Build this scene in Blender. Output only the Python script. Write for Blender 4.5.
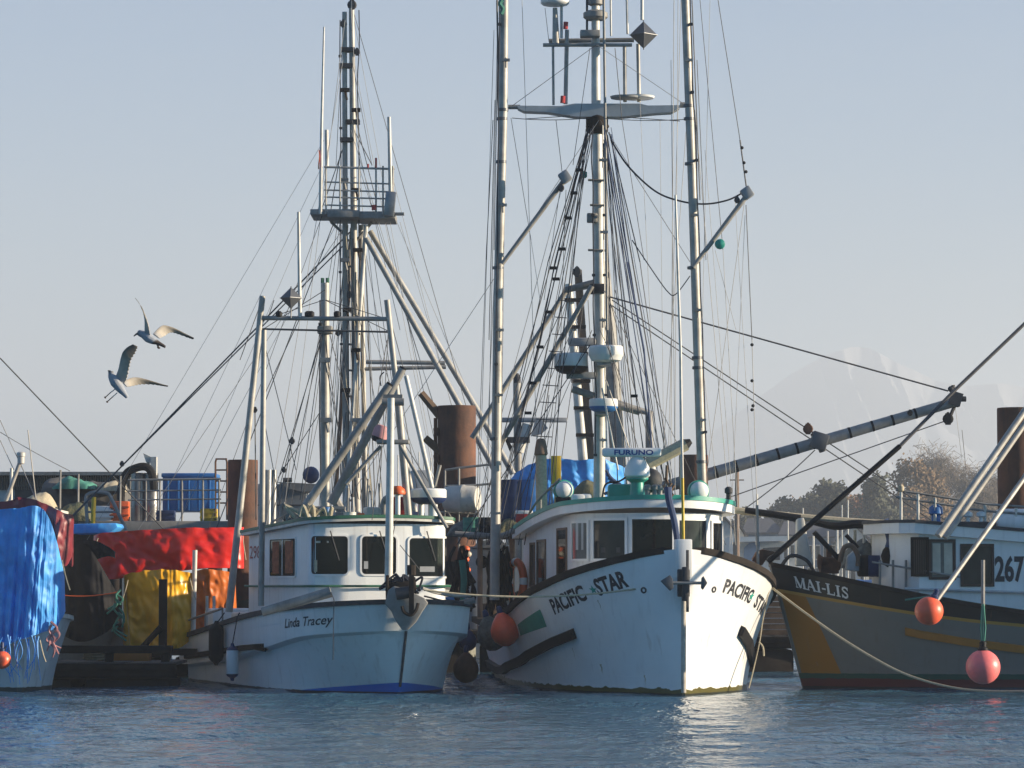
import bpy, bmesh, math, random
import numpy as np
from mathutils import Vector, Matrix, noise as mnoise
random.seed(7); rng = np.random.default_rng(7)
for o in list(bpy.data.objects): bpy.data.objects.remove(o)
S = bpy.context.scene; COL = S.collection; R = math.radians
V = Vector

# ------------------------------------------------------------------ camera, sky, sun, exposure
FPX, CAMH = 3300.0, 2.0
PITCH = math.atan(201/FPX)
cd = bpy.data.cameras.new('camera'); cam = bpy.data.objects.new('camera', cd); COL.objects.link(cam)
cam.location = (0, 0, CAMH); cam.rotation_euler = (math.pi/2+PITCH, 0, 0)
cd.sensor_width = 36; cd.lens = FPX/1024*36; cd.clip_start = .5; cd.clip_end = 40000
S.camera = cam
SUN_EL, SUN_AZ = 12.5, 93          # azimuth clockwise from +Y (the view direction)
w = bpy.data.worlds.new('World'); S.world = w; w.use_nodes = True
nt = w.node_tree; bg = nt.nodes['Background']
sky = nt.nodes.new('ShaderNodeTexSky'); sky.sky_type = 'NISHITA'; sky.sun_disc = False
sky.sun_elevation = R(SUN_EL); sky.sun_rotation = R(SUN_AZ)
sky.air_density = 1.0; sky.dust_density = 0.7; sky.ozone_density = 5.0; sky.altitude = 0
tint = nt.nodes.new('ShaderNodeMix'); tint.data_type = 'RGBA'; tint.blend_type = 'MULTIPLY'; tint.inputs['Factor'].default_value = 1
nt.links.new(sky.outputs[0], tint.inputs['A']); tint.inputs['B'].default_value = (.58, .97, 1.13, 1); tcw = nt.nodes.new('ShaderNodeTexCoord'); mpw = nt.nodes.new('ShaderNodeMapping'); mpw.inputs['Scale'].default_value = (5, 2, 42); mpw.inputs['Rotation'].default_value = (0, R(4), 0)
nt.links.new(tcw.outputs['Generated'], mpw.inputs[0]); cn = nt.nodes.new('ShaderNodeTexNoise'); cn.inputs['Scale'].default_value = 1; cn.inputs['Detail'].default_value = 6; nt.links.new(mpw.outputs[0], cn.inputs['Vector'])
cr_ = nt.nodes.new('ShaderNodeMapRange'); cr_.inputs[1].default_value = .48; cr_.inputs[2].default_value = .80; cr_.inputs[4].default_value = .5; nt.links.new(cn.outputs['Fac'], cr_.inputs[0])
cm = nt.nodes.new('ShaderNodeMix'); cm.data_type = 'RGBA'; nt.links.new(cr_.outputs[0], cm.inputs['Factor']); nt.links.new(tint.outputs['Result'], cm.inputs['A'])   # thin cloud streaks
gain = nt.nodes.new('ShaderNodeMix'); gain.data_type = 'RGBA'; gain.blend_type = 'MULTIPLY'; gain.inputs['Factor'].default_value = 1; nt.links.new(sky.outputs[0], gain.inputs['A']); gain.inputs['B'].default_value = (1.15, 1.1, 1.1, 1)
nt.links.new(gain.outputs['Result'], cm.inputs['B']); nt.links.new(cm.outputs['Result'], bg.inputs[0]); bg.inputs[1].default_value = 0.055
sl = bpy.data.lights.new('sun', 'SUN'); so = bpy.data.objects.new('sun', sl); COL.objects.link(so)
sl.energy = 5.0; sl.angle = R(.5); sl.color = (1, .84, .62)
sd = V((math.sin(R(SUN_AZ))*math.cos(R(SUN_EL)), math.cos(R(SUN_AZ))*math.cos(R(SUN_EL)), math.sin(R(SUN_EL))))
so.rotation_euler = sd.to_track_quat('Z', 'Y').to_euler(); so.location = sd*80
S.view_settings.view_transform = 'Standard'; S.view_settings.look = 'None'
S.view_settings.exposure = 1.45; S.view_settings.gamma = 1
S.render.engine = 'CYCLES'; S.cycles.use_denoising = True
S.cycles.max_bounces = 6; S.cycles.volume_bounces = 1; S.cycles.caustics_reflective = False; S.cycles.caustics_refractive = False

# ------------------------------------------------------------------ helpers
_cp, _sp = math.cos(PITCH), math.sin(PITCH)
def P(px, py, Y):
    u, v = (px-512)/FPX, (384-py)/FPX
    d = V((u, _cp-v*_sp, _sp+v*_cp)); t = Y/d.y
    return V((0, 0, CAMH))+d*t
def proj(p):
    x, y, z = p[0], p[1], p[2]-CAMH
    dep = y*_cp+z*_sp; up = -y*_sp+z*_cp
    return 512+FPX*x/dep, 384-FPX*up/dep
def PZ(px, z, Y):                 # point of image column px at height z, distance Y
    return V(((px-512)/FPX*(Y*_cp+(z-CAMH)*_sp), Y, z))

def noise_mat(name, col, rough=.6, metal=0, var=.25, scale=3.0, bump=0, bscale=None, col2=None, spec=.5, streak=0, streak_col=(.16, .09, .05), fine=0, ridged=False):
    m = bpy.data.materials.new(name); m.use_nodes = True; n = m.node_tree.nodes; l = m.node_tree.links
    b = n['Principled BSDF']; b.inputs['Roughness'].default_value = rough; b.inputs['Metallic'].default_value = metal
    b.inputs['Specular IOR Level'].default_value = spec
    tc = n.new('ShaderNodeTexCoord'); nz = n.new('ShaderNodeTexNoise'); nz.inputs['Scale'].default_value = scale; nz.inputs['Detail'].default_value = 6
    nz.inputs['Roughness'].default_value = .65
    l.new(tc.outputs['Object'], nz.inputs['Vector'])
    rp = n.new('ShaderNodeValToRGB'); rp.color_ramp.elements[0].position = .3; rp.color_ramp.elements[1].position = .7
    c2 = col2 if col2 else tuple(c*(1-var) for c in col)
    rp.color_ramp.elements[0].color = (*c2, 1); rp.color_ramp.elements[1].color = (*(min(1, c*(1+var*.25)) for c in col), 1)
    l.new(nz.outputs['Fac'], rp.inputs['Fac']); out = rp.outputs['Color']
    if streak:
        mp = n.new('ShaderNodeMapping'); mp.inputs['Scale'].default_value = (9, 9, .7); l.new(tc.outputs['Object'], mp.inputs['Vector'])
        n2 = n.new('ShaderNodeTexNoise'); n2.inputs['Scale'].default_value = 1; n2.inputs['Detail'].default_value = 5; l.new(mp.outputs[0], n2.inputs['Vector'])
        r2 = n.new('ShaderNodeValToRGB'); r2.color_ramp.elements[0].position = .56; r2.color_ramp.elements[1].position = .78
        r2.color_ramp.elements[0].color = (0, 0, 0, 1); r2.color_ramp.elements[1].color = (streak,)*3+(1,)
        l.new(n2.outputs['Fac'], r2.inputs['Fac'])
        mx = n.new('ShaderNodeMix'); mx.data_type = 'RGBA'; l.new(r2.outputs['Color'], mx.inputs['Factor']); l.new(out, mx.inputs['A']); mx.inputs['B'].default_value = (*streak_col, 1)
        out = mx.outputs['Result']
    l.new(out, b.inputs['Base Color'])
    if bump:
        n3 = n.new('ShaderNodeTexNoise'); n3.inputs['Scale'].default_value = bscale or scale*4; n3.inputs['Detail'].default_value = 5
        l.new(tc.outputs['Object'], n3.inputs['Vector'])
        if ridged: n3.noise_type = 'RIDGED_MULTIFRACTAL'; n3.normalize = True
        bp = n.new('ShaderNodeBump'); bp.inputs['Strength'].default_value = bump; bp.inputs['Distance'].default_value = .02
        l.new(n3.outputs['Fac'], bp.inputs['Height']); l.new(bp.outputs[0], b.inputs['Normal'])
    m['out'] = 1
    return m

M = {}
def mk(k, *a, **kw): M[k] = noise_mat(k, *a, **kw)
mk('white', (.80, .80, .78), .35, var=.12, scale=1.2, streak=.2)
mk('white_clean', (.80, .80, .78), .35, var=.1, scale=2)
mk('offwhite', (.62, .60, .54), .5, var=.3, scale=2, streak=.4)
mk('cream', (.55, .50, .40), .5, var=.3)
mk('boomgrey', (.31, .30, .285), .5, .2, var=.3)
mk('lightgrey', (.50, .51, .51), .5, var=.25)
mk('alu', (.43, .41, .37), .5, .12, var=.45, scale=2.5, streak=.4, streak_col=(.14, .10, .07))
mk('galv', (.30, .29, .27), .6, .1, var=.45, scale=3, streak=.4, streak_col=(.12, .08, .05))
mk('whitepipe', (.66, .64, .58), .45, var=.35, scale=2.5, streak=.45)
mk('greypaint', (.30, .31, .32), .5, var=.3)
mk('darkgrey', (.07, .07, .075), .6, var=.4, spec=.15)
mk('black', (.018, .018, .02), .55, var=.4, spec=.15)
mk('rubber', (.02, .02, .022), .75, var=.4, spec=.15)
mk('rope_dark', (.035, .04, .055), .8, var=.3, spec=.15)
mk('rope_blue', (.04, .07, .16), .8, var=.3)
mk('rope_tan', (.50, .43, .30), .85, var=.3, scale=20)
mk('rope_green', (.06, .24, .18), .85, var=.3)
mk('wire', (.10, .10, .105), .6, .2, var=.3, spec=.15)
mk('wire_light', (.30, .30, .30), .6, .2, var=.3)
mk('teal', (.015, .30, .23), .42, var=.25, scale=3)
mk('green', (.025, .13, .07), .5, var=.3)
mk('rust', (.17, .07, .035), .85, var=.55, scale=1.6, bump=.5, bscale=9, col2=(.055, .03, .022))
mk('rustpale', (.23, .15, .10), .8, var=.4, scale=2)
mk('wood', (.16, .10, .06), .8, var=.5, scale=3)
mk('wood_dark', (.035, .028, .024), .85, var=.5, scale=2, spec=.15)
mk('wood_grey', (.13, .12, .11), .9, var=.5, scale=3)
mk('orange', (.75, .13, .03), .5, var=.2)
mk('buoy_red', (.95, .14, .06), .4, var=.15, scale=4, bump=.15, bscale=14, streak=.12)
mk('buoy_pink', (.95, .21, .20), .4, var=.15, scale=4, bump=.15, bscale=14, streak=.12)
mk('red', (.45, .02, .02), .5, var=.3)
mk('blue', (.02, .15, .44), .45, var=.3, scale=2)
mk('blue_dark', (.015, .035, .12), .5, var=.4)
mk('yellow', (.62, .42, .02), .5, var=.25)
mk('ochre', (.42, .17, .025), .5, var=.25)
mk('pink', (.55, .25, .25), .6, var=.3)
mk('tarp_blue', (.06, .37, .85), .55, var=.35, scale=2.2, bump=.9, bscale=4, ridged=True, col2=(.04, .24, .64), streak=.35, streak_col=(.25, .50, .85))
mk('tarp_red', (.78, .022, .012), .36, var=.3, scale=1.2, bump=.7, bscale=2.2, ridged=True)
mk('tarp_maroon', (.22, .02, .03), .45, var=.4, scale=2.5, bump=.5, bscale=6)
mk('tarp_yellow', (.95, .47, .012), .30, var=.35, scale=1.5, bump=.7, bscale=2.5, ridged=True)
mk('tarp_orange', (.70, .17, .02), .35, var=.45, scale=2, bump=.5, bscale=6)
mk('tarp_black', (.012, .012, .015), .7, var=.5, scale=2, spec=.15, bump=.5, bscale=6)
mk('net', (.05, .075, .05), .95, var=.7, scale=9, bump=1, bscale=20, col2=(.16, .13, .06))
mk('net_grey', (.16, .17, .155), .95, var=.6, scale=9, bump=1, bscale=20)
mk('grass_land', (.07, .075, .04), .95, var=.5, scale=.05)
mk('bark', (.10, .085, .07), .9, var=.4)
mk('leaf_green', (.055, .062, .032), .8, var=.6, scale=.6)
mk('leaf_brown', (.19, .115, .05), .8, var=.6, scale=.6)
mk('leaf_rust', (.26, .11, .04), .8, var=.5, scale=.6)
mk('twig', (.17, .135, .10), .9, var=.5, scale=.6)
mk('siding_white', (.62, .62, .60), .7, var=.15)
mk('siding_blue', (.12, .20, .32), .7, var=.2)
mk('roofing', (.09, .09, .10), .85, var=.3)
mk('concrete', (.26, .25, .235), .9, var=.35, scale=2)
mk('steel_drum', (.32, .32, .32), .35, .6, var=.4, scale=3)
mk('feather_grey', (.22, .24, .28), .8, var=.25, scale=20)
mk('feather_white', (.50, .48, .45), .8, var=.2, scale=20)
mk('feather_brown', (.16, .125, .09), .8, var=.4, scale=25)
mk('beak', (.06, .05, .03), .6)
mk('plate', (.11, .115, .125), .45, .3, var=.3, scale=2)
mk('letter_black', (.02, .022, .03), .5, var=.2)
mk('letter_blue', (.02, .06, .28), .5, var=.2)
mk('letter_white', (.75, .75, .72), .5, var=.15)
mk('letter_red', (.45, .10, .08), .6, var=.4, scale=8)
mk('curtain', (.42, .12, .05), .9, var=.6, scale=9)
def glass(name, col, rough=.06, var=.5, scale=2.0):
    m = noise_mat(name, col, rough, var=var, scale=scale, spec=.25, bump=.12, bscale=1.2); M[name] = m
glass('pane_dark', (.006, .007, .009)); glass('pane_grey', (.035, .037, .04)); glass('pane_brown', (.03, .02, .015))
glass('pane_light', (.16, .17, .17))

def pile_mat():
    m = noise_mat('rust_pile', (.15, .060, .030), .85, var=.5, scale=1.3, bump=.6, bscale=8, col2=(.045, .024, .018), streak=.8, streak_col=(.035, .022, .018)); n = m.node_tree.nodes; l = m.node_tree.links; b = n['Principled BSDF']
    src = b.inputs['Base Color'].links[0].from_socket; ge = n.new('ShaderNodeNewGeometry'); sx = n.new('ShaderNodeSeparateXYZ'); l.new(ge.outputs['Position'], sx.inputs[0])
    nz = n.new('ShaderNodeTexNoise'); nz.inputs['Scale'].default_value = 7; nz.inputs['Detail'].default_value = 8; l.new(ge.outputs['Position'], nz.inputs['Vector'])
    for z0, col, wob in ((1.7, (.05, .045, .03, 1), .9), (.75, (.20, .20, .17, 1), 1.1), (.35, (.02, .022, .015, 1), .5)):
        a = n.new('ShaderNodeMath'); a.operation = 'MULTIPLY_ADD'; l.new(nz.outputs['Fac'], a.inputs[0]); a.inputs[1].default_value = wob; l.new(sx.outputs['Z'], a.inputs[2])
        g = n.new('ShaderNodeMapRange'); g.inputs[1].default_value = z0+wob*.55; g.inputs[2].default_value = z0+wob*.45; l.new(a.outputs[0], g.inputs[0])
        mx = n.new('ShaderNodeMix'); mx.data_type = 'RGBA'; l.new(g.outputs[0], mx.inputs['Factor']); l.new(src, mx.inputs['A']); mx.inputs['B'].default_value = col; src = mx.outputs['Result']
    l.new(src, b.inputs['Base Color']); M['rust_pile'] = m
pile_mat()
def tag(o, label=None, cat=None, group=None, kind=None):
    if label: o['label'] = label
    if cat: o['category'] = cat
    if group: o['group'] = group
    if kind: o['kind'] = kind
    return o
def empty(name, loc, rz=0):
    o = bpy.data.objects.new(name, None); COL.objects.link(o); o.location = loc; o.rotation_euler = (0, 0, rz); o.empty_display_size = .2
    return o
def top(o):
    while o.parent: o = o.parent
    return o

class MB:
    def __init__(s): s.v = []; s.f = []; s.m = []; s.uv = {}
    def add(s, vs, fs, mi=0):
        b = len(s.v); s.v += [V(x) for x in vs]; s.f += [tuple(b+i for i in f) for f in fs]; s.m += [mi]*len(fs); return s
    def box(s, c, size, rz=0, mi=0, ry=0, rx=0):
        c = V(c); hx, hy, hz = (d/2 for d in size)
        mt = Matrix.Rotation(rz, 3, 'Z') @ Matrix.Rotation(ry, 3, 'Y') @ Matrix.Rotation(rx, 3, 'X')
        vs = [c+mt @ V((x*hx, y*hy, z*hz)) for z in (-1, 1) for y in (-1, 1) for x in (-1, 1)]
        return s.add(vs, [(0, 2, 3, 1), (4, 5, 7, 6), (0, 1, 5, 4), (2, 6, 7, 3), (0, 4, 6, 2), (1, 3, 7, 5)], mi)
    def tube(s, pts, r, n=8, r2=None, mi=0, cap=True):
        pts = [V(p) for p in pts]; k = len(pts); r2 = r if r2 is None else r2
        t0 = (pts[1]-pts[0]).normalized(); a = V((0, 0, 1)) if abs(t0.z) < .9 else V((1, 0, 0))
        u = t0.cross(a).normalized(); vs = []; fs = []
        for i, p in enumerate(pts):
            t = (pts[min(i+1, k-1)]-pts[max(i-1, 0)]).normalized()
            u = (u-t*u.dot(t)).normalized(); w_ = t.cross(u); rr = r+(r2-r)*i/(k-1)
            for j in range(n):
                an = 2*math.pi*j/n; vs.append(p+(u*math.cos(an)+w_*math.sin(an))*rr)
        for i in range(k-1):
            for j in range(n):
                fs.append((i*n+j, i*n+(j+1) % n, (i+1)*n+(j+1) % n, (i+1)*n+j))
        if cap: fs += [tuple(range(n-1, -1, -1)), tuple((k-1)*n+j for j in range(n))]
        return s.add(vs, fs, mi)
    def lathe(s, base, prof, n=20, axis=(0, 0, 1), mi=0):
        ax = V(axis).normalized(); a = V((1, 0, 0)) if abs(ax.x) < .9 else V((0, 1, 0)); u = ax.cross(a).normalized(); w_ = ax.cross(u); base = V(base)
        vs = []; fs = []; k = len(prof)
        for (r, h) in prof:
            for j in range(n):
                an = 2*math.pi*j/n; vs.append(base+ax*h+(u*math.cos(an)+w_*math.sin(an))*max(r, 1e-4))
        for i in range(k-1):
            for j in range(n): fs.append((i*n+j, i*n+(j+1) % n, (i+1)*n+(j+1) % n, (i+1)*n+j))
        fs += [tuple(range(n-1, -1, -1)), tuple((k-1)*n+j for j in range(n))]
        return s.add(vs, fs, mi)
    def ball(s, c, r, n=20, k=12, sc=(1, 1, 1), axis=(0, 0, 1)):
        pr = [(r*sc[0]*math.sin(math.pi*i/k), -r*sc[2]*math.cos(math.pi*i/k)) for i in range(k+1)]
        return s.lathe(c, pr, n, axis)
    def grid(s, rows, mi=0, close=False):
        k = len(rows[0]); vs = [p for r_ in rows for p in r_]; fs = []
        for i in range(len(rows)-1):
            for j in range(k if close else k-1):
                j2 = (j+1) % k; fs.append((i*k+j, i*k+j2, (i+1)*k+j2, (i+1)*k+j))
        return s.add(vs, fs, mi)
    def prism(s, outline, d, mi=0):          # closed outline swept along vector d
        n = len(outline); d = V(d); o = [V(p) for p in outline]
        vs = o+[p+d for p in o]
        fs = [tuple(range(n-1, -1, -1)), tuple(range(n, 2*n))]+[(i, (i+1) % n, n+(i+1) % n, n+i) for i in range(n)]
        return s.add(vs, fs, mi)
    def build(s, name, mats, parent=None, smooth=True, label=None, cat=None, group=None, kind=None, origin=None, bevel=0):
        if not isinstance(mats, (list, tuple)): mats = [mats]
        me = bpy.data.meshes.new(name)
        if parent is not None: inv = top(parent).matrix_basis.inverted(); vs = [inv @ p for p in s.v]; org = V((0, 0, 0))
        else:
            A = np.array([tuple(p) for p in s.v]); mn, mx = A.min(0), A.max(0)
            org = V(origin) if origin is not None else V(((mn[0]+mx[0])/2, (mn[1]+mx[1])/2, mn[2])); vs = [p-org for p in s.v]
        me.from_pydata(vs, [], s.f)
        for m_ in mats: me.materials.append(m_ if not isinstance(m_, str) else M[m_])
        me.polygons.foreach_set('material_index', s.m)
        bm = bmesh.new(); bm.from_mesh(me); bmesh.ops.recalc_face_normals(bm, faces=bm.faces)
        if bevel: bmesh.ops.bevel(bm, geom=[e for e in bm.edges if len(e.link_faces) == 2 and e.calc_face_angle(0) > .6], offset=bevel, segments=2, affect='EDGES', profile=.5)
        if smooth:
            for e in bm.edges: e.smooth = not (len(e.link_faces) == 2 and e.calc_face_angle(0) > .65)
            for f in bm.faces: f.smooth = True
        bm.to_mesh(me); bm.free()
        o = bpy.data.objects.new(name, me); COL.objects.link(o)
        if parent is not None: o.parent = parent
        else: o.location = org
        return tag(o, label, cat, group, kind)

def line(p, q, sag=0, n=10):
    p, q = V(p), V(q); return [p.lerp(q, i/n)-V((0, 0, sag*4*(i/n)*(1-i/n))) for i in range(n+1)]
def pxl(pts, Y):
    return [P(*p, Y) if len(p) == 2 else P(p[0], p[1], p[2]) for p in pts]
def smoothpts(pts, sub=6):
    pts = [V(p) for p in pts]; out = []
    for i in range(len(pts)-1):
        p0 = pts[max(i-1, 0)]; p1 = pts[i]; p2 = pts[i+1]; p3 = pts[min(i+2, len(pts)-1)]
        for k in range(sub):
            t = k/sub
            out.append(.5*((2*p1)+(p2-p0)*t+(2*p0-5*p1+4*p2-p3)*t*t+(3*p1-p0-3*p2+p3)*t**3))
    out.append(pts[-1]); return out
def stays(parent, items, Y, mat='wire', r=.0095, name='stay'):
    """items: (x0,y0,x1,y1[,sag px]) in picture pixels, on the plane at distance Y"""
    for it in items:
        x0, y0, x1, y1 = it[:4]
        if len(it) < 5 or it[4] == 0:                  # thin stays run on down to the deck they are made fast to
            thin = (it[6] if len(it) > 6 else mat) == 'wire_light'
            if y1-y0 > 90 and y1 < 530 and (y1 > 400 or thin) and Y > 66: x1 += (x1-x0)/(y1-y0)*(545-y1); y1 = 545
        sg = (it[4] if len(it) > 4 else 0)*Y/FPX
        rr = it[5] if len(it) > 5 else r; mt = it[6] if len(it) > 6 else mat
        MB().tube(line(P(x0, y0, Y), P(x1, y1, Y), sg, 8 if sg else 1), rr, 5).build(name, mt, parent)
def pole(parent, name, pts, Y, r, mat, r2=None, n=12):
    return MB().tube(pxl(pts, Y), r, n, r2).build(name, mat, parent)

# text as real mesh: returns verts (x 0..1 along width, y 0..1 of cap height), faces
def text_mesh(body, bold=0.0, shear=0.0, serif=False, sub=2):
    cu = bpy.data.curves.new('t', 'FONT'); cu.body = body; cu.offset = bold; cu.shear = shear; cu.resolution_u = 3
    ob = bpy.data.objects.new('t', cu); COL.objects.link(ob)
    dg = bpy.context.evaluated_depsgraph_get(); me = bpy.data.meshes.new_from_object(ob.evaluated_get(dg))
    bm = bmesh.new(); bm.from_mesh(me); bmesh.ops.remove_doubles(bm, verts=bm.verts, dist=1e-4); bmesh.ops.triangulate(bm, faces=bm.faces)
    for _ in range(sub): bmesh.ops.subdivide_edges(bm, edges=[e for e in bm.edges if e.calc_length() > .12], cuts=1); bmesh.ops.triangulate(bm, faces=bm.faces)
    bm.verts.index_update()
    vs = [tuple(v.co[:2]) for v in bm.verts]; fs = [tuple(v.index for v in f.verts) for f in bm.faces]
    bm.free(); bpy.data.objects.remove(ob); bpy.data.curves.remove(cu); bpy.data.meshes.remove(me)
    xs = [v[0] for v in vs]; x0, x1 = min(xs), max(xs)
    return [((v[0]-x0)/(x1-x0), v[1]/.7) for v in vs], fs, (x1-x0)/.7

# ------------------------------------------------------------------ boats: parametric hulls
class Boat:
    def __init__(s, label, stem, yaw, group='fishing boats moored along the floats'):
        s.root = empty('fishing_boat', stem, yaw); tag(s.root, label, 'boat', group); s.yaw = yaw; s.stem = V(stem)
        s.a = V((-math.sin(yaw), math.cos(yaw), 0)); s.r = V((math.cos(yaw), math.sin(yaw), 0))
    def W(s, aft, lat, z): return s.stem+s.a*aft+s.r*lat+V((0, 0, z))
    def setup(s, L, deck, wl, sheer, rake=.2, flare=1.6, chine=None, rakelen=3.0, keel=-.7):
        s.L, s.deck, s.wl, s.sheer, s.rake, s.flare, s.chine, s.rakelen, s.keel = L, deck, wl, sheer, rake, flare, chine, rakelen, keel
    def zs(s, t): return float(np.interp(t, *s.sheer))
    def hb(s, t, z):
        bd = float(np.interp(t, *s.deck)); bw = float(np.interp(t, *s.wl)); zz = s.zs(t)
        if z <= 0: return bw*max(.05, (1+z/(-s.keel)*.8))
        if s.chine:
            zc = float(np.interp(t, *s.chine)); bc = bd-.02
            bl = bw+(bd-.17-bw)*.97
            if z < zc-.05: return bw+(bl-bw)*(z/(zc-.05))**1.15
            if z < zc: return bl+(bc-bl)*(z-zc+.05)/.05
            return bc+(bd-bc)*(z-zc)/(zz-zc)
        return bw+(bd-bw)*(z/zz)**s.flare
    def S(s, t, z, side, off=0):             # world point of the shell
        zz = s.zs(t); u = min(1, z/zz); sh = s.rake*(1-u)*max(0, 1-t/s.rakelen)
        p = s.W(t+sh, side*s.hb(t, z), z)
        if off:
            q = s.W(t+.05+s.rake*(1-u)*max(0, 1-(t+.05)/s.rakelen), side*s.hb(t+.05, z), z); up = s.S(t, z+.04, side)
            n = (q-p).cross(up-p).normalized()
            if n.dot(s.r)*side < 0: n = -n
            p = p+n*off
        return p
    def t_at(s, px, side, below=.3, lo=0., hi=None):
        ts = np.linspace(lo, hi or s.L, 400)
        xs = np.array([proj(s.S(t, s.zs(t)-below, side))[0] for t in ts]); n_ = int(np.argmax(xs)) if side > 0 else int(np.argmin(xs))
        ts, xs = ts[:n_+1], xs[:n_+1]
        return float(ts[np.argmin(np.abs(xs-px))])
    def hull(s, mat, nz=22, stations=None):
        ts = stations or list(np.concatenate([np.linspace(0, 1, 14), np.linspace(1.15, 4, 16), np.linspace(4.4, s.L, 16)]))
        mb = MB(); me_uv = []
        for side in (-1, 1):
            rows = []
            for t in ts:
                zz = s.zs(t); zl = [s.keel, s.keel*.4, 0]+[zz*k/nz for k in range(1, nz+1)]
                if s.chine:
                    zc = float(np.interp(t, *s.chine)); nb_ = nz//2
                    zl = [s.keel, s.keel*.4, 0]+[(zc-.05)*k/nb_ for k in range(1, nb_+1)]+[zc]+[zc+(zz-zc)*k/(nz-nb_-1) for k in range(1, nz-nb_)]
                rows.append([s.S(t, z, side) for z in zl]); me_uv += [(t, z, zz-z) for z in zl]
            mb.grid(rows)
        k_ = nz+3; n_ = len(ts); mb.f += [(j, j+1, n_*k_+j+1, n_*k_+j) for j in range(k_-1)]; mb.m += [0]*(k_-1)
        # transom
        zl = np.linspace(s.keel, s.zs(s.L), 10)
        mb.grid([[s.S(s.L, z, -1).lerp(s.S(s.L, z, 1), k/8) for k in range(9)] for z in zl]); me_uv += [(s.L, z, s.zs(s.L)-z) for z in zl for k in range(9)]
        inv = s.root.matrix_basis.inverted()
        me = bpy.data.meshes.new('hull'); me.from_pydata([inv @ p for p in mb.v], [], mb.f); me.materials.append(mat)
        A1 = me.attributes.new('hullco', 'FLOAT_VECTOR', 'POINT'); A1.data.foreach_set('vector', [c for u in me_uv for c in u])
        bm = bmesh.new(); bm.from_mesh(me); bmesh.ops.remove_doubles(bm, verts=bm.verts, dist=.002); bmesh.ops.recalc_face_normals(bm, faces=bm.faces)
        for f in bm.faces: f.smooth = True
        for e in bm.edges: e.smooth = not (len(e.link_faces) == 2 and e.calc_face_angle(0) > .5)
        bm.to_mesh(me); bm.free()
        o = bpy.data.objects.new('hull', me); COL.objects.link(o); o.parent = s.root; s.hullo = o
        return o
    def deckplate(s, drop, mat, name='deck'):
        ts = np.linspace(.15, s.L-.02, 24)
        MB().grid([[s.S(t, s.zs(t)-drop, -1).lerp(s.S(t, s.zs(t)-drop, 1), .02+.96*k/6) for k in range(7)] for t in ts]).build(name, mat, s.root)
    def strake(s, name, side, t0, t1, b0, b1, hgt, thick, mat, n=24, taper=0):   # raised rubbing strip; b = metres below the sheer
        mb = MB(); rows = []
        for i in range(n+1):
            k = i/n; t = t0+(t1-t0)*k; b = b0+(b1-b0)*k; z = s.zs(t)-b; h = hgt
            o = lambda zz, off: s.S(t, zz, side, off)
            rows.append([o(z-h/2, .001), o(z-h/2+.01, thick), o(z+h/2-.01, thick), o(z+h/2, .001)])
        mb.grid(rows); e = len(rows)-1
        mb.add(rows[0], [(0, 1, 2, 3)]); mb.add(rows[e], [(3, 2, 1, 0)])
        return mb.build(name, mat, s.root)
    def cap(s, name, mat, w_=.13, h=.10, t0=0, t1=None, lift=0):
        for side in (-1, 1):
            rows = []
            for t in np.concatenate([np.linspace(t0, 1, 14), np.linspace(1.1, t1 or s.L, 36)]):
                z = s.zs(t)+lift; p = s.S(t, s.zs(t), side); c = s.S(t, s.zs(t), -side); inn = (c-p); ww = max(.06, min(w_, inn.length*.5+.01))
                inn = inn.normalized() if inn.length > .05 else s.r*(-side)
                p = V((p.x, p.y, z)); rows.append([p-inn*.05+V((0, 0, -h/2)), p-inn*.05+V((0, 0, h/2)), p+inn*ww+V((0, 0, h/2)), p+inn*ww+V((0, 0, -h/2))])
            mb = MB().grid(rows, close=True); mb.add(rows[-1], [(0, 1, 2, 3)]); mb.add(rows[0], [(3, 2, 1, 0)]); mb.build(name, mat, s.root)
    def lettering(s, name, body, side, px0, px1, below, hgt, mat, bold=.01, shear=0, tail=0, below1=None):
        """text running from picture column px0 to px1, its baseline 'below' metres under the sheer"""
        t0, t1 = s.t_at(px0, side, below), s.t_at(px1, side, below)
        tt = np.linspace(t0, t1, 60); pts = [s.S(t, s.zs(t)-below, side) for t in tt]
        al = np.concatenate([[0], np.cumsum([(pts[i+1]-pts[i]).length for i in range(59)])]); al /= al[-1]
        vs, fs, asp = text_mesh(body, bold, shear)
        out = []
        for (x, y) in vs:
            t = float(np.interp(x, al, tt)); b = below+(0 if below1 is None else (below1-below)*x)
            out.append(s.S(t, s.zs(t)-b+y*hgt, side, .006))
        return MB().add(out, fs).build(name, mat, s.root, smooth=False)

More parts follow.
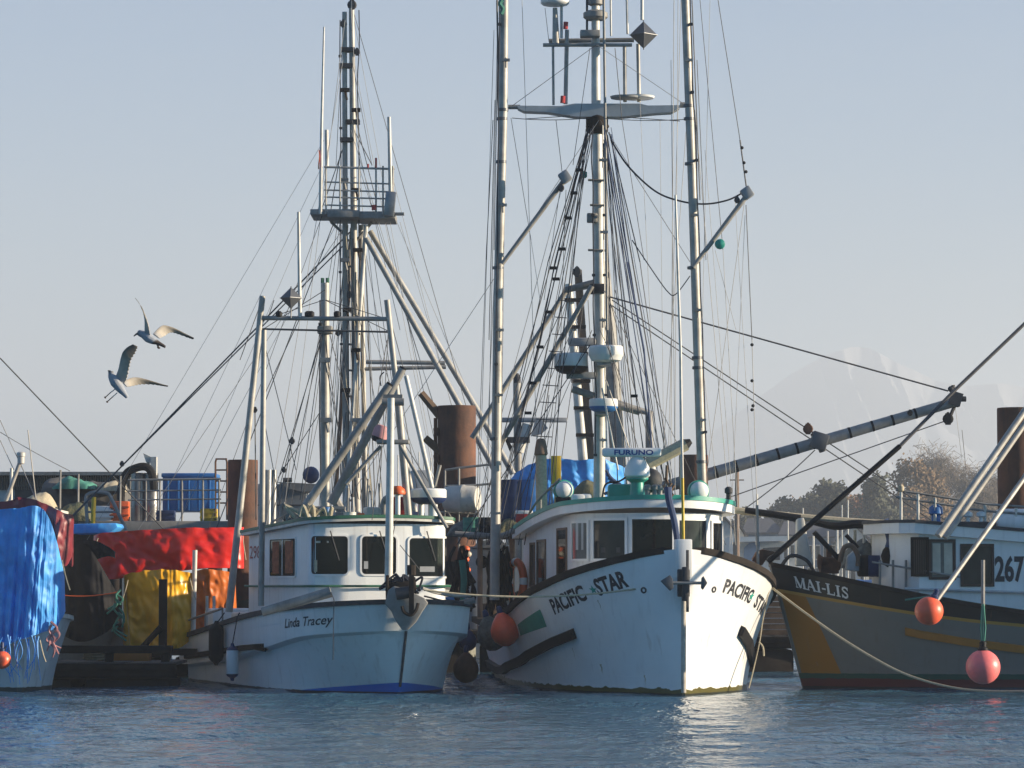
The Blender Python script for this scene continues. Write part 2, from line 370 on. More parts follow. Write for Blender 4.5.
def hull_mat(name, rules, base, rough=.35, dirt=.35):
    """rules: list of (expression nodes builder) -> colour; hullco = (aft, z, depth below sheer)"""
    m = noise_mat(name, base, rough, var=.10, scale=.9, streak=dirt, bump=.03, bscale=1.5); n = m.node_tree.nodes; l = m.node_tree.links
    b = n['Principled BSDF']; src = b.inputs['Base Color'].links[0].from_socket
    at = n.new('ShaderNodeAttribute'); at.attribute_name = 'hullco'; sx = n.new('ShaderNodeSeparateXYZ'); l.new(at.outputs['Vector'], sx.inputs[0])
    nz = n.new('ShaderNodeTexNoise'); nz.inputs['Scale'].default_value = 6; nz.inputs['Detail'].default_value = 6; l.new(at.outputs['Vector'], nz.inputs['Vector'])
    for (kt, kz, kd, thr, sign, col, wob) in rules:      # colour where sign*(kt*t+kz*z+kd*d - thr) > 0  (a chain of ANDs joins with '&')
        conds = zip(*[x if isinstance(x, tuple) else (x,) for x in (kt, kz, kd, thr, sign)])
        fac = None
        for a, c, d, th, sg in conds:
            dp = n.new('ShaderNodeVectorMath'); dp.operation = 'DOT_PRODUCT'; l.new(at.outputs['Vector'], dp.inputs[0]); dp.inputs[1].default_value = (a, c, d)
            ma = n.new('ShaderNodeMath'); ma.operation = 'MULTIPLY_ADD'; l.new(nz.outputs['Fac'], ma.inputs[0]); ma.inputs[1].default_value = wob; l.new(dp.outputs['Value'], ma.inputs[2])
            g = n.new('ShaderNodeMath'); g.operation = 'GREATER_THAN' if sg > 0 else 'LESS_THAN'; l.new(ma.outputs[0], g.inputs[0]); g.inputs[1].default_value = th+wob*.5
            if fac is None: fac = g.outputs[0]
            else:
                mu = n.new('ShaderNodeMath'); mu.operation = 'MULTIPLY'; l.new(fac, mu.inputs[0]); l.new(g.outputs[0], mu.inputs[1]); fac = mu.outputs[0]
        mx = n.new('ShaderNodeMix'); mx.data_type = 'RGBA'; l.new(fac, mx.inputs['Factor']); l.new(src, mx.inputs['A'])
        mx.inputs['B'].default_value = (*col, 1); src = mx.outputs['Result']
    # rust and grime runs that start under the rail, and faint plank seams
    mp = n.new('ShaderNodeMapping'); mp.inputs['Scale'].default_value = (7, .55, .55); l.new(at.outputs['Vector'], mp.inputs[0])
    rn = n.new('ShaderNodeTexNoise'); rn.inputs['Scale'].default_value = 1; rn.inputs['Detail'].default_value = 5; l.new(mp.outputs[0], rn.inputs['Vector'])
    rr = n.new('ShaderNodeMapRange'); rr.inputs[1].default_value = .66; rr.inputs[2].default_value = .80; rr.inputs[4].default_value = .55; l.new(rn.outputs['Fac'], rr.inputs[0])
    mx = n.new('ShaderNodeMix'); mx.data_type = 'RGBA'; l.new(rr.outputs[0], mx.inputs['Factor']); l.new(src, mx.inputs['A']); mx.inputs['B'].default_value = (.28, .15, .06, 1); src = mx.outputs['Result']
    sc2 = n.new('ShaderNodeTexNoise'); sc2.inputs['Scale'].default_value = 3.5; sc2.inputs['Detail'].default_value = 8; sc2.inputs['Roughness'].default_value = .75; l.new(at.outputs['Vector'], sc2.inputs['Vector'])
    r3 = n.new('ShaderNodeMapRange'); r3.inputs[1].default_value = .66; r3.inputs[2].default_value = .70; r3.inputs[4].default_value = .35; l.new(sc2.outputs['Fac'], r3.inputs[0])
    m3 = n.new('ShaderNodeMix'); m3.data_type = 'RGBA'; l.new(r3.outputs[0], m3.inputs['Factor']); l.new(src, m3.inputs['A']); m3.inputs['B'].default_value = (.30, .30, .28, 1); src = m3.outputs['Result']
    wv = n.new('ShaderNodeTexWave'); wv.wave_type = 'BANDS'; wv.bands_direction = 'Z'; wv.wave_profile = 'SAW'; wv.inputs['Scale'].default_value = 1.15; wv.inputs['Distortion'].default_value = .4; l.new(at.outputs['Vector'], wv.inputs['Vector'])
    pw = n.new('ShaderNodeMath'); pw.operation = 'POWER'; l.new(wv.outputs['Fac'], pw.inputs[0]); pw.inputs[1].default_value = 24
    old = b.inputs['Normal'].links[0].from_node; b2 = n.new('ShaderNodeBump'); b2.inputs['Strength'].default_value = .25; b2.inputs['Distance'].default_value = .006; b2.invert = True
    l.new(pw.outputs[0], b2.inputs['Height']); l.new(old.outputs[0], b2.inputs['Normal']); l.new(b2.outputs[0], b.inputs['Normal'])
    l.new(src, b.inputs['Base Color']); return m

class Wall:
    """a deckhouse shell following an outline (aft, lat) in boat axes, listed from image left to image right"""
    def __init__(s, boat, outline, z0, zt):
        s.b, s.o, s.z0, s.zt = boat, outline, z0, zt
        d = [0]
        for i in range(1, len(outline)): d.append(d[-1]+math.dist(outline[i-1], outline[i]))
        s.d = np.array(d)
        ks = np.linspace(0, d[-1], 500); s.kmax = float(ks[int(np.argmax([proj(s.at(k, z0))[0] for k in ks]))])
    def xy(s, k): return float(np.interp(k, s.d, [p[0] for p in s.o])), float(np.interp(k, s.d, [p[1] for p in s.o]))
    def at(s, k, z, off=0):
        a, l_ = s.xy(k); p = s.b.W(a, l_, z)
        if off:
            a0, l0 = s.xy(max(0, k-.02)); a1, l1 = s.xy(min(s.d[-1], k+.02)); t = s.b.W(a1, l1, 0)-s.b.W(a0, l0, 0)
            p = p+V((t.y, -t.x, 0)).normalized()*off
        return p
    def k_at(s, px, z, lo=None, hi=None):
        ks = np.linspace(0 if lo is None else lo, s.kmax if hi is None else hi, 600); xs = np.array([proj(s.at(k, z))[0] for k in ks]); return float(ks[np.argmin(np.abs(xs-px))])
    def shell(s, name, mat, parent, n=60):
        ks = sorted(set(list(np.linspace(0, s.d[-1], n))+list(s.d)))
        mb = MB(); mb.grid([[s.at(k, s.z0), s.at(k, (s.z0+s.zt(s.xy(k)[0]))/2), s.at(k, s.zt(s.xy(k)[0]))] for k in ks])
        return mb.build(name, mat, parent)
    def window(s, px0, px1, zb, ztp, parent, frame='white_clean', pane='pane_dark', fw=.045, lo=None, hi=None, name='window', mull=()):
        zm = (zb+ztp)/2; k0, k1 = sorted((s.k_at(px0, zm, lo, hi), s.k_at(px1, zm, lo, hi))); n = max(2, int((k1-k0)/.1))
        ks = np.linspace(k0, k1, n+1)
        fr = MB()
        def band(ka, kb, za, zb_):
            kk = np.linspace(ka, kb, max(2, int(abs(kb-ka)/.1)+1)); rows = [[s.at(k, za, .002), s.at(k, za, .03), s.at(k, zb_, .03), s.at(k, zb_, .002)] for k in kk]
            fr.grid(rows); fr.add(rows[0], [(0, 1, 2, 3)]); fr.add(rows[-1], [(3, 2, 1, 0)])
        band(k0-fw, k1+fw, ztp, ztp+fw); band(k0-fw, k1+fw, zb-fw, zb); band(k0-fw, k0, zb, ztp); band(k1, k1+fw, zb, ztp)
        for m_ in mull: km = k0+(k1-k0)*m_; band(km-.02, km+.02, zb, ztp)
        o = fr.build(name, frame, parent, smooth=False)
        MB().grid([[s.at(k, zb, .010), s.at(k, ztp, .010)] for k in ks]).build('pane', pane, o)
        return o
    def rwindow(s, px0, px1, zb, ztp, parent, frame='white_clean', pane='pane_dark', fw=.035, lo=None, hi=None, rad=.07, name='window'):
        zm = (zb+ztp)/2; k0, k1 = sorted((s.k_at(px0, zm, lo, hi), s.k_at(px1, zm, lo, hi)))
        def ring(g):
            r = rad+g; out = []; cor = ((k1-rad, ztp-rad, 0), (k0+rad, ztp-rad, 90), (k0+rad, zb+rad, 180), (k1-rad, zb+rad, 270))
            for c_ in range(4):
                cx, cz, a0 = cor[c_]
                for i in range(7): a = R(a0+15*i); out.append((cx+r*math.cos(a), cz+r*math.sin(a)))
                nx, nz, na = cor[(c_+1) % 4]; e = (nx+r*math.cos(R(na)), nz+r*math.sin(R(na))); b_ = out[-1]
                out += [(b_[0]+(e[0]-b_[0])*f/7, b_[1]+(e[1]-b_[1])*f/7) for f in range(1, 7)]
            return out
        A, B_ = ring(0), ring(fw)
        mb = MB().grid([[s.at(k, z, .006) for k, z in A], [s.at(k, z, .022) for k, z in A], [s.at(k, z, .022) for k, z in B_], [s.at(k, z, .001) for k, z in B_]], close=True)
        o = mb.build(name, frame, parent)
        g2 = ring(-.018); MB().grid([[s.at(k, z, .007) for k, z in A], [s.at(k, z, .014) for k, z in A], [s.at(k, z, .014) for k, z in g2], [s.at(k, z, .009) for k, z in g2]], close=True).build('gasket', 'rubber', o)
        ks = np.concatenate([k0+rad*(1-np.cos(np.linspace(0, math.pi/2, 5))), np.linspace(k0+rad, k1-rad, 9)[1:-1], k1-rad+rad*np.sin(np.linspace(0, math.pi/2, 5))])
        ins = lambda k: rad-math.sqrt(max(0, rad*rad-max(0, k0+rad-k, k-k1+rad)**2))
        MB().grid([[s.at(k, zb+ins(k), .008), s.at(k, ztp-ins(k), .008)] for k in ks]).build('pane', pane, o, smooth=False)
        return o
    def label(s, name, body, px0, px1, zb, hgt, mat, parent, bold=.01, lo=None, hi=None, shear=0):
        k0, k1 = s.k_at(px0, zb, lo, hi), s.k_at(px1, zb, lo, hi); vs, fs, asp = text_mesh(body, bold, shear)
        return MB().add([s.at(k0+(k1-k0)*x, zb+y*hgt, .008) for x, y in vs], fs).build(name, mat, parent, smooth=False)
def offset_outline(o, d):
    out = []
    for i, p in enumerate(o):
        a = o[max(0, i-1)]; b = o[min(len(o)-1, i+1)]; t = (b[0]-a[0], b[1]-a[1]); L_ = math.hypot(*t) or 1
        out.append((p[0]-t[1]/L_*d, p[1]+t[0]/L_*d))
    return out
def roof(boat, outline, zt, thick, camber, parent, mats, names=('roof', 'roof_trim'), trim=.07):
    """slab that follows an outline; white edge below, painted band on top"""
    def slab(ol, dz0, dz1, name, mat):
        rows = []
        for (a, l_) in ol:
            rows.append((a, l_))
        mb = MB(); n = len(rows); hw = max(abs(l_) for a, l_ in rows)
        cz = lambda a, l_: zt(a)+camber*(1-(l_/hw)**2)
        bot = [boat.W(a, l_, cz(a, l_)+dz0) for a, l_ in rows]; tp = [boat.W(a, l_, cz(a, l_)+dz1) for a, l_ in rows]
        mb.grid([bot, tp]); half = n//2
        m_ = n//2
        for ring, fl in ((bot, dz0), (tp, dz1)):            # cap in strips pairing left and right
            L_ = ring[:m_]; R_ = ring[::-1][:m_]; ol_l = rows[:m_]; ol_r = rows[::-1][:m_]
            g = []
            for i in range(m_):
                rr = []
                for k in range(9):
                    a = ol_l[i][0]+(ol_r[i][0]-ol_l[i][0])*k/8; l_ = ol_l[i][1]+(ol_r[i][1]-ol_l[i][1])*k/8
                    rr.append(boat.W(a, l_, cz(a, l_)+fl))
                g.append(rr)
            mb.grid(g)
        mb.add([bot[0], bot[-1], tp[-1], tp[0]], [(0, 1, 2, 3)])
        return mb.build(name, mat, parent)
    r_ = slab(outline, 0, thick-trim, names[0], mats[0])
    slab(offset_outline(outline, .02), thick-trim, thick, names[1], mats[1])
    return r_
def radome(parent, px, py, Y, wpx, hpx, mats, name='radar_dome', base_frac=.35):
    c = P(px, py, Y); r = wpx/2*Y/FPX; h = hpx*Y/FPX
    o = MB().lathe(c-V((0, 0, h/2)), [(r*.55, 0), (r*.85, h*.12), (r*.98, h*base_frac), (r, h*base_frac+.01), (r, h*.88), (r*.93, h*.97), (r*.6, h)], 28).build(name, mats[0], parent)
    if len(mats) > 1: MB().lathe(c-V((0, 0, h/2+.004)), [(r*.56, -.01), (r*.87, h*.115), (r*1.0, h*base_frac), (r*1.005, h*base_frac+.012)], 28).build('base_shell', mats[1], o)
    return o
def diamond(parent, px, py, Y, w_, mat='plate'):     # radar reflector: octahedron of crossed plates
    c = P(px, py, Y); r = w_/2*Y/FPX
    vs = [c+V((r, 0, 0)), c+V((0, r, 0)), c+V((-r, 0, 0)), c+V((0, -r, 0)), c+V((0, 0, r)), c-V((0, 0, r))]
    mb = MB().add(vs, [(0, 1, 4), (1, 2, 4), (2, 3, 4), (3, 0, 4), (1, 0, 5), (2, 1, 5), (3, 2, 5), (0, 3, 5)])
    mb.tube([c+V((r, 0, 0)), c+V((0, -r, 0)), c-V((r, 0, 0))], .012, 5); mb.tube([c+V((0, -r, -0)), c+V((0, 0, r*1.05))], .012, 5); mb.tube([c+V((0, -r, -0)), c-V((0, 0, r*1.05))], .012, 5)
    return mb.build('radar_reflector', mat, parent, smooth=False)
def block(parent, px, py, Y, r=.09, mat='darkgrey', name='block'):
    c = P(px, py, Y); mb = MB().lathe(c-V((0, .05, 0)), [(r*.8, 0), (r, .02), (r, .08), (r*.8, .1)], 12, (0, 1, 0)); mb.box(c+V((0, 0, r*.9)), (.05, .12, r*.7)); mb.box(c, (r*.9, .13, r*2.1))
    return mb.build(name, mat, parent)

# ------------------------------------------------------------------ setting: water, far shore, mountain, haze
def make_water():
    x0, x1, y0, y1, st = -17, 17, 24, 92, .125
    X, Y = np.meshgrid(np.linspace(x0, x1, int((x1-x0)/st)+1), np.linspace(y0, y1, int((y1-y0)/st)+1)); Z = np.zeros_like(X)
    for i in range(70):
        lam = .36*(4.5/.36)**rng.random()*(.8 if i % 2 else 1); th = rng.normal(1.9, .65); k = 2*math.pi/lam
        amp = .0085*lam**.62*rng.uniform(.4, 1.0)*.56
        ph = k*(X*math.cos(th)+Y*math.sin(th))+rng.uniform(0, 6.3)
        Z += amp*(np.sin(ph)+.25*np.sin(2*ph+1))
    gust = .75+.25*np.sin(X*.35+Y*.21)*np.sin(Y*.27-X*.1+1)
    e = np.minimum.reduce([X-x0, x1-X, Y-y0, y1-Y]); Z *= gust*np.clip(e/4, 0, 1)
    ny, nx = X.shape; vs = np.stack([X, Y, Z], -1).reshape(-1, 3)
    idx = np.arange(nx*ny).reshape(ny, nx); q = np.stack([idx[:-1, :-1], idx[:-1, 1:], idx[1:, 1:], idx[1:, :-1]], -1).reshape(-1, 4)
    big = [(-900, -80), (900, -80), (900, 330), (-900, 330)]; b = len(vs)
    vs = np.concatenate([vs, [(x, y, 0) for x, y in big]]); c = [idx[0, 0], idx[0, -1], idx[-1, -1], idx[-1, 0]]
    me = bpy.data.meshes.new('water')
    ring = [(b, b+1, c[1], c[0]), (b+1, b+2, c[2], c[1]), (b+2, b+3, c[3], c[2]), (b+3, b, c[0], c[3])]
    me.from_pydata(vs.tolist(), [], q.tolist()+ring); me.polygons.foreach_set('use_smooth', [True]*len(me.polygons))
    m = bpy.data.materials.new('water'); m.use_nodes = True; n = m.node_tree.nodes; l = m.node_tree.links; b_ = n['Principled BSDF']
    b_.inputs['Base Color'].default_value = (.040, .105, .155, 1); b_.inputs['Roughness'].default_value = .14; b_.inputs['IOR'].default_value = 1.333
    tc = n.new('ShaderNodeTexCoord'); h = None
    for sc, am, di in ((2.2, .50, (1, 1, 1)), (5.0, .40, (1, .7, 1)), (12, .22, (1, .8, 1))):
        mp = n.new('ShaderNodeMapping'); mp.inputs['Scale'].default_value = di; l.new(tc.outputs['Object'], mp.inputs[0])
        z = n.new('ShaderNodeTexNoise'); z.inputs['Scale'].default_value = sc; z.inputs['Detail'].default_value = 2; l.new(mp.outputs[0], z.inputs['Vector'])
        mu = n.new('ShaderNodeMath'); mu.operation = 'MULTIPLY_ADD'; l.new(z.outputs['Fac'], mu.inputs[0]); mu.inputs[1].default_value = am
        if h is None: mu.inputs[2].default_value = 0
        else: l.new(h, mu.inputs[2])
        h = mu.outputs[0]
    bp = n.new('ShaderNodeBump'); bp.inputs['Strength'].default_value = 1.0; bp.inputs['Distance'].default_value = .11
    l.new(h, bp.inputs['Height']); l.new(bp.outputs[0], b_.inputs['Normal'])
    me.materials.append(m); o = bpy.data.objects.new('water', me); COL.objects.link(o); tag(o, kind='structure')
make_water()

def ground_sheet():
    ys = [232, 236, 244, 300, 600, 2000, 5200, 7200]; zs = [-.6, .6, 1.4, 1.8, 2, 2, 2, 2]
    rows = []
    for y, z in zip(ys, zs): rows.append([V((x, y+(math.sin(x*.05)*3 if y < 260 else 0), z)) for x in np.linspace(-1150, 1150, 80)])
    MB().grid(rows).build('far_shore', 'grass_land', kind='structure', origin=(0, 232, 0))
ground_sheet()

def mountain():
    Y0 = 5600
    prof = [(560, 520), (640, 478), (700, 440), (745, 405), (790, 372), (825, 352), (850, 344), (868, 345), (900, 362), (935, 378), (960, 384), (1000, 381), (1040, 388), (1075, 430), (1110, 500), (1130, 560)]
    pxs = np.linspace(420, 1140, 320); top_y = np.interp(pxs, [420]+[p[0] for p in prof]+[1140], [560]+[p[1] for p in prof]+[575])
    rows = []
    for j in range(90):
        v = j/89; row = []                                   # from the front foot (v=0) over the ridge (v=.5) to the back foot
        for px, ty in zip(pxs, top_y):
            ridge = P(px, ty, Y0); hgt = ridge.z-2; d = abs(v-.5)*2
            f = (1-d)**1.25
            nz = mnoise.fractal(V((px*.03, v*7, 1.3)), .9, 2.2, 7); rg = 1-abs(mnoise.noise(V((px*.03+v*2.0, v*3.2, 7))))*.30-abs(mnoise.noise(V((px*.05-v*4.0, v*5, 3))))*.08
            z = 2+hgt*f*(1 if d < .03 else rg)+nz*hgt*.045*min(1, d*6)*(1-d)
            row.append(V((ridge.x, Y0+(v-.5)*2600+nz*20, max(z, 1.0))))
        rows.append(row)
    m = noise_mat('mountain_rock', (.24, .25, .27), .95, var=.3, scale=.01); n = m.node_tree.nodes; l = m.node_tree.links
    b = n['Principled BSDF']; src = b.inputs['Base Color'].links[0].from_socket
    ge = n.new('ShaderNodeNewGeometry'); sx = n.new('ShaderNodeSeparateXYZ'); l.new(ge.outputs['Position'], sx.inputs[0]); sn = n.new('ShaderNodeSeparateXYZ'); l.new(ge.outputs['Normal'], sn.inputs[0])
    nz = n.new('ShaderNodeTexNoise'); nz.inputs['Scale'].default_value = .012; nz.inputs['Detail'].default_value = 7; l.new(ge.outputs['Position'], nz.inputs['Vector'])
    a = n.new('ShaderNodeMath'); a.operation = 'MULTIPLY_ADD'; l.new(nz.outputs['Fac'], a.inputs[0]); a.inputs[1].default_value = 320; l.new(sx.outputs['Z'], a.inputs[2])
    a2 = n.new('ShaderNodeMath'); a2.operation = 'MULTIPLY_ADD'; l.new(sn.outputs['Z'], a2.inputs[0]); a2.inputs[1].default_value = 180; l.new(a.outputs[0], a2.inputs[2])
    r_ = n.new('ShaderNodeMapRange'); r_.inputs[1].default_value = 400; r_.inputs[2].default_value = 600; l.new(a2.outputs[0], r_.inputs[0])
    mx = n.new('ShaderNodeMix'); mx.data_type = 'RGBA'; l.new(r_.outputs[0], mx.inputs['Factor']); l.new(src, mx.inputs['A']); mx.inputs['B'].default_value = (.33, .32, .33, 1); l.new(mx.outputs['Result'], b.inputs['Base Color'])  # snow toned down close to the rock, haze put into the colour
    MB().grid(rows).build('snowy_mountain', m, kind='structure')
mountain()
def haze():
    m = bpy.data.materials.new('haze'); m.use_nodes = True; n = m.node_tree.nodes; l = m.node_tree.links
    n.remove(n['Principled BSDF']); v = n.new('ShaderNodeVolumePrincipled'); v.inputs['Color'].default_value = (.71, .765, .85, 1); v.inputs['Density'].default_value = HAZE
    v.inputs['Anisotropy'].default_value = .0
    l.new(v.outputs[0], n['Material Output'].inputs['Volume'])
    MB().box((0, 3600, 211), (2440, 7400, 426)).build('haze', m, kind='stuff', smooth=False)
HAZE = .00046
haze()

# ------------------------------------------------------------------ piles
def pile(px0, px1, ytop, Y, label, extra=None):
    c = P((px0+px1)/2, ytop, Y); r = (px1-px0)/2*Y/FPX; t = empty('mooring_pile', (c.x, c.y, -1.5)); tag(t, label, 'pile', 'rusty steel mooring piles')
    n = 40; prof = [(r, -1.5), (r, c.z-.03), (r*.985, c.z), (r*.93, c.z), (r*.93, c.z-.25)]
    MB().lathe((c.x, c.y, 0), prof, n).build('pipe', 'rust_pile', t)
    if extra: extra(t, c, r)
    return t
def snag(t, c, r):
    Y = c.y
    for (a, b) in (((421, 393), (440, 416)), ((425, 438), (441, 452))):
        p, q = P(*a, Y), P(*b, Y); MB().tube([p, q], .10, 6, .12).build('broken_brace', 'wood', t)
    for py in (428, 455): MB().tube(pxl([(436, py), (437, py+8)], Y-.2), .08, 6).build('bracket', 'rust', t)
    MB().tube([P(435.5, 418, Y), P(435.5, 500, Y)], .05, 6).build('guide_bar', 'rust', t)
pile(437.5, 476, 406, 79, 'tall rust brown steel pile with broken timber braces on its left side', snag)
pile(228, 258, 460, 74, 'rusty pile behind the leaning pole of the small white boat, beside the red tarp')
pile(679, 708, 455, 84, 'short rusty pile top just above the teal edged wheelhouse roof')
pile(997, 1036, 408, 72, 'dark rusty pile at the right edge of the photo behind the grey hulled boat')

# ------------------------------------------------------------------ floats (floating docks)
def float_dock(x0, x1, Y0, Y1, z, label, posts=()):
    t = empty('floating_dock', ((x0+x1)/2, Y0, 0)); tag(t, label, 'dock', 'floating docks between the boats')
    mb = MB(); nb = int((x1-x0)/.32)
    for i in range(nb):
        xa = x0+(x1-x0)*i/nb; mb.box((xa+.15, (Y0+Y1)/2, z+rng.uniform(-.008, .008)), (.29, Y1-Y0, .06))
    mb.build('planking', 'wood_grey', t, smooth=False)
    for yb in (Y0+.08, Y1-.08): MB().box(((x0+x1)/2, yb, z-.16), (x1-x0, .16, .22)).build('edge_beam', 'wood_dark', t, bevel=.02)
    k = max(2, int((x1-x0)/2.2))
    for i in range(k):
        xc = x0+(x1-x0)*(i+.5)/k; MB().box((xc, (Y0+Y1)/2, (z-.3)/2-.3), ((x1-x0)/k*.86, (Y1-Y0)*.94, z-.3+.6)).build('pontoon', 'wood_dark', t, bevel=.06)
    MB().box(((x0+x1)/2, Y0-.03, z-.06), (x1-x0, .06, .14)).build('bull_rail', 'wood_dark', t, bevel=.015)
    return t
float_dock(-10.4, -6.55, 64.6, 67.0, .46, 'low dark timber float between the blue tarp boat and the small white boat')
float_dock(-12, -2.9, 71.5, 74, .75, 'weathered timber float under the red and yellow tarps')
float_dock(-3.2, 1.4, 75.2, 77.6, .95, 'dark float in the gap between the two white boats')  # added behind the gap so that it reads dark against the water
float_dock(1.5, 14.5, 76.5, 79, .80, 'weathered timber float seen through the gap behind the sunlit bow')
# loose rail and cleats in front of the left float
cb = MB()
cb.box((-8.5, 64.9, .74), (3.7, .22, .15)); [cb.box((x, 64.95, .58), (.16, .16, .26)) for x in (-10.1, -9.1, -7.9, -6.8)]
cb.build('mooring_rail', 'wood_dark', label='dark timber mooring rail standing along the low left float', cat='rail', bevel=.02)
def coil(p, r, k, mat, label):
    mb = MB(); pts = []
    for i in range(k*14):
        a = i/14*2*math.pi; rr = r*(1+.12*math.sin(i*.7)); pts.append(V(p)+V((math.cos(a)*rr, math.sin(a)*rr, .025*i/14+.02)))
    mb.tube(pts, .022, 5); return mb.build('rope_coil', mat, label=label, cat='rope', group='coils of rope')
coil((-8.2, 65.4, .50), .24, 8, 'rope_tan', 'pale rope coiled on the low left float')
coil((-9.4, 65.6, .50), .28, 9, 'rope_dark', 'dark rope coiled on the low left float')
crate = MB(); cc = P(116, 645, 65.6)
crate.box((-7.75, 66.3, .61), (1.0, .6, .26)); crate.box((-7.75, 66.3, .75), (1.06, .66, .05))
crate.build('tote_box', 'ochre', label='ochre tote box with a lid on the low left float', cat='box', bevel=.02)

# ------------------------------------------------------------------ raised pier far left with its clutter
pier = empty('pier', (-14, 90, 0)); tag(pier, 'raised grey pier deck with pipe railing behind the red tarp', 'pier')
YP = 90; zP = P(200, 521, YP).z
xa, xb = P(-60, 500, YP).x, P(232, 500, YP).x
MB().box(((xa+xb)/2, YP+3, zP-.18), (xb-xa, 6, .36)).build('pier_deck', 'concrete', pier, bevel=.02)
for x in np.linspace(xa+.6, xb-.5, 6): MB().tube([(x, YP+.6, -1), (x, YP+.6, zP-.36)], .2, 10).build('pier_leg', 'wood_dark', pier)
MB().box(((xa+xb)/2, YP+.12, zP-.55), (xb-xa, .2, .35)).build('edge_beam', 'wood_dark', pier)
for px in (146, 160, 182, 203, 219): MB().tube([P(px, 521, YP+.2), P(px, 479, YP+.2)], .028, 8).build('rail_post', 'galv', pier)
for py in (480, 491, 500): MB().tube([P(128, py, YP+.2), P(221, py-1, YP+.2)], .022 if py > 480 else .03, 8).build('hand_rail', 'galv', pier)
g = MB()                                                          # ladder hoop, red, by the pile
for px in (215.5, 227): g.tube(pxl([(px, 520), (px, 462), (px+(1 if px < 220 else -1), 459)], YP+.4), .03, 6)
for py in (459, 470, 481, 492, 503): g.tube(pxl([(215.5, py), (227, py)], YP+.4), .025, 6)
g.build('pier_ladder', 'rust', label='rusty red steel ladder standing at the end of the pier', cat='ladder')
# shed with corrugated long roof behind
sh = empty('net_shed', (-16, 98, 0)); tag(sh, 'long low grey shed with ribbed roof edge at the far left', 'shed')
YS = 98; xl, xr = P(-80, 500, YS).x, P(131, 500, YS).x; zt = P(0, 476, YS).z; zb = P(0, 530, YS).z
MB().box(((xl+xr)/2, YS+3, zt/2-.5), (xr-xl, 6, zt+1)).build('wall', 'lightgrey', sh, smooth=False)
rb = MB(); nn = 90
for i in range(nn):
    x = xl+(xr-xl)*(i+.5)/nn; rb.box((x, YS-.06, zt-.2), ((xr-xl)/nn*.55, .12, .42))
rb.build('ribbed_fascia', 'wood_grey', sh, smooth=False)
MB().box(((xl+xr)/2, YS+2.9, zt+.06), (xr-xl+.4, 6.8, .1)).build('roof', 'galv', sh, smooth=False)
for px in (30, 62): a = P(px, 500, YS-.02); MB().box((a.x, YS-.02, a.z), (.9, .05, .8)).build('shutter', 'darkgrey', sh, smooth=False)
# blue bin, drum, hoses, cargo
b = P(190, 513, YP+2); b1 = P(165.5, 474, YP+2); b2 = P(217, 513, YP+2)
bin_ = MB(); wz = b2.x-b1.x; hz_ = b1.z-b.z
bin_.box((b.x, YP+2.2, b.z+hz_/2), (wz, 1.3, hz_*.94)); bin_.box((b.x, YP+2.2, b1.z-.05), (wz*1.05, 1.38, .12))
for k in np.linspace(-.4, .4, 5): bin_.box((b.x+wz*k, YP+1.54, b.z+hz_*.45), (.09, .05, hz_*.8))
bin_.build('fish_bin', 'blue', label='big blue plastic fish bin behind the pier railing', cat='bin', bevel=.03)
def drum(p, r, h, mat, label, cat='drum', group=None):
    t = empty('drum', p); tag(t, label, cat, group)
    pr = [(r*.97, 0), (r, .02), (r, h*.3), (r*1.025, h*.33), (r, h*.36), (r, h*.63), (r*1.025, h*.66), (r, h*.69), (r, h-.03), (r*1.02, h), (r*.95, h), (r*.94, h-.03)]
    MB().lathe(p, pr, 24).build('shell', mat, t); return t
p0 = P(133, 512, YP+1.4); r_ = 13*YP/FPX
for px, lb in ((138, 'dented grey steel tank on the pier, left of the pair behind the railing'), (151, 'grey steel tank on the pier, right of the pair and next to the blue bin')):
    p0 = P(px, 513, YP+1.6); drum((p0.x, p0.y, zP), 7.2*YP/FPX, P(px, 473, YP+1.6).z-zP, 'steel_drum', lb, group='steel tanks on the pier')
hs = MB(); hs.tube(smoothpts(pxl([(122, 515), (121, 490), (126, 474), (136, 468), (146, 467), (152, 474), (154, 490)], YP+1)), .11, 8)
hs.build('suction_hose', 'rubber', label='black suction hose arching over the steel tanks', cat='hose')
fl = MB(); fl.prism(pxl([(143, 453), (151, 457), (153, 463), (146, 462)], YP+1.2), (0, .25, 0)); fl.tube(pxl([(148, 461), (149, 472)], YP+1.3), .05, 6); fl.box(P(154, 466, YP+1.3), (.16, .3, .5))
fl.build('pump_chute', 'offwhite', label='small white chute standing above the steel tanks', cat='chute')
# heap of nets and gear on the pier, grey boat hull planks
def heap(pts_top, py_base, Y, depth, mat, name, label, cat, seed=0, amp=.12, group=None):
    mb = MB(); n = 26; top_ = smoothpts([P(*p, Y) for p in pts_top], 8); rows = []
    zb = P(pts_top[0][0], py_base, Y).z; m_ = len(top_)
    for j in range(11):
        v = j/10; a = math.pi*v; row = []
        for i, p in enumerate(top_):
            z = zb+(p.z-zb)*math.sin(a)**.7; y = Y+depth/2-math.cos(a)*depth/2
            d = mnoise.fractal(V((p.x*1.7+seed, y*1.7, z*2)), 1, 2, 4)*amp
            row.append(V((p.x+d*.6, y-abs(d), z+d*math.sin(a))))
        rows.append(row)
    mb.grid(rows); mb.add([r[0] for r in rows], [tuple(range(11))]); mb.add([r[-1] for r in rows], [tuple(range(11))])
    return mb.build(name, mat, label=label, cat=cat, group=group)
heap([(36, 512), (40, 480), (60, 476), (80, 482), (104, 480), (122, 484), (126, 512)], 520, 93, 2.5, 'wood_grey', 'gear_pile', 'grey heap of covered gear on the pier in front of the long shed', 'gear')
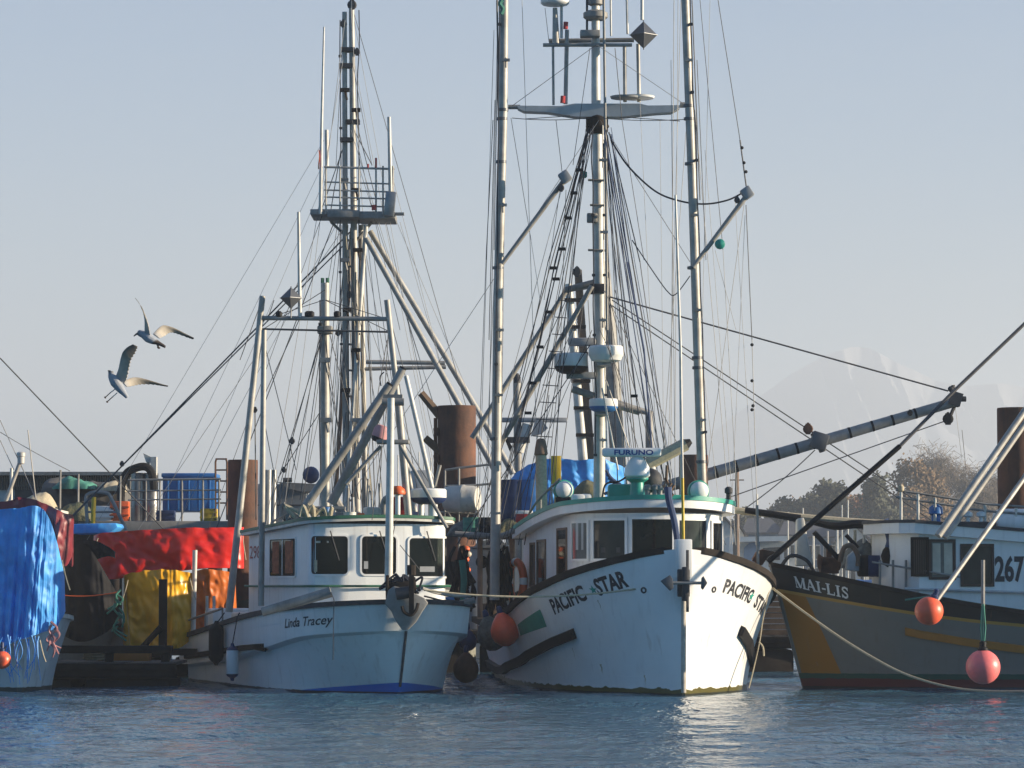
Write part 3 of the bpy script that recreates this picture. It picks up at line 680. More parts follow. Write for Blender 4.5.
heap([(52, 486), (62, 478), (74, 477), (88, 481), (92, 486)], 489, 92.5, 1.2, 'rope_green', 'net_pile', 'green net bundled on top of the grey gear heap', 'net', 3)
heap([(96, 490), (102, 481), (112, 480), (120, 484), (122, 490)], 491, 92.4, 1.2, 'rope_tan', 'net_pile', 'pale tan net bundled on the grey gear heap near the hose', 'net', 5)
gb = MB(); a0 = P(84, 560, 84); gb.tube(smoothpts(pxl([(88, 530), (86, 500), (89, 494), (96, 492), (106, 493), (111, 498), (126, 530)], 82)), .045, 8); gb.tube(pxl([(88, 512), (118, 512)], 82), .03, 6)
gb.build('ladder_hoop', 'galv', label='bare metal hoop rail curving up behind the red tarp, left end', cat='rail')
yp = MB().tube([P(94, 497, 82), P(93, 525, 82)], .06, 8); yp.build('yellow_post', 'yellow', label='thin yellow post inside the bare metal hoop rail', cat='post')

# ------------------------------------------------------------------ tarps and covers
def drape(name, top_, bot, Y, depth, mat, label, amp=.10, folds=7, seed=0, nx=76, nz=36, cat='tarp', back=0.0):
    """cover hanging over something bulky: front face with folds, a crown and two ends (pixel polylines at distance Y)"""
    tp = smoothpts([P(*p, Y) for p in top_], 10); bt = smoothpts([P(*p, Y) for p in bot], 10)
    samp = lambda L_, u: L_[min(len(L_)-1, int(u*(len(L_)-1)))].lerp(L_[min(len(L_)-1, int(u*(len(L_)-1))+1)], u*(len(L_)-1)-int(u*(len(L_)-1)))
    rows = []
    for j in range(nz+1):
        v = j/nz; row = []
        for i in range(nx+1):
            u = i/nx; p = samp(tp, u).lerp(samp(bt, u), v); e = math.sin(math.pi*u)**.35
            fold = (math.sin(u*folds*6.28+math.sin(v*3+seed)*1.2+seed)*.5+math.sin(u*folds*15+seed*2+v*2+2*math.sin(u*9))*.25)*(.55+.45*math.sin(u*11+seed))
            nz_ = mnoise.fractal(V((p.x*1.3+seed, p.z*1.0, seed)), 1, 2, 4)+.55*(1-2*abs(mnoise.noise(V((p.x*2.6+p.z*.9+seed, p.z*1.6-p.x*.5, seed*3)))))+.3*(1-2*abs(mnoise.noise(V((p.x*6+p.z*2, p.z*4-p.x, seed+9)))))
            y = -amp*(fold*(.25+v*.75)+nz_*.9)-.25*v*back
            row.append(p+V((0, y, amp*.3*nz_*(1-v)))+V((p.x, p.y, 0)).normalized()*((1-e)*depth*.4))
        rows.append(row)
    bd = lambda r: V((r.x*1.02, r.y, 0)).normalized()*depth
    crown = [[r+bd(r)*k+V((0, 0, -.10*k*k)) for r in rows[0]] for k in (1, .75, .5, .25)]
    backrow = [V((r.x, r.y, min(r2.z, r.z-.05)))+bd(r) for r, r2 in zip(rows[0], rows[-1])]
    return MB().grid([backrow]+crown+rows).build(name, mat, label=label, cat=cat, group='tarps over gear and boats')
drape('tarp', [(94, 536), (110, 533), (150, 530), (200, 528), (244, 527)], [(94, 572), (104, 579), (130, 577), (170, 572), (205, 568), (244, 568)], 71.6, 1.5, 'tarp_red', 'shiny bright red tarp stretched along the float, above the yellow tarp', .065, 3, 1)
drape('tarp', [(124, 576), (145, 572), (165, 570), (176, 571), (194, 574)], [(130, 646), (148, 654), (165, 653), (180, 648), (191, 640)], 68.2, 1.2, 'tarp_yellow', 'crinkled golden yellow tarp hanging below the red tarp', .10, 3, 2)
drape('tarp', [(186, 576), (200, 571), (215, 571), (235, 573)], [(184, 640), (200, 642), (215, 640), (238, 632)], 70.6, 1.1, 'tarp_orange', 'dark orange tarp beside the yellow tarp, behind the small white stern', .10, 3, 4)
fr = MB(); fr.box(P(163, 616, 67.6), (.16, .14, 1.5)); fr.tube([P(142, 648, 67.5), P(161, 627, 67.5)], .07, 6); fr.box(P(158, 652, 67.5), (1.6, .16, .14))
fr.build('timber_prop', 'wood_dark', label='dark timber prop with a diagonal brace in front of the yellow tarp', cat='prop')
# dark boat with a black cover
bk = Boat('small grey skiff under a black cover, bow beside the blue tarp boat', P(112, 686, 69.5)*1, R(30)); bk.root.location.z = 0; bk.stem.z = 0
bk.setup(4.5, ([0, .4, 1, 2, 4.5], [.06, .7, 1.05, 1.25, 1.2]), ([0, .6, 1.5, 4.5], [.03, .5, .85, .95]), ([0, 4.5], [1.15, .95]), .5, 1.3)
bk.hull(hull_mat('skiff_hull', [(0, 1, 0, .12, -1, (.02, .02, .02), .05)], (.30, .30, .29), .5, .5), 12); bk.cap('gunwale', 'rubber', .05, .07)
bk.deckplate(.25, 'wood_dark')
drape('tarp', [(64, 560), (74, 548), (85, 545), (95, 556), (106, 574), (118, 596)], [(62, 634), (74, 641), (88, 641), (100, 636), (112, 628), (121, 614)], 67.8, 2.2, 'tarp_black', 'black cover stretched over the small grey skiff', .07, 3, 6)
drape('tarp', [(70, 545), (80, 540), (95, 541), (108, 547), (116, 553)], [(70, 575), (82, 566), (95, 560), (108, 556), (116, 558)], 68.6, 1.0, 'tarp_black', 'loose black sheet pulled up just left of the red tarp', .06, 3, 9)
ln = MB().tube(line(P(60, 595, 67.5), P(118, 592, 67.5), .05), .012, 5); ln.build('lashing', 'orange', label='thin orange lashing line across the black skiff cover', cat='rope')
tg = MB()
for i in range(9):
    a = P(113+rng.uniform(0, 8), 590+i*4.5, 67.4); tg.tube(smoothpts([a, a+V((rng.uniform(-.15, .15), -.05, -.12)), a+V((rng.uniform(-.2, .2), 0, -.3))], 5), .022, 5)
tg.build('net_fringe', 'rope_green', label='frayed bluish net cord hanging at the edge of the black skiff cover', cat='net')

# ------------------------------------------------------------------ boat under the blue tarp, left edge
sk = MB(); sk.prism(pxl([(70, 524), (116, 523), (118, 527), (110, 533), (72, 534)], 80), (0, 1.4, 0)); sk.build('covered_dinghy', 'tarp_blue', label='pale blue covered dinghy below the bare metal hoop rail', cat='dinghy', bevel=.04)
bt = Boat('white boat at the left edge under blue and red tarps', P(22, 690, 61.5)*1, R(24)); bt.root.location.z = 0; bt.stem.z = 0
bt.setup(8, ([0, .25, .6, 1.2, 3, 8], [.2, .7, 1.0, 1.3, 1.6, 1.6]), ([0, .5, 1.2, 3, 8], [.05, .55, .95, 1.3, 1.4]), ([0, 3, 8], [1.45, 1.25, 1.1]), .15, 1.4)
bt.hull(hull_mat('tarp_boat_hull', [(0, 1, 0, .10, -1, (.05, .06, .05), .08)], (.72, .73, .72), .4, .6), 14); bt.cap('gunwale', 'offwhite', .08, .08); bt.deckplate(.3, 'offwhite')
w2 = Wall(bt, [(6.5, -1.3), (1.6, -1.25), (1.3, -.9), (1.3, .9), (1.6, 1.25), (6.5, 1.3)], 1.0, lambda a: 3.3); w2.shell('cabin', 'offwhite', bt.root)
roof(bt, offset_outline(w2.o, .06), lambda a: 3.28, .12, .12, bt.root, ['offwhite', 'offwhite'])
drape('tarp', [(-60, 512), (-30, 508), (0, 509), (22, 508), (40, 507), (50, 520), (58, 545), (65, 578)], [(-60, 640), (-30, 648), (-4, 650), (14, 642), (30, 637), (44, 632), (56, 628), (66, 612)], 60.8, 3.4, 'tarp_blue', 'ragged bright blue tarp with long folds over the boat at the left edge', .10, 13, 3, 150, 50)
drape('tarp', [(-40, 506), (0, 502), (22, 497), (44, 504), (62, 512), (73, 515), (73, 530)], [(-40, 513), (0, 510), (24, 512), (44, 540), (56, 556), (66, 566), (74, 552)], 61.6, 2.6, 'tarp_maroon', 'creased dark red tarp lying over the top of the blue tarp', .12, 6, 8, 60, 20)
tr = MB()
for i in range(16):
    a = P(4+i*2.3+rng.uniform(-2, 2), 636+rng.uniform(-4, 6), 60.4); tr.tube(smoothpts([a, a+V((rng.uniform(-.1, .1), -.03, -.3)), a+V((rng.uniform(-.18, .18), 0, -rng.uniform(.5, .9)))], 5), .012, 4, .005)
tr.build('tarp_shreds', 'tarp_blue', label='torn blue tarp threads trailing down the white hull at the left edge', cat='tarp')
fb = MB()
for i in range(8):
    a = P(50+rng.uniform(-2, 5), 622+i*3, 60.9); fb.tube(smoothpts([a, a+V((rng.uniform(-.12, .12), -.05, -.12)), a+V((rng.uniform(-.12, .2), 0, -.26))], 5), .03, 5, .012)
fb.build('rope_bundle', 'pink', label='bundle of faded pink and tan line hanging at the corner of the blue tarp', cat='rope')
def buoy(px, py, Y, rpx, mat, label, neck=(0, 0, 1), group='round red buoys', lug='blue_dark', squash=1.0):
    c = P(px, py, Y); r = rpx*Y/FPX; t = empty('buoy', c-V((0, 0, r))); tag(t, label, 'buoy', group)
    pr = [(r*math.sin(a)*1.0, -r*math.cos(a)*squash) for a in np.linspace(0, math.pi*.93, 20)]
    MB().lathe(c, pr, 28, neck).build('float', mat, t)
    nk = V(neck).normalized(); MB().lathe(c+nk*r*.96*squash, [(r*.30, -.03), (r*.30, .04), (r*.2, .06), (r*.2, .15), (r*.12, .17)], 14, neck).build('lug', lug, t)
    return t
buoy(2, 660, 60.0, 9, 'buoy_red', 'red buoy at the left edge, half out of the frame, against the white hull', group='round red buoys')
# little mast and lines of that boat
pole(bt.root, 'light_mast', [(4, 506), (20, 462)], 64, .04, 'alu'); pole(bt.root, 'light_mast', [(11, 505), (11.5, 468)], 64.3, .03, 'whitepipe')
MB().lathe(P(21, 459, 64), [(.05, -.1), (.07, -.08), (.07, .04), (.085, .05), (.085, .12), (.04, .14)], 12).build('mast_lamp', 'offwhite', bt.root)
stays(bt.root, [(0, 420, 37, 500), (0, 432, 70, 471, 1), (28, 430, 36, 500, 0, .012, 'alu'), (20, 462, 36, 500), (0, 440, 14, 470)], 64, 'wire_light', .008)
stays(pier, [(0, 358, 108, 471, 0, .018, 'wire')], 90)

# ------------------------------------------------------------------ the small white boat on the left (name on the bow)
st = PZ(409, 0, 60); LT = Boat('small white fishing boat with a green edged wheelhouse roof and a blue waterline', st, R(19)); lr = LT.root
LT.setup(10.4, ([0, .12, .3, .6, 1, 1.6, 2.2, 4, 10], [.20, .58, .88, 1.22, 1.50, 1.68, 1.78, 1.88, 1.82]),
         ([0, .6, 1.3, 2.2, 3.4, 5, 10], [.03, .42, .92, 1.36, 1.62, 1.68, 1.6]),
         ([0, 1, 3, 5, 10], [1.70, 1.63, 1.51, 1.37, .93]), .62, 1.3, ([0, .6, 1.5, 3, 6, 10], [1.17, 1.12, 1.05, .86, .55, .35]), 2.4)
LT.hull(hull_mat('white_hull_blue_waterline', [(0, 1, 0, .05, -1, (.035, .035, .04), .05), ((.075, 0), (1, 1), (0, 0), (.22, .045), (-1, 1), (.02, .16, .55), .0)], (.80, .81, .79), .32, .22))
LT.cap('rub_rail', 'darkgrey', .06, .09); LT.deckplate(.14, 'offwhite')
# dark vertical paint seam at the stem
MB().tube([LT.W(LT.rake*(1-z/1.7)-.015, 0, z) for z in (.15, .6, 1.16)], .028, 6).build('stem_band', 'darkgrey', lr)
LT.strake('fender_strake', -1, LT.t_at(272, -1, .8), 9.7, LT.zs(4)-.80, LT.zs(9.7)-.52, .11, .07, 'wood_dark')
LT.lettering('bow_name', 'Linda Tracey', -1, 285, 333, .36, .17, 'letter_black', .012, .22)
# wheelhouse
ol = [(6.0, -1.45)]+[(a, -1.45) for a in (5, 4, 3, 2.2)]+[(1.62, -1.45), (1.44, -1.37), (1.36, -1.19), (1.30, -.45), (1.30, .3), (1.36, .95), (1.44, 1.13), (1.62, 1.21)]+[(a, 1.21) for a in (2.2, 3, 4, 5)]+[(6.0, 1.21)]
WL = Wall(LT, ol, 1.2, lambda a: 3.13-.035*max(0, a-1.4)); WL.shell('wheelhouse', noise_mat('wheelhouse_white', (.78, .79, .78), .35, var=.12, scale=1.2, streak=.3), lr)
MB().grid([[LT.W(6, -1.45, 1.0), LT.W(6, 1.21, 1.0)], [LT.W(6, -1.45, 2.95), LT.W(6, 1.21, 2.95)]]).build('aft_bulkhead', 'white', lr)
rl = roof(LT, offset_outline(ol, .17), WL.zt, .11, .06, lr, ['offwhite', 'green'], trim=.055)
kf = WL.k_at(306, 2.5); kb = WL.k_at(452, 2.5)
for (a, b_, zb, zt_) in ((312, 347.5, 2.20, 2.90), (361.5, 396, 2.20, 2.90), (409, 442, 2.16, 2.87)):
    o = WL.rwindow(a, b_, zb, zt_, lr, lo=kf-.3, hi=kb+.3)
    px = (a+b_)/2; k = WL.k_at(px, 2.9, kf-.3, kb+.3); k2 = WL.k_at(px+9, 2.5, kf-.3, kb+.3)
    MB().tube([WL.at(k, 3.0, .06), WL.at(k2, 2.45, .045)], .012, 5).build('wiper', 'darkgrey', o)
def lt_item(px, py, w_, h_, mat, name):
    z = P(0, py, 61).z; k = WL.k_at(px, z, kf-.3, kb+.3); MB().add([WL.at(k+dx*w_/2, z+dz*h_/2, .015) for dx, dz in ((-1, -1), (1, -1), (1, 1), (-1, 1))], [(0, 1, 2, 3)]).build(name, mat, lr, smooth=False)
lt_item(322, 542, .24, .035, 'cream', 'cabin_lamp'); lt_item(316, 566, .05, .22, 'rope_tan', 'window_curtain'); lt_item(366, 565, .08, .14, 'greypaint', 'dash_gauge'); lt_item(427, 569, .3, .10, 'greypaint', 'dash_box')
ws = WL.rwindow(270.5, 296, 2.17, 2.87, lr, lo=0, hi=kf, pane='pane_brown', rad=.05)
k0, k1 = WL.k_at(270.5, 2.5, 0, kf), WL.k_at(296, 2.5, 0, kf)
MB().grid([[WL.at((k0+k1)/2+d, z, .02) for z in (2.18, 2.86)] for d in (-.025, .025)]).build('mullion', 'white_clean', ws, smooth=False)
for f0, f1 in ((.10, .36), (.60, .90)):
    MB().grid([[WL.at(k0+(k1-k0)*(f0+(f1-f0)*i/8), z, .012+.003*(i % 2)) for z in (2.22, 2.83)] for i in range(9)]).build('curtain', 'curtain', ws)
WL.label('side_number', '2982', 250, 264.5, 2.52, .25, 'letter_red', lr, .0, 0, kf)
# hand rail round the wheelhouse front (green) and mouldings
hr = []
for k in np.linspace(.1, WL.d[-1]-.6, 60): hr.append(WL.at(k, 1.98-.0*k, .10))
MB().tube(hr, .025, 6).build('hand_rail', 'green', lr)
for k in np.linspace(.4, WL.d[-1]-1, 8): MB().tube([WL.at(k, 1.98, 0), WL.at(k, 1.98, .10)], .014, 5).build('rail_bracket', 'galv', lr)
# bow roller bracket and windlass
an = empty('x', (0, 0, 0)); bpy.data.objects.remove(an)
yb = 59.55
br = MB(); br.prism(pxl([(385, 604), (388, 590), (394, 586), (403, 588), (424, 598), (428, 603), (422, 612), (416, 622), (408, 630), (402, 630), (395, 620), (391, 611)], yb+.05), (0, .22, 0))
br.build('bow_roller', 'galv', lr, bevel=.02)
MB().tube([P(396, 594, yb-.1), P(410, 592, yb-.1)], .11, 12).build('roller', 'darkgrey', lr)
ac = MB(); ac.box(P(411.5, 592, yb-.16), (.09, .10, .85)); ac.tube(pxl([(411.5, 575), (411.5, 565)], yb-.16), .08, 8); ac.tube(smoothpts(pxl([(402, 606), (404, 612), (411, 615), (416, 610), (418, 603)], yb-.2), 5), .035, 6)
ac.build('anchor', 'wood_dark', lr)
wl_ = MB(); wl_.tube([P(389, 588, yb+.3), P(416, 586, yb+.3)], .17, 14); wl_.tube([P(386, 588, yb+.3), P(389, 588, yb+.3)], .24, 14); wl_.box(P(402, 594, yb+.35), (.5, .3, .2)); wl_.build('anchor_winch', 'wood_dark', lr, bevel=.01)
ch = MB()
for i in range(14):
    a = P(390+rng.uniform(0, 30), 583+rng.uniform(-4, 4), yb+.25); ch.tube(smoothpts([a, a+V((rng.uniform(-.2, .2), -.05, .1)), a+V((rng.uniform(-.3, .3), -.08, -.15))], 5), .022, 5)
ch.build('winch_line', 'rope_dark', lr)
# bow boom lying on the rail, bow rail pipes
MB().tube(pxl([(262, 612), (331, 592)], 59.7), .085, 10, .10).build('deck_boom', 'galv', lr)
MB().tube(pxl([(331, 592), (334, 600), (333, 660)], 59.6), .008, 5).build('hanging_line', 'rope_dark', lr)
MB().tube(line(P(422, 588, 59.6), P(470, 596, 61), .05), .03, 8).build('bow_pipe', 'galv', lr)
MB().tube(smoothpts(pxl([(424, 596), (440, 600), (460, 604), (472, 606)], 60.6)), .018, 6).build('bow_line', 'rope_dark', lr)
MB().tube(pxl([(450, 606), (475, 600)], 61), .06, 8).build('cleat_pipe', 'galv', lr)
# gantry of two leaning legs and a bar
YG = 65.5
pole(lr, 'trolling_pole', [(262.5, 296), (229, 612)], YG, .06, 'alu', .075); pole(lr, 'whip_pole', [(264, 330), (261, 606)], 63, .05, 'alu', .06)
pole(lr, 'trolling_pole', [(387, 300), (402, 440), (431, 600)], YG, .06, 'alu', .05)
pole(lr, 'gantry_bar', [(258, 318), (389, 319)], YG, .045, 'galv')
pole(lr, 'gantry_bar', [(262, 329), (390, 332)], YG+.2, .02, 'wire')
pole(lr, 'mast', [(325, 283), (325, 528)], 66, .085, 'alu', .10)
MB().tube(pxl([(322.5, 284), (322.5, 278)], 66), .035, 8).build('mast_lamp', 'green', lr); MB().tube(pxl([(327.5, 284), (327.5, 278)], 66), .035, 8).build('mast_lamp', 'green', lr)
MB().box(P(325, 330, 65.9), (.30, .3, .16)).build('mast_collar', 'galv', lr, bevel=.03)
for px in (279, 308, 311, 337): MB().lathe(P(px, 317, YG), [(.05, 0), (.07, .02), (.07, .09), (.03, .12)], 10).build('deck_lamp', 'black', lr)
pole(lr, 'aerial', [(298.5, 212), (300, 318)], YG, .028, 'whitepipe', .04); diamond(lr, 291, 298, YG-.15, 22)
MB().tube(pxl([(291, 307), (291, 318)], YG-.1), .015, 5).build('reflector_post', 'galv', lr)
# booms with their crutch
MB().tube(pxl([(389, 385), (306, 506)], 62.2), .075, 12, .085).build('boom', 'galv', lr); MB().tube(pxl([(390.2, 383.3), (389, 385)], 62.19), .065, 12).build('boom_mouth', 'black', lr)
MB().tube(pxl([(402.5, 369), (331, 504)], 62.6), .075, 12, .09).build('boom', 'galv', lr); MB().tube(pxl([(403.4, 367.3), (402.5, 369)], 62.59), .07, 12).build('boom_mouth', 'black', lr)
MB().tube(smoothpts(pxl([(381, 386), (380, 377), (384, 372)], 62.2)), .012, 5).build('hose', 'rope_dark', lr)
pole(lr, 'crutch_post', [(391, 398), (388.5, 586)], 60.35, .065, 'whitepipe', .075); pole(lr, 'crutch_post', [(398, 400), (409, 522)], 62.5, .07, 'alu')
pole(lr, 'crutch_bar', [(382, 402), (404, 402)], 61.6, .07, 'galv'); MB().box(P(393, 397, 61.8), (.36, .3, .08)).build('crutch_plate', 'galv', lr)
MB().box(P(393, 442, 61.6), (.60, .5, .07)).build('crutch_step', 'galv', lr, bevel=.01)
pole(lr, 'brace', [(400, 445), (447, 528)], 61.4, .035, 'galv'); pole(lr, 'brace', [(381, 446), (346, 484)], 61.8, .035, 'galv')
pole(lr, 'brace', [(406, 376), (432, 488)], 64, .045, 'whitepipe')
pole(lr, 'brace', [(440, 465), (433, 492)], 64.4, .035, 'galv')
kb_ = MB().lathe(P(381, 433, 61.9), [(.10, -.12), (.15, -.1), (.16, .06), (.12, .13), (.05, .15)], 14, (.35, 0, .9)); kb_.build('hooded_lamp', 'pink', lr); MB().lathe(P(379, 436.5, 61.85), [(.09, -.11), (.13, -.08), (.13, -.02)], 14, (.35, 0, .9)).build('lamp_glass', 'black', lr)
# roof gear
zr = 3.22
def on_roof(px, aft):            # point of the roof top at image column px
    ls = np.linspace(-1.4, 1.4, 200); xs = [proj(LT.W(aft, l_, zr))[0] for l_ in ls]; return LT.W(aft, float(ls[int(np.argmin([abs(x-px) for x in xs]))]), zr-.03*(aft-1.4)+.02)
p = on_roof(433, 2.6); MB().tube([p, p+V((0, 0, .45))], .09, 12).build('radar_post', 'white', lr); p2 = on_roof(421, 3.0); MB().tube([p2, p2+V((0, 0, .48))], .06, 10).build('radar_post', 'white', lr)
radome(lr, 428.5, 496, p.y, 36, 15, ['white_clean', 'blue_dark'])
def small(name, mat, label, cat, p, size, group=None, rz=0): return MB().box(p+V((0, 0, size[2]/2)), size, rz).build(name, mat, label=label, cat=cat, group=group, bevel=min(size)*.15)
t = empty('jerry_can', on_roof(400, 3.2)); tag(t, 'dark red fuel can on the roof left of the small radar dome', 'can')
pj = on_roof(400, 3.2); MB().box(pj+V((0, 0, .25)), (.34, .24, .5)).build('can_body', 'red', t, bevel=.05); MB().tube([pj+V((-.08, 0, .5)), pj+V((-.06, 0, .58)), pj+V((.08, 0, .58)), pj+V((.1, 0, .5))], .02, 6).build('handle', 'red', t)
pj = on_roof(397.5, 2.4); t = empty('beacon_lamp', pj); tag(t, 'small red topped beacon on a white stalk on the small wheelhouse roof', 'lamp')
MB().tube([pj, pj+V((0, 0, .5))], .05, 10).build('stalk', 'white', t); MB().lathe(pj+V((0, 0, .5)), [(.14, 0), (.15, .03), (.13, .10), (.06, .16)], 16).build('lens', 'orange', t)
pj = on_roof(325, 2.6); drum(pj, .11, .26, 'blue', 'small blue canister on the roof near the booms', 'can'); pj = on_roof(310, 2.5)
t = empty('line_bundle', pj); tag(t, 'pale bundle of line heaped on the small boat roof left of the blue canister', 'line')
lb_ = MB()
for i in range(7):
    a = pj+V((rng.uniform(-.35, .35), rng.uniform(-.2, .2), .05)); lb_.tube(smoothpts([a, a+V((rng.uniform(-.2, .2), 0, rng.uniform(.1, .25))), a+V((rng.uniform(-.25, .25), 0, .02))], 6), .04, 6)
lb_.build('loops', 'rope_tan', t)
pj = on_roof(350, 2.4); drum(pj, .12, .16, 'whitepipe', 'low white pot on the small wheelhouse roof behind the front pole', 'pot')
pj = on_roof(361, 2.7); small('tool_box', 'orange', 'tiny orange box on the small wheelhouse roof', 'box', pj, (.13, .1, .16))
lu = MB()
for i in range(9):
    px = 262+i*4.2; a = on_roof(px, 3.4); lu.tube(smoothpts([a, a+V((rng.uniform(-.15, .15), 0, rng.uniform(.1, .4))), a+V((rng.uniform(-.3, .3), 0, rng.uniform(0, .15)))], 5), .022, 5)
lu.build('roof_lines', 'galv', lr)
a, b_ = on_roof(263, 4.5), on_roof(288, 3.0); MB().tube(pxl([(334, 497), (346, 521)], 63.5), .09, 8).build('roof_strut', 'galv', lr); MB().box(P(329, 508, 62.4), (.62, .3, .06)).build('boom_rest', 'galv', lr)
# aft deck: post, pot-like winch and life line floats
pole(lr, 'deck_post', [(195, 550), (193, 640)], 68.4, .05, 'whitepipe'); MB().box(LT.W(8.5, -1.2, 1.25), (.9, .7, .55), R(19)).build('net_roller', 'white', lr, bevel=.06)
MB().box(LT.W(7.2, -.9, 1.2), (1.0, .9, .5), R(19)).build('hatch_box', 'offwhite', lr, bevel=.05)
for px in (207, 214): pole(lr, 'rail_post', [(px, 596), (px, 632)], 67.6, .03, 'whitepipe')
mb = MB(); mb.tube(smoothpts([LT.S(t, LT.zs(t), -1)+V((0, 0, .30)) for t in (9.5, 8.5, 7.5, 6.5)], 5), .025, 6); mb.build('stern_rail', 'galv', lr)
for t_ in (9.5, 8, 6.5): MB().tube([LT.S(t_, LT.zs(t_), -1), LT.S(t_, LT.zs(t_), -1)+V((0, 0, .3))], .02, 6).build('rail_post', 'galv', lr)
def fender(p, L_, r, mat, tipm, label, group='fenders hung over the sides'):
    t = empty('fender', p-V((0, 0, L_))); tag(t, label, 'fender', group); p = V(p)-V((0, 0, L_))
    MB().lathe(p, [(r*.35, 0), (r*.8, L_*.06), (r, L_*.14), (r, L_*.86), (r*.8, L_*.94), (r*.35, L_)], 18).build('body', mat, t)
    MB().lathe(p-V((0, 0, .004)), [(.03, -.06), (r*.36, -.005), (r*.83, L_*.06), (r*1.01, L_*.125)], 18).build('tip', tipm, t)
    MB().lathe(p+V((0, 0, .004)), [(r*1.01, L_*.875), (r*.83, L_*.94), (r*.36, L_+.005), (.03, L_+.06)], 18).build('tip', tipm, t)
    return t
tt = LT.t_at(240.5, -1, .7); q = LT.S(tt, LT.zs(tt)-.55, -1, .16); fender(q, .60, .12, 'white_clean', 'blue_dark', 'white cylinder fender with dark blue tips hanging on the small boat hull')
MB().tube([q+V((0, 0, .04)), LT.S(tt, LT.zs(tt)+.02, -1, .05), LT.S(tt, LT.zs(tt)+.1, -1)], .012, 5).build('fender_line', 'rope_dark', lr)
tt = LT.t_at(225, -1, .3); q = LT.S(tt, LT.zs(tt)-.02, -1, .17); fender(q, .75, .15, 'rubber', 'black', 'black sausage fender hanging beside the white one on the small boat hull')
MB().tube([q, LT.S(tt, LT.zs(tt)+.2, -1, .0)], .012, 5).build('fender_line', 'rope_dark', lr)
q = P(163+20, 606, 67); 
# rigging of this boat
stays(lr, [(325, 290, 262, 330), (325, 300, 388, 331), (300, 318, 262, 400), (324, 330, 272, 500), (322, 334, 282, 520), (320, 338, 292, 440), (292, 440, 284, 470), (284, 470, 270, 525), (292, 440, 276, 528), (320, 412, 278, 478),
           (326, 335, 336, 480), (388, 335, 378, 520), (402, 440, 440, 500), (388, 310, 430, 470), (262, 340, 236, 520), (268, 318, 274, 300), (325, 340, 345, 470), (330, 335, 372, 500), (262, 300, 240, 360)], 65.8, 'wire', .0085)
block(lr, 292, 441, 65.8, .06); block(lr, 284, 470, 65.8, .05); block(lr, 255, 410, 65.8, .05)
stays(lr, [(255, 410, 256, 520)], 65.8, 'wire', .012)
stays(lr, [(388, 560, 396, 520), (400, 545, 420, 570), (388, 400, 372, 520)], 60.6, 'wire', .008)

# ------------------------------------------------------------------ tall-masted boat behind it
TB = Boat('boat hidden behind the small white one, with tall twin masts and a crow nest', PZ(415, 0, 76), R(14)); tb = TB.root
TB.setup(13, ([0, .5, 1.2, 3, 13], [.1, 1.0, 1.5, 2.1, 2.0]), ([0, 1, 2.5, 5, 13], [.04, .6, 1.3, 1.8, 1.7]), ([0, 3, 7, 13], [2.0, 1.7, 1.4, 1.3]), .3, 1.5)
TB.hull(hull_mat('tall_boat_hull', [(0, 1, 0, .1, -1, (.03, .04, .05), .05)], (.42, .43, .43), .4, .5), 14); TB.cap('gunwale', 'darkgrey', .1, .1); TB.deckplate(.3, 'greypaint')
wt = Wall(TB, [(9.5, -1.4), (5.4, -1.4), (5.2, -1.2), (5.2, 1.2), (5.4, 1.4), (9.5, 1.4)], 1.2, lambda a: 3.4); wt.shell('wheelhouse', 'greypaint', tb)
roof(TB, offset_outline(wt.o, .15), wt.zt, .1, .08, tb, ['offwhite', 'greypaint'])
YT = 81.5
for (x0, y0, x1, y1, r_) in ((344.5, 12, 346, 540, .085), (351.5, 1, 357, 540, .098)): pole(tb, 'mast', [(x0, y0), (x1, y1)], YT, r_*.7, 'alu', r_)
pole(tb, 'mast_ladder', [(361, 225), (366, 540)], YT+.3, .06, 'alu'); pole(tb, 'mast_leg', [(352, 228), (333, 540)], YT+.2, .05, 'rustpale'); pole(tb, 'mast_leg', [(366, 225), (345, 520)], YT-.2, .055, 'whitepipe')
for y in range(240, 530, 26): MB().tube(pxl([(346, y), (357, y+1)], YT), .03, 6).build('mast_rung', 'galv', tb)
for y, x in ((50, 348), (66, 346), (122, 353), (140, 347)): MB().box(P(x, y, YT), (.34, .3, .1)).build('mast_band', 'darkgrey', tb)
block(tb, 352, 5, YT, .12); block(tb, 343.5, 24, YT, .09); block(tb, 357, 52, YT-.1, .08)
nst = MB(); nst.box(P(345, 217, YT), (.78*YT/FPX*42, 1.5, .18)); nst.box(P(378, 218, YT), (.9, 1.4, .18)); nst.box(P(332, 215, YT), (1.0, 1.4, .14)); nst.build('crow_nest_floor', 'galv', tb, bevel=.02)
nest = empty('t', (0, 0, 0)); bpy.data.objects.remove(nest)
zY0, zY1 = YT-.7, YT+.7
for py, r_ in ((167, .03), (182, .022), (190, .022), (197, .022), (205, .022)):
    L_ = [P(325, py, zY0), P(393, py+2, zY0), P(394, py+2, zY1), P(326, py, zY1), P(325, py, zY0)]; MB().tube(L_, r_, 6).build('nest_rail', 'alu', tb)
for px in (326, 340, 359, 376, 383, 393):
    for yy in (zY0, zY1): MB().tube([P(px, 166, yy), P(px, 214, yy)], .026, 6).build('nest_post', 'alu', tb)
MB().box(P(390, 204, zY0-.05), (.26, .12, .62), ry=.1).build('nest_box', 'steel_drum', tb, bevel=.03)
MB().tube(pxl([(374, 205), (374, 210)], zY0-.03), .06, 8).build('nest_bottle', 'red', tb)
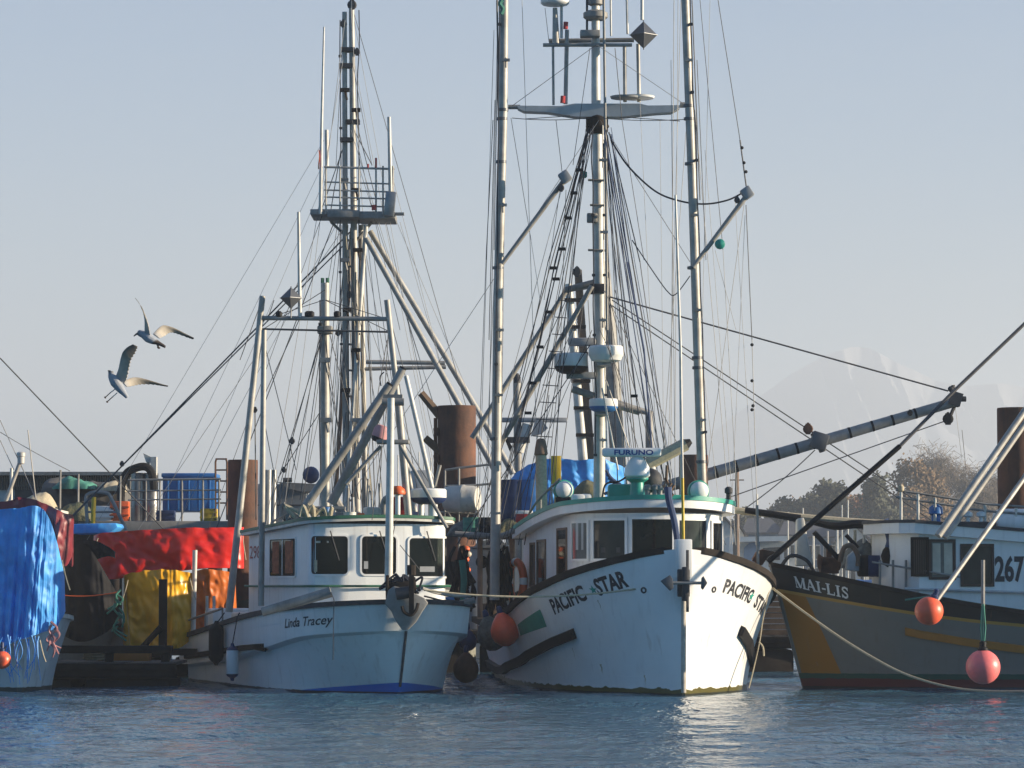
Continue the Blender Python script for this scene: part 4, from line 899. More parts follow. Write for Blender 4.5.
pole(tb, 'aerial', [(324, 27), (321.5, 130), (320.5, 214)], zY0, .022, 'whitepipe', .05); pole(tb, 'aerial', [(389, 117), (391, 212)], zY0, .045, 'whitepipe', .055); pole(tb, 'aerial', [(326.5, 130), (327, 168)], zY1, .05, 'whitepipe')
for px, py in ((376, 158), (368, 164)): MB().tube(pxl([(px, 168), (px, py)], zY0), .03, 6).build('nest_lamp', 'red', tb)
fg = MB(); fg.grid([[P(319.5-1.5*j/6+math.sin(i*.9)*.6, 150+i*3.2, zY0-.02+.05*math.sin(i+j)) for j in range(5)] for i in range(7)]); fg.build('pennant', 'orange', tb)
MB().tube(pxl([(331, 222), (346, 236)], YT), .04, 6).build('nest_strut', 'galv', tb); MB().tube(pxl([(372, 222), (357, 240)], YT), .04, 6).build('nest_strut', 'galv', tb)
MB().box(P(396, 214, YT-.6), (.4, .3, .05)).build('nest_bracket', 'galv', tb)
for (x0, y0, x1, y1) in ((369, 234, 468, 425), (369, 246, 486, 470)): pass
pole(tb, 'a_frame_leg', [(366, 238), (461, 408), (497, 474)], YT-.5, .07, 'alu', .08); pole(tb, 'a_frame_leg', [(370, 231), (479, 413), (513, 474)], YT+.5, .07, 'alu', .08)
pole(tb, 'a_frame_bar', [(366, 362), (445, 363)], YT-.3, .055, 'alu'); pole(tb, 'a_frame_bar', [(360, 369), (446, 367)], YT+.3, .05, 'alu')
rw = [(350, 232, 118, 470, 0, .02), (357, 232, 122, 466, 0, .016), (324, 140, 244, 275, 0, .005, 'wire_light'), (322, 166, 196, 430, 0, .005, 'wire_light'), (320, 190, 205, 460, 0, .005, 'wire_light'), (333, 225, 262, 410, 0, .012), (336, 225, 214, 455, 0, .006, 'wire_light'),
      (353, 10, 470, 420), (352, 8, 380, 165, 0, .006, 'wire_light'), (354, 60, 400, 300, 0, .006, 'wire_light'), (360, 170, 445, 440, 0, .006), (392, 175, 450, 400, 0, .006, 'wire_light'), (394, 215, 488, 440, 0, .006, 'wire_light'), (400, 222, 470, 470, 0, .006, 'wire_light'),
      (343, 30, 336, 165, 0, .007), (341, 150, 330, 215, 0, .012), (346, 140, 320, 214, 0, .012), (353, 128, 372, 165, 0, .012), (357, 125, 376, 200, 0, .01), (341, 230, 318, 520), (349, 240, 330, 500), (358, 240, 385, 520), (362, 232, 410, 500, 0, .007), (344, 260, 325, 480), (352, 280, 370, 470), (368, 320, 420, 470, 0, .006), (364, 372, 338, 470)]
stays(tb, rw, YT, 'wire', .008)
block(tb, 122, 464, YT, .06); block(tb, 338, 333, YT, .07); block(tb, 349, 295, YT, .08); block(tb, 357, 320, YT-.1, .07)
for i in range(12):
    x = 341+rng.uniform(0, 18); y = 236+i*22; MB().tube(pxl([(x, y), (x+rng.uniform(-5, 5), y+rng.uniform(14, 40))], YT-.3), .012, 5).build('halyard', 'wire' if i % 3 else 'rope_tan', tb)
# life raft canister on its cradle rail
mb = MB(); c = P(462, 498, 74); mb.lathe(P(444, 499, 74), [(.10, 0), (.26, .03), (.29, .12), (.30, .42), (.315, .44), (.315, .48), (.30, .5), (.29, .70), (.25, .80), (.06, .83)], 24, (.95, -.3, 0)); mb.build('raft_canister', 'offwhite', label='white life raft canister on a rail cradle beside the tall rusty pile', cat='canister')
rc = MB()
for p_, q_ in (((445, 470), (445, 556)), ((459, 468), (459, 556)), ((478, 486), (478, 556))): rc.tube(pxl([p_, q_], 74.2), .03, 6)
for a_ in ([(445, 470), (459, 468), (494, 464)], [(445, 486), (478, 485), (498, 483)], [(440, 512), (478, 514)], [(440, 536), (500, 535)], [(448, 512), (462, 536)], [(470, 512), (455, 536)]): rc.tube(pxl(a_, 74.2), .03, 6)
rc.build('raft_cradle', 'galv', label='pipe rail cradle that carries the white life raft canister', cat='rail')

# ------------------------------------------------------------------ the large white boat in the middle
ps = PZ(684, 0, 60); PS = Boat('large white fishing boat with a teal edged wheelhouse, half its bow sunlit', ps, R(8)); pr = PS.root
PS.setup(13.5, ([0, .12, .3, .6, 1, 1.5, 2, 3, 4, 5, 8, 13.5], [.05, .42, .76, 1.16, 1.55, 1.88, 2.1, 2.36, 2.46, 2.5, 2.5, 2.1]),
         ([0, .5, 1, 2, 3, 4.5, 7, 13.5], [.03, .42, .82, 1.42, 1.80, 2.12, 2.2, 1.7]),
         ([0, .5, 1, 2, 3, 5, 8, 10, 13.5], [2.66, 2.48, 2.33, 2.08, 1.88, 1.52, 1.25, 1.2, 1.25]), .04, 1.55, None, 2.0)
PS.hull(hull_mat('white_hull_weedy_waterline', [(0, 1, 0, .11, -1, (.10, .085, .02), .16), (0, 1, 0, .03, -1, (.03, .03, .02), .03)], (.82, .82, .81), .30, .15), 26)
PS.cap('guard_rail', 'wood_dark', .14, .12, .1); PS.deckplate(.45, 'offwhite')
sp = MB(); c0 = PS.W(-.04, 0, 0)
sp.box(PS.W(.06, 0, 2.48), (.28, .34, .70), R(8)); sp.build('stem_head', 'white', pr, bevel=.02)
MB().tube([PS.W(PS.rake*(1-z/2.66)-.01, 0, z) for z in (.05, .8, 1.5, 2.2)], .045, 8).build('stem_bar', noise_mat('worn_stem', (.55, .50, .42), .6, var=.5, scale=6, streak=.6), pr)
for sd_, (p0, p1, b0, b1) in ((-1, (551, 629, .40, .43)), (1, (722.5, 762, .36, .40))):
    bl = b0
    # two words and a star
    if sd_ < 0:
        PS.lettering('bow_name', 'PACIFIC', -1, 555, 588, .53, .26, 'letter_black', .035, 0, 0, .50); PS.lettering('bow_name', 'STAR', -1, 599, 629, .50, .28, 'letter_black', .038, 0, 0, .48); cx = 594
    else:
        PS.lettering('bow_name', 'PACIFIC', 1, 722, 749, .60, .235, 'letter_black', .03, 0, 0, .58); PS.lettering('bow_name', 'STAR', 1, 753.3, 760.8, .58, .235, 'letter_black', .03, 0, 0, .58); cx = 751.6
    t0 = PS.t_at(cx, sd_, .38 if sd_ < 0 else .46); pts = []
    sgn = 1
    for i in range(10):
        a = math.pi/2+i*math.pi/5; rr = .085 if i % 2 == 0 else .035; bb = (.38 if sd_ < 0 else .46)
        tq = t0+rr*math.cos(a)*sgn; pts.append(PS.S(tq, PS.zs(t0)-bb+rr*math.sin(a), sd_, .008))
    cpt = PS.S(t0, PS.zs(t0)-(.38 if sd_ < 0 else .46), sd_, .012)
    MB().add(pts+[cpt], [(i, (i+1) % 10, 10) for i in range(10)]).build('star', 'teal', pr, smooth=False)
# teal swallow mark and fender strakes
def bar_to(side, px0, py0, px1, py1, hgt, name='fender_strake', thick=.09, mat='black'):
    t0, t1 = PS.t_at(px0, side, .8), PS.t_at(px1, side, .8)
    def bel(t, py):
        zz = np.linspace(.05, PS.zs(t), 80); ys = [proj(PS.S(t, z, side))[1] for z in zz]; return PS.zs(t)-float(zz[int(np.argmin([abs(y-py) for y in ys]))])
    return PS.strake(name, side, t0, t1, bel(t0, py0), bel(t1, py1), hgt, thick, mat)
def bel_(t, py, side):
    zz = np.linspace(.05, PS.zs(t), 80); ys = [proj(PS.S(t, z, side))[1] for z in zz]; return float(zz[int(np.argmin([abs(y-py) for y in ys]))])
t0, t1 = PS.t_at(520, -1, .5), PS.t_at(543.5, -1, .5); za, zb_, zc_, zd = bel_(t0, 625, -1), bel_(t0, 636, -1), bel_(t1, 609, -1), bel_(t1, 626, -1)
MB().grid([[PS.S(t0+(t1-t0)*k, (za+(zc_-za)*k)*(1-f)+(zb_+(zd-zb_)*k)*f, -1, .006) for f in (0, .5, 1)] for k in np.linspace(0, 1, 10)]).build('teal_flash', 'teal', pr)
bar_to(-1, 572, 633, 488, 663, .19)
bar_to(1, 745, 630, 771, 662, .19)
for sd_, px in ((-1, 642), (1, 715)):
    t0 = PS.t_at(px, sd_, .5); MB().lathe(PS.S(t0, PS.zs(t0)-.62, sd_, .0), [(.06, -.02), (.06, .012), (.035, .015), (.03, 0)], 14, PS.S(t0, PS.zs(t0)-.62, sd_, 1)-PS.S(t0, PS.zs(t0)-.62, sd_, 0)).build('hawse_hole', 'darkgrey', pr)
# anchor stowed at the stem
ya = 59.55
a_ = empty('anchor', P(684, 600, ya)); tag(a_, 'grey anchor with two arrow shaped flukes hung across the big white stem', 'anchor')
for fl_ in ([(660.5, 581), (670, 575), (673, 579), (673.5, 588), (670, 591)], [(707.5, 583), (703.5, 576), (701.5, 578), (701, 588), (703, 590)]): MB().prism(pxl(fl_, ya), (0, .09, 0)).build('fluke', 'plate', a_, bevel=.01)
MB().tube(pxl([(673, 583), (702, 583)], ya+.03), .028, 8).build('stock', 'galv', a_); MB().box(P(685, 584, ya+.12), (.11, .14, .62)).build('shank', 'darkgrey', a_, bevel=.02)
MB().box(P(683.5, 583, ya+.24), (.22, .2, .5)).build('anchor_bracket', 'darkgrey', pr, bevel=.02)
MB().tube(pxl([(687.5, 550), (687.5, 612)], ya+.12), .03, 6).build('stem_plate', 'darkgrey', pr)
# wheelhouse
hw = 1.47; el = [(3.75-1.35*math.sin(math.pi*(i+.5)/22), -hw*math.cos(math.pi*(i+.5)/22)) for i in range(22)]
ol = [(10.2, -hw)]+[(a, -hw) for a in (9, 8, 7, 6, 5, 4.4)]+[(3.9, -hw)]+el+[(3.9, hw)]+[(a, hw) for a in (4.4, 5, 6, 7, 8, 9)]+[(10.2, hw)]
ztop = lambda a: 3.36-.012*max(0, a-3)**1.75
WP = Wall(PS, ol, 1.3, ztop); WP.shell('wheelhouse', noise_mat('house_white', (.74, .75, .74), .4, var=.15, scale=1.5, streak=.25), pr, 90)
MB().grid([[PS.W(10.2, -hw, 1.0), PS.W(10.2, hw, 1.0)], [PS.W(10.2, -hw, ztop(10.2)), PS.W(10.2, hw, ztop(10.2))]]).build('aft_bulkhead', 'white', pr)
roof(PS, offset_outline(ol, .24), ztop, .24, .10, pr, ['white', 'teal'], trim=.085)
k1 = WP.d[-1]
for (a, b_, zb, zt_, pn) in ((573, 587.5, 2.5, 3.18, 'pane_light'), (594, 625, 2.5, 3.22, 'pane_grey'), (632, 672, 2.5, 3.24, 'pane_dark'), (679, 705.5, 2.5, 3.22, 'pane_grey'), (712, 721, 2.5, 3.18, 'pane_dark')): WP.window(a, b_, zb, zt_, pr, pane=pn, fw=.05)
WP.window(558, 567, 1.9, ztop(5)-.25, pr, frame='rustpale', pane='pane_brown', name='side_door')
WP.window(538, 546, 2.0, ztop(8)-.28, pr, pane='pane_dark', frame='rustpale'); WP.window(531, 535, 2.0, ztop(9)-.25, pr, pane='pane_dark', frame='rustpale')
def win_item(px, py, w_, h_, mat, name):
    z = P(0, py, 62.5).z; k = WP.k_at(px, z); MB().add([WP.at(k+dx*w_/2, z+dz*h_/2, .016) for dx, dz in ((-1, -1), (1, -1), (1, 1), (-1, 1))], [(0, 1, 2, 3)]).build(name, mat, pr, smooth=False)
win_item(655.5, 552.5, .07, .07, 'white_clean', 'dash_light'); win_item(662, 552, .07, .08, 'white_clean', 'dash_light'); win_item(580, 535, .28, .55, 'lightgrey', 'window_blind'); win_item(611, 550, .4, .10, 'darkgrey', 'dash_box')  # two small white squares stand in for white lights behind the pane
def stain(side, px, py, w_, h_, mat, name='rust_run'):
    t = PS.t_at(px, side, 1.6); z = bel_(t, py, side); mb = MB(); rows = []
    for i in range(9):
        f = i/8; hw_ = w_/2*(.5+.5*math.sin(2+f*3))*(1-.6*f)*(1+.3*math.sin(i*5)); rows.append([PS.S(t-hw_+.01*math.sin(i*2), z-h_*f, side, .004), PS.S(t+hw_+.01*math.sin(i*2), z-h_*f, side, .004)])
    mb.grid(rows).build(name, mat, pr)
stain(-1, 600, 664, .06, .26, 'rope_tan'); stain(-1, 640, 676, .03, .24, 'rope_tan'); stain(-1, 559, 640, .03, .3, 'rope_tan'); stain(-1, 578, 648, .03, .35, 'cream'); stain(-1, 617, 600, .03, .3, 'cream')
for px, py, w_ in ((622, 676, .8), (606, 680, .35), (650, 668, .3)): stain(-1, px, py, w_, .022, 'white_clean', 'paint_scuff')
ch_ = MB(); ch_.add([PS.W(3.1, -1.4, 2.46), PS.W(2.35, -.3, 2.46), PS.W(2.2, -.4, 2.3), PS.W(2.9, -1.75, 2.2)], [(0, 1, 2, 3)])
# mast, crosstrees and their gear
YM = 69.5
pole(pr, 'mast', [(595.5, -12), (596, 108)], YM, .085, 'whitepipe', .10); pole(pr, 'mast', [(597, 118), (600, 340), (599, 540)], YM, .105, 'whitepipe', .125)
MB().lathe(P(595.5, 20, YM), [(.2, 0), (.26, .05), (.26, .15), (.16, .2)], 16).build('mast_collar', 'galv', pr); MB().lathe(P(595.5, 6, YM), [(.10, 0), (.16, .03), (.16, .18), (.1, .22)], 16).build('mast_lamp', 'galv', pr)
ct = MB(); ct.prism(pxl([(517, 105.5), (560, 106), (574, 103.5), (640, 103.5), (648, 105.5), (680, 105), (680, 107.5), (672, 112), (655, 113), (622, 116.5), (576, 116.5), (548, 112), (524, 111), (518, 108)], YM-.2), (0, .4, 0)); ct.build('crosstree', 'lightgrey', pr)
MB().tube(pxl([(508, 107), (520, 107)], YM), .05, 8).build('crosstree_end', 'galv', pr); MB().tube(pxl([(680, 105), (692, 105)], YM), .06, 8).build('crosstree_end', 'galv', pr)
hb_ = MB(); hb_.lathe(P(597, 134, YM), [(.16, 0), (.24, .06), (.24, .34), (.17, .42)], 14); [hb_.tube([P(597, 130, YM), P(597+dx, 126, YM-.2)], .04, 6) for dx in (-10, -5, 7, 11)]; hb_.build('mast_band', 'wood_dark', pr)
pole(pr, 'upper_spreader', [(543, 45), (632, 45)], YM-.3, .04, 'galv'); pole(pr, 'upper_spreader', [(549, 41), (634, 40)], YM+.3, .05, 'galv'); MB().box(P(590, 34, YM-.3), (.42, .3, .14)).build('sidelight_box', 'galv', pr, bevel=.02)
for x0, y0, x1, y1, r_ in ((553, 46, 553.5, 105, .028), (567, 30, 565.5, 104, .045), (624.5, 45, 625, 102, .04), (638, 44, 639, 102, .04)): pole(pr, 'spreader_post', [(x0, y0), (x1, y1)], YM, r_, 'alu')
pole(pr, 'aerial', [(561.5, -10), (561.5, 38)], YM, .03, 'whitepipe'); pole(pr, 'aerial', [(626.5, -10), (627.5, 34)], YM, .025, 'whitepipe'); pole(pr, 'aerial', [(642, -10), (642, 20)], YM, .035, 'whitepipe'); pole(pr, 'aerial', [(610.5, -10), (611, 36)], YM, .022, 'whitepipe'); pole(pr, 'aerial', [(603.5, -10), (606, 180), (607, 330)], YM-.4, .028, 'galv'); pole(pr, 'aerial', [(587, -10), (587, 32)], YM, .025, 'wire')
pole(pr, 'floodlight_post', [(555, 8), (556, 44)], YM, .05, 'alu', .08); radome(pr, 555, 2.5, YM, 29, 7, ['white'], name='satellite_dome')
for px, py in ((566, 25), (563, 99)): MB().tube(pxl([(px, py-3), (px-.5, py+4)], YM-.1), .05, 8).build('red_lamp', 'red', pr)
diamond(pr, 643.5, 35, YM-.2, 28)
MB().lathe(P(637, 97.5, YM), [(.1, -.04), (.36, -.02), (.38, .02), (.1, .05)], 18).build('gps_dish', 'white', pr); MB().lathe(P(625, 97.5, YM-.2), [(.1, -.04), (.30, -.02), (.32, .02), (.1, .05)], 18).build('gps_dish', 'greypaint', pr)
radome(pr, 606, 354, YM-.45, 35, 17, ['white'], base_frac=.4); radome(pr, 603.5, 405, YM-.45, 29, 13, ['white_clean', 'blue']); 
r2 = radome(pr, 571, 363, YM-.2, 34, 20, ['white', 'black'], base_frac=.3)
MB().box(P(582, 342, YM), (.60, .3, .17)).build('radar_bracket', 'greypaint', pr, bevel=.06); MB().box(P(581, 375.5, YM), (.62, .3, .13)).build('radar_bracket', 'greypaint', pr, bevel=.02); MB().box(P(603, 413, YM-.3), (.3, .5, .08)).build('radar_bracket', 'greypaint', pr); MB().box(P(604, 364, YM-.3), (.3, .5, .08)).build('radar_bracket', 'greypaint', pr)
pole(pr, 'gaff', [(572, 389), (594, 396)], YM, .075, 'galv'); pole(pr, 'gaff', [(612, 404), (640, 412)], YM, .075, 'galv')
MB().box(P(592, 218, YM-.1), (.22, .2, .2)).build('junction_box', 'galv', pr, bevel=.03); MB().lathe(P(584, 178, YM), [(.04, 0), (.07, .03), (.07, .12), (.03, .15)], 10).build('green_lamp', 'teal', pr)
for y in (180, 205, 250, 290): pole(pr, 'mast_step', [(590 if y % 2 else 588, y), (606, y+.5)], YM-.1, .025, 'galv')
MB().box(P(598.5, 289, YM), (.36, .36, .2)).build('mast_band', 'darkgrey', pr, bevel=.02)
pole(pr, 'mast_strut', [(566, 290), (600, 281)], YM+.2, .07, 'galv'); pole(pr, 'mast_strut', [(592, 286), (494, 455)], YM-.3, .055, 'galv', .06); pole(pr, 'mast_strut', [(566, 291), (472, 438)], YM+.3, .055, 'galv', .06)
# trolling poles and stabiliser davits
pole(pr, 'trolling_pole', [(504.5, -30), (503, 110), (498, 300), (494.5, 600)], 68.2, .088, 'alu', .105, 14); pole(pr, 'trolling_pole', [(684, -30), (692, 180), (702, 485), (704, 560)], 68.2, .085, 'alu', .10, 14)
for px, py in ((503, 109), (502, 118), (501, 161), (498, 267), (495, 438)): MB().lathe(P(px, py, 68.2)-V((0, 0, .05)), [(.09, 0), (.115, .005), (.115, .06), (.09, .065)], 14).build('pole_band', 'plate', pr)
for px, py in ((688.5, 105), (689, 118), (690, 163), (692.5, 267), (697, 357), (697.5, 367), (701, 461)): MB().lathe(P(px, py, 68.2)-V((0, 0, .05)), [(.09, 0), (.112, .005), (.112, .06), (.09, .065)], 14).build('pole_band', 'plate', pr)
for (x0, y0, x1, y1) in ((502, 264, 563, 182), (693, 267, 745, 198)):
    pole(pr, 'davit', [(x0, y0), (x1, y1)], 68, .045, 'galv', .055); MB().box(P(x1+2, y1-5, 68), (.22, .22, .24), ry=-.6).build('davit_head', 'greypaint', pr, bevel=.03)
MB().lathe(P(720, 244, 67.9), [(.03, -.1), (.1, -.06), (.11, .03), (.05, .1)], 12, (0, 1, 0)).build('snatch_block', 'teal', pr)
block(pr, 561, 188, 67.9, .07); block(pr, 737, 200, 68, .06)
tg_ = MB().tube(smoothpts(pxl([(502, 0), (500, 4), (503, 9), (501, 14)], 68)), .05, 6); tg_.build('pole_lashing', 'rope_green', pr)
# rigging
L1 = [(497, 0, 499, 120, 0, .02), (498, 40, 494, 250), (495, 100, 489, 340), (493, 120, 486, 260), (486, 260, 478, 470, 0, .006), (496, 250, 492, 470, 0, .012), (522, 0, 530, 240, 0, .006, 'wire_light'), (511, 118, 531, 240, 0, .006), (531, 240, 540, 300, 0, .005, 'wire_light'), (545, 8, 549, 42, 0, .006), (494, 30, 480, 470, 0, .006, 'wire_light'),
      (512, 118, 590, 118, 2), (525, 119, 570, 116), (600, 118, 690, 119, 2), (620, 117, 680, 121), (590, 48, 573, 165, 0, .007), (615, 48, 622, 120), (622, 120, 644, 260, 0, .007),
      (589, 128, 555, 262, 0, .014, 'rope_dark'), (587, 132, 548, 262, 0, .011, 'rope_dark'), (585, 136, 540, 330, 0, .009, 'rope_dark'), (588, 140, 563, 225, 0, .008), (555, 262, 540, 340, 0, .012, 'rope_dark'), (548, 262, 518, 400, 0, .010), (540, 340, 505, 480, 0, .01, 'rope_dark'), (540, 330, 495, 470, 0, .007), (592, 140, 530, 430), (560, 190, 544, 300, 0, .006), (556, 120, 563, 180, 0, .007),
      (604, 130, 627, 262, 0, .014, 'rope_blue'), (627, 262, 644, 350, 0, .022, 'rope_blue'), (644, 350, 652, 450, 0, .02, 'rope_blue'), (606, 130, 632, 280, 0, .011, 'rope_dark'), (632, 280, 664, 480, 0, .01, 'rope_dark'), (609, 132, 640, 262, 0, .012, 'rope_dark'), (640, 262, 672, 490, 0, .009), (611, 134, 634, 300, 0, .013, 'rope_blue'), (612, 140, 660, 420, 0, .008), (603, 150, 636, 470), (615, 290, 664, 480, 0, .007), (608, 200, 642, 440), (604, 320, 630, 470, 0, .007), (600, 330, 622, 380, 0, .007), (610, 350, 650, 490, 0, .007), (602, 388, 618, 470, 0, .02, 'whitepipe'), (606, 380, 630, 450, 0, .012, 'alu'),
      (584, 300, 540, 440, 0, .006), (592, 330, 545, 440, 0, .007), (590, 345, 520, 450, 0, .01, 'rope_dark'), (566, 300, 520, 400), (541, 470, 549, 395, 0, .008),
      (692, 0, 700, 200, 0, .012), (697, 60, 706, 260, 0, .008), (700, 0, 723, 250, 0, .007), (723, 250, 736, 480, 0, .006, 'wire_light'), (674, 0, 672, 300, 0, .008, 'wire_light'), (678, 0, 676, 300, 0, .006, 'wire_light'), (671, 60, 675, 470, 0, .006, 'wire_light'), (718, 0, 740, 140), (740, 140, 747, 192, 0, .016), (705, 150, 730, 470, 0, .005, 'wire_light'), (715, 250, 736, 330, 0, .005, 'wire_light'),
      (746, 205, 752, 340, 0, .009), (752, 340, 758, 540, 0, .008, 'wire_light'), (745, 215, 732, 500, 0, .005, 'wire_light'), (735, 200, 752, 480, 0, .005, 'wire_light'), (694, 290, 715, 470, 0, .005, 'wire_light'), (710, 0, 706, 170, 0, .005, 'wire_light'), (660, 120, 664, 480, 0, .005, 'wire_light'), (640, 102, 646, 230, 0, .005, 'wire_light')]
stays(pr, L1, 68.4, 'wire', .0085)
for (x, y) in ((742, 148), (744, 163), (746, 172), (752, 345), (752, 381), (753, 406), (752, 410)): MB().lathe(P(x, y, 68.4)-V((0, 0, .03)), [(.01, 0), (.035, .02), (.035, .05), (.01, .07)], 8).build('rigging_bead', 'black', pr)
for (x, y) in ((579, 170), (574, 193), (568, 218), (562, 249), (556, 279), (549, 312), (540, 347), (533, 383), (528, 413), (634, 396), (553, 268)): MB().box(P(x, y, 68.3), (.15, .1, .06)).build('shroud_clip', 'black', pr)
MB().tube(smoothpts([P(x, y, 68.3) for x, y in ((611, 140), (628, 166), (655, 191), (680, 201), (705, 204), (728, 200), (744, 192))], 8), .02, 6).build('slack_cable', 'rope_dark', pr)
MB().tube(smoothpts([P(x, y, 68.3) for x, y in ((632, 240), (652, 270), (668, 292), (676, 294), (690, 276))], 6), .012, 6).build('slack_cable', 'rope_dark', pr)
pole(pr, 'whip_aerial', [(675.5, 195), (680.5, 350), (682, 505)], 66, .022, 'whitepipe', .035)
pole(pr, 'jackstaff', [(681, 380), (682.5, 478)], 60.4, .018, 'whitepipe', .024); pole(pr, 'jackstaff', [(682.5, 478), (683.5, 548)], 60.4, .026, 'yellow', .028)
fr_ = MB()                                                          # furled flag at the staff
fr_.tube(smoothpts(pxl([(668, 487), (669, 500), (674, 520), (677, 540), (677, 553)], 60.6), 5), .07, 8, .05); fr_.build('furled_cloth', 'rope_blue', pr)
kn = MB()
for i in range(7): a = P(668+rng.uniform(-3, 3), 490+rng.uniform(-8, 12), 60.7); kn.tube([a, a+V((rng.uniform(-.12, .12), 0, rng.uniform(.1, .35)))], .025, 5)
kn.build('rope_knot', 'wood', pr)
# wheelhouse roof gear
def proof(px, aft):
    ls = np.linspace(-1.8, 1.8, 240); xs = [proj(PS.W(aft, l_, 3.6))[0] for l_ in ls]; l_ = float(ls[int(np.argmin([abs(x-px) for x in xs]))]); return PS.W(aft, l_, ztop(aft)+.10*(1-(l_/1.9)**2)+.23)
p = proof(637, 4.2); t = empty('radar_scanner', p); tag(t, 'long white radar scanner bar with blue lettering on a teal pedestal above the wheelhouse', 'radar')
zg, zc = P(0, 478, p.y).z, P(0, 452.5, p.y).z
MB().lathe(p, [(.17, 0), (.15, .06), (.13, zg-p.z-.09), (.22, zg-p.z-.03), (.22, zg-p.z)], 18).build('pedestal', 'teal', t)
q = V((p.x, p.y, zg)); hg_ = zc-zg-.09
MB().lathe(q, [(.20, 0), (.25, .04), (.24, hg_*.5), (.17, hg_*.8), (.11, hg_)], 24).build('gearbox', 'white', t)
bl_, br_ = P(602, 452.5, p.y), P(661, 453, p.y); cx = (bl_.x+br_.x)/2; Lx = br_.x-bl_.x
MB().box((cx, p.y-.05, zc), (Lx, .20, .17), R(-3)).build('scanner_bar', 'white_clean', t, bevel=.045); MB().tube([q+V((0, 0, hg_-.02)), V((p.x, p.y-.05, zc))], .09, 10).build('spindle', 'white', t)
vs, fs, asp = text_mesh('FURUNO', .03); x0_, x1_ = P(614, 453, p.y).x, P(653, 453, p.y).x
MB().add([V((x0_+(x1_-x0_)*x, p.y-.05-.106-(x0_+(x1_-x0_)*x-cx)*math.tan(R(3)), zc-.05+y*.095)) for x, y in vs], fs).build('scanner_name', 'letter_blue', t, smooth=False)
p = proof(652, 5.6); t = empty('radar_scanner', p); tag(t, 'tan radar scanner bar with a dark tip turned away, behind the white lettered one', 'radar')
MB().tube([p, V((p.x, p.y, P(0, 455, p.y).z))], .08, 12).build('pedestal', 'whitepipe', t); MB().tube(pxl([(648, 464), (686, 444)], p.y), .13, 8).build('scanner_bar', 'rope_tan', t); MB().tube(pxl([(684.5, 444.8), (691, 441)], p.y), .125, 8, .05).build('bar_tip', 'black', t)
def speaker(px, py, rx, ry_, aft, label):
    p = P(px, py, PS.stem.y+aft); ba = proof(px, aft); t = empty('search_light', (p.x, p.y, ba.z-.02)); tag(t, label, 'searchlight', 'white faced teal searchlights')
    ax = V((.25, -1, .0)).normalized(); r = rx*p.y/FPX
    MB().lathe(p, [(r*.2, -.34), (r*.8, -.28), (r*1.12, -.12), (r*1.15, 0), (r*1.02, .01)], 24, ax).build('housing', 'teal', t)
    MB().lathe(p, [(r*1.0, .0), (r*.96, .06), (r*.7, .13), (r*.3, .16)], 24, ax).build('lens_cover', 'white_clean', t)
    MB().tube([V((p.x+.05, p.y+.12, ba.z-.04)), p+V((.05, .12, 0))], .07, 10).build('stalk', 'teal', t)
speaker(564, 490, 9, 9, 6.2, 'teal searchlight with a round white cover, left end of the wheelhouse roof'); speaker(699, 491, 9.5, 11, 5.0, 'teal searchlight with a white cover at the right end of the wheelhouse roof')
p = proof(621, 5.0); MB().box(p+V((0, 0, .16)), (.52, .5, .34)).build('roof_hatch', 'teal', pr, bevel=.06); MB().box(p+V((0, 0, -.01)), (.60, .6, .06)).build('hatch_coaming', 'white', pr)
p = proof(559, 6.6); MB().box(P(563, 502, p.y-.1), (.30, .3, .2)).build('speaker_box', 'black', pr, bevel=.02)
for px, rr in ((578, .14), (586, .12)): p = proof(px, 5.8); MB().box(p+V((0, 0, .10)), (rr*2, .3, .22)).build('vent_box', 'white', pr, bevel=.05)
for px in (647, 655, 660): p = proof(px, 3.6); MB().lathe(p, [(.05, 0), (.05, .14), (.075, .15), (.075, .22), (.03, .25)], 12).build('vent_pipe', 'galv', pr)
p = proof(650, 4.6); MB().ball(p+V((0, 0, .38)), .24, 16, 10).build('net_float', 'darkgrey', pr); MB().tube([p, p+V((0, 0, .3))], .03, 6).build('float_post', 'galv', pr)
MB().tube(smoothpts(pxl([(598, 503), (602, 498), (606, 484), (620, 481), (634, 470), (645, 456)], 65.5)), .022, 6).build('power_cable', 'black', pr)
cb_ = MB()
for i in range(5): cb_.tube(smoothpts(pxl([(606+i, 470+i*4), (612+i*2, 480+i), (618, 488+i*2), (604+i*3, 494)], 66.5)), .035, 6)
cb_.build('cable_bundle', 'rope_blue', pr)
p = proof(729, 4.4); MB().lathe(p, [(.05, 0), (.05, .2), (.08, .22), (.08, .3), (.03, .34)], 12).build('vent_pipe', 'darkgrey', pr)
pole(pr, 'stove_pipe', [(541, 452), (542, 530)], 68.4, .115, 'rope_tan', .12); MB().lathe(P(541, 453, 68.4), [(.12, -.05), (.145, -.02), (.13, .1), (.10, .26), (.05, .3)], 14).build('pipe_cowl', 'rustpale', pr)
MB().tube(smoothpts([PS.W(9.8, -1.5, ztop(9.8)+.25)+V((0, 0, .05)), PS.W(8, -1.5, ztop(8)+.55), PS.W(5, -1.5, ztop(5)+.75)], 6), .025, 6).build('roof_rail', 'galv', pr)
for a in (9, 7.5, 6): MB().tube([PS.W(a, -1.5, ztop(a)+.2), PS.W(a, -1.5, ztop(a)+.5+.08*(8-a))], .02, 6).build('rail_post', 'galv', pr)
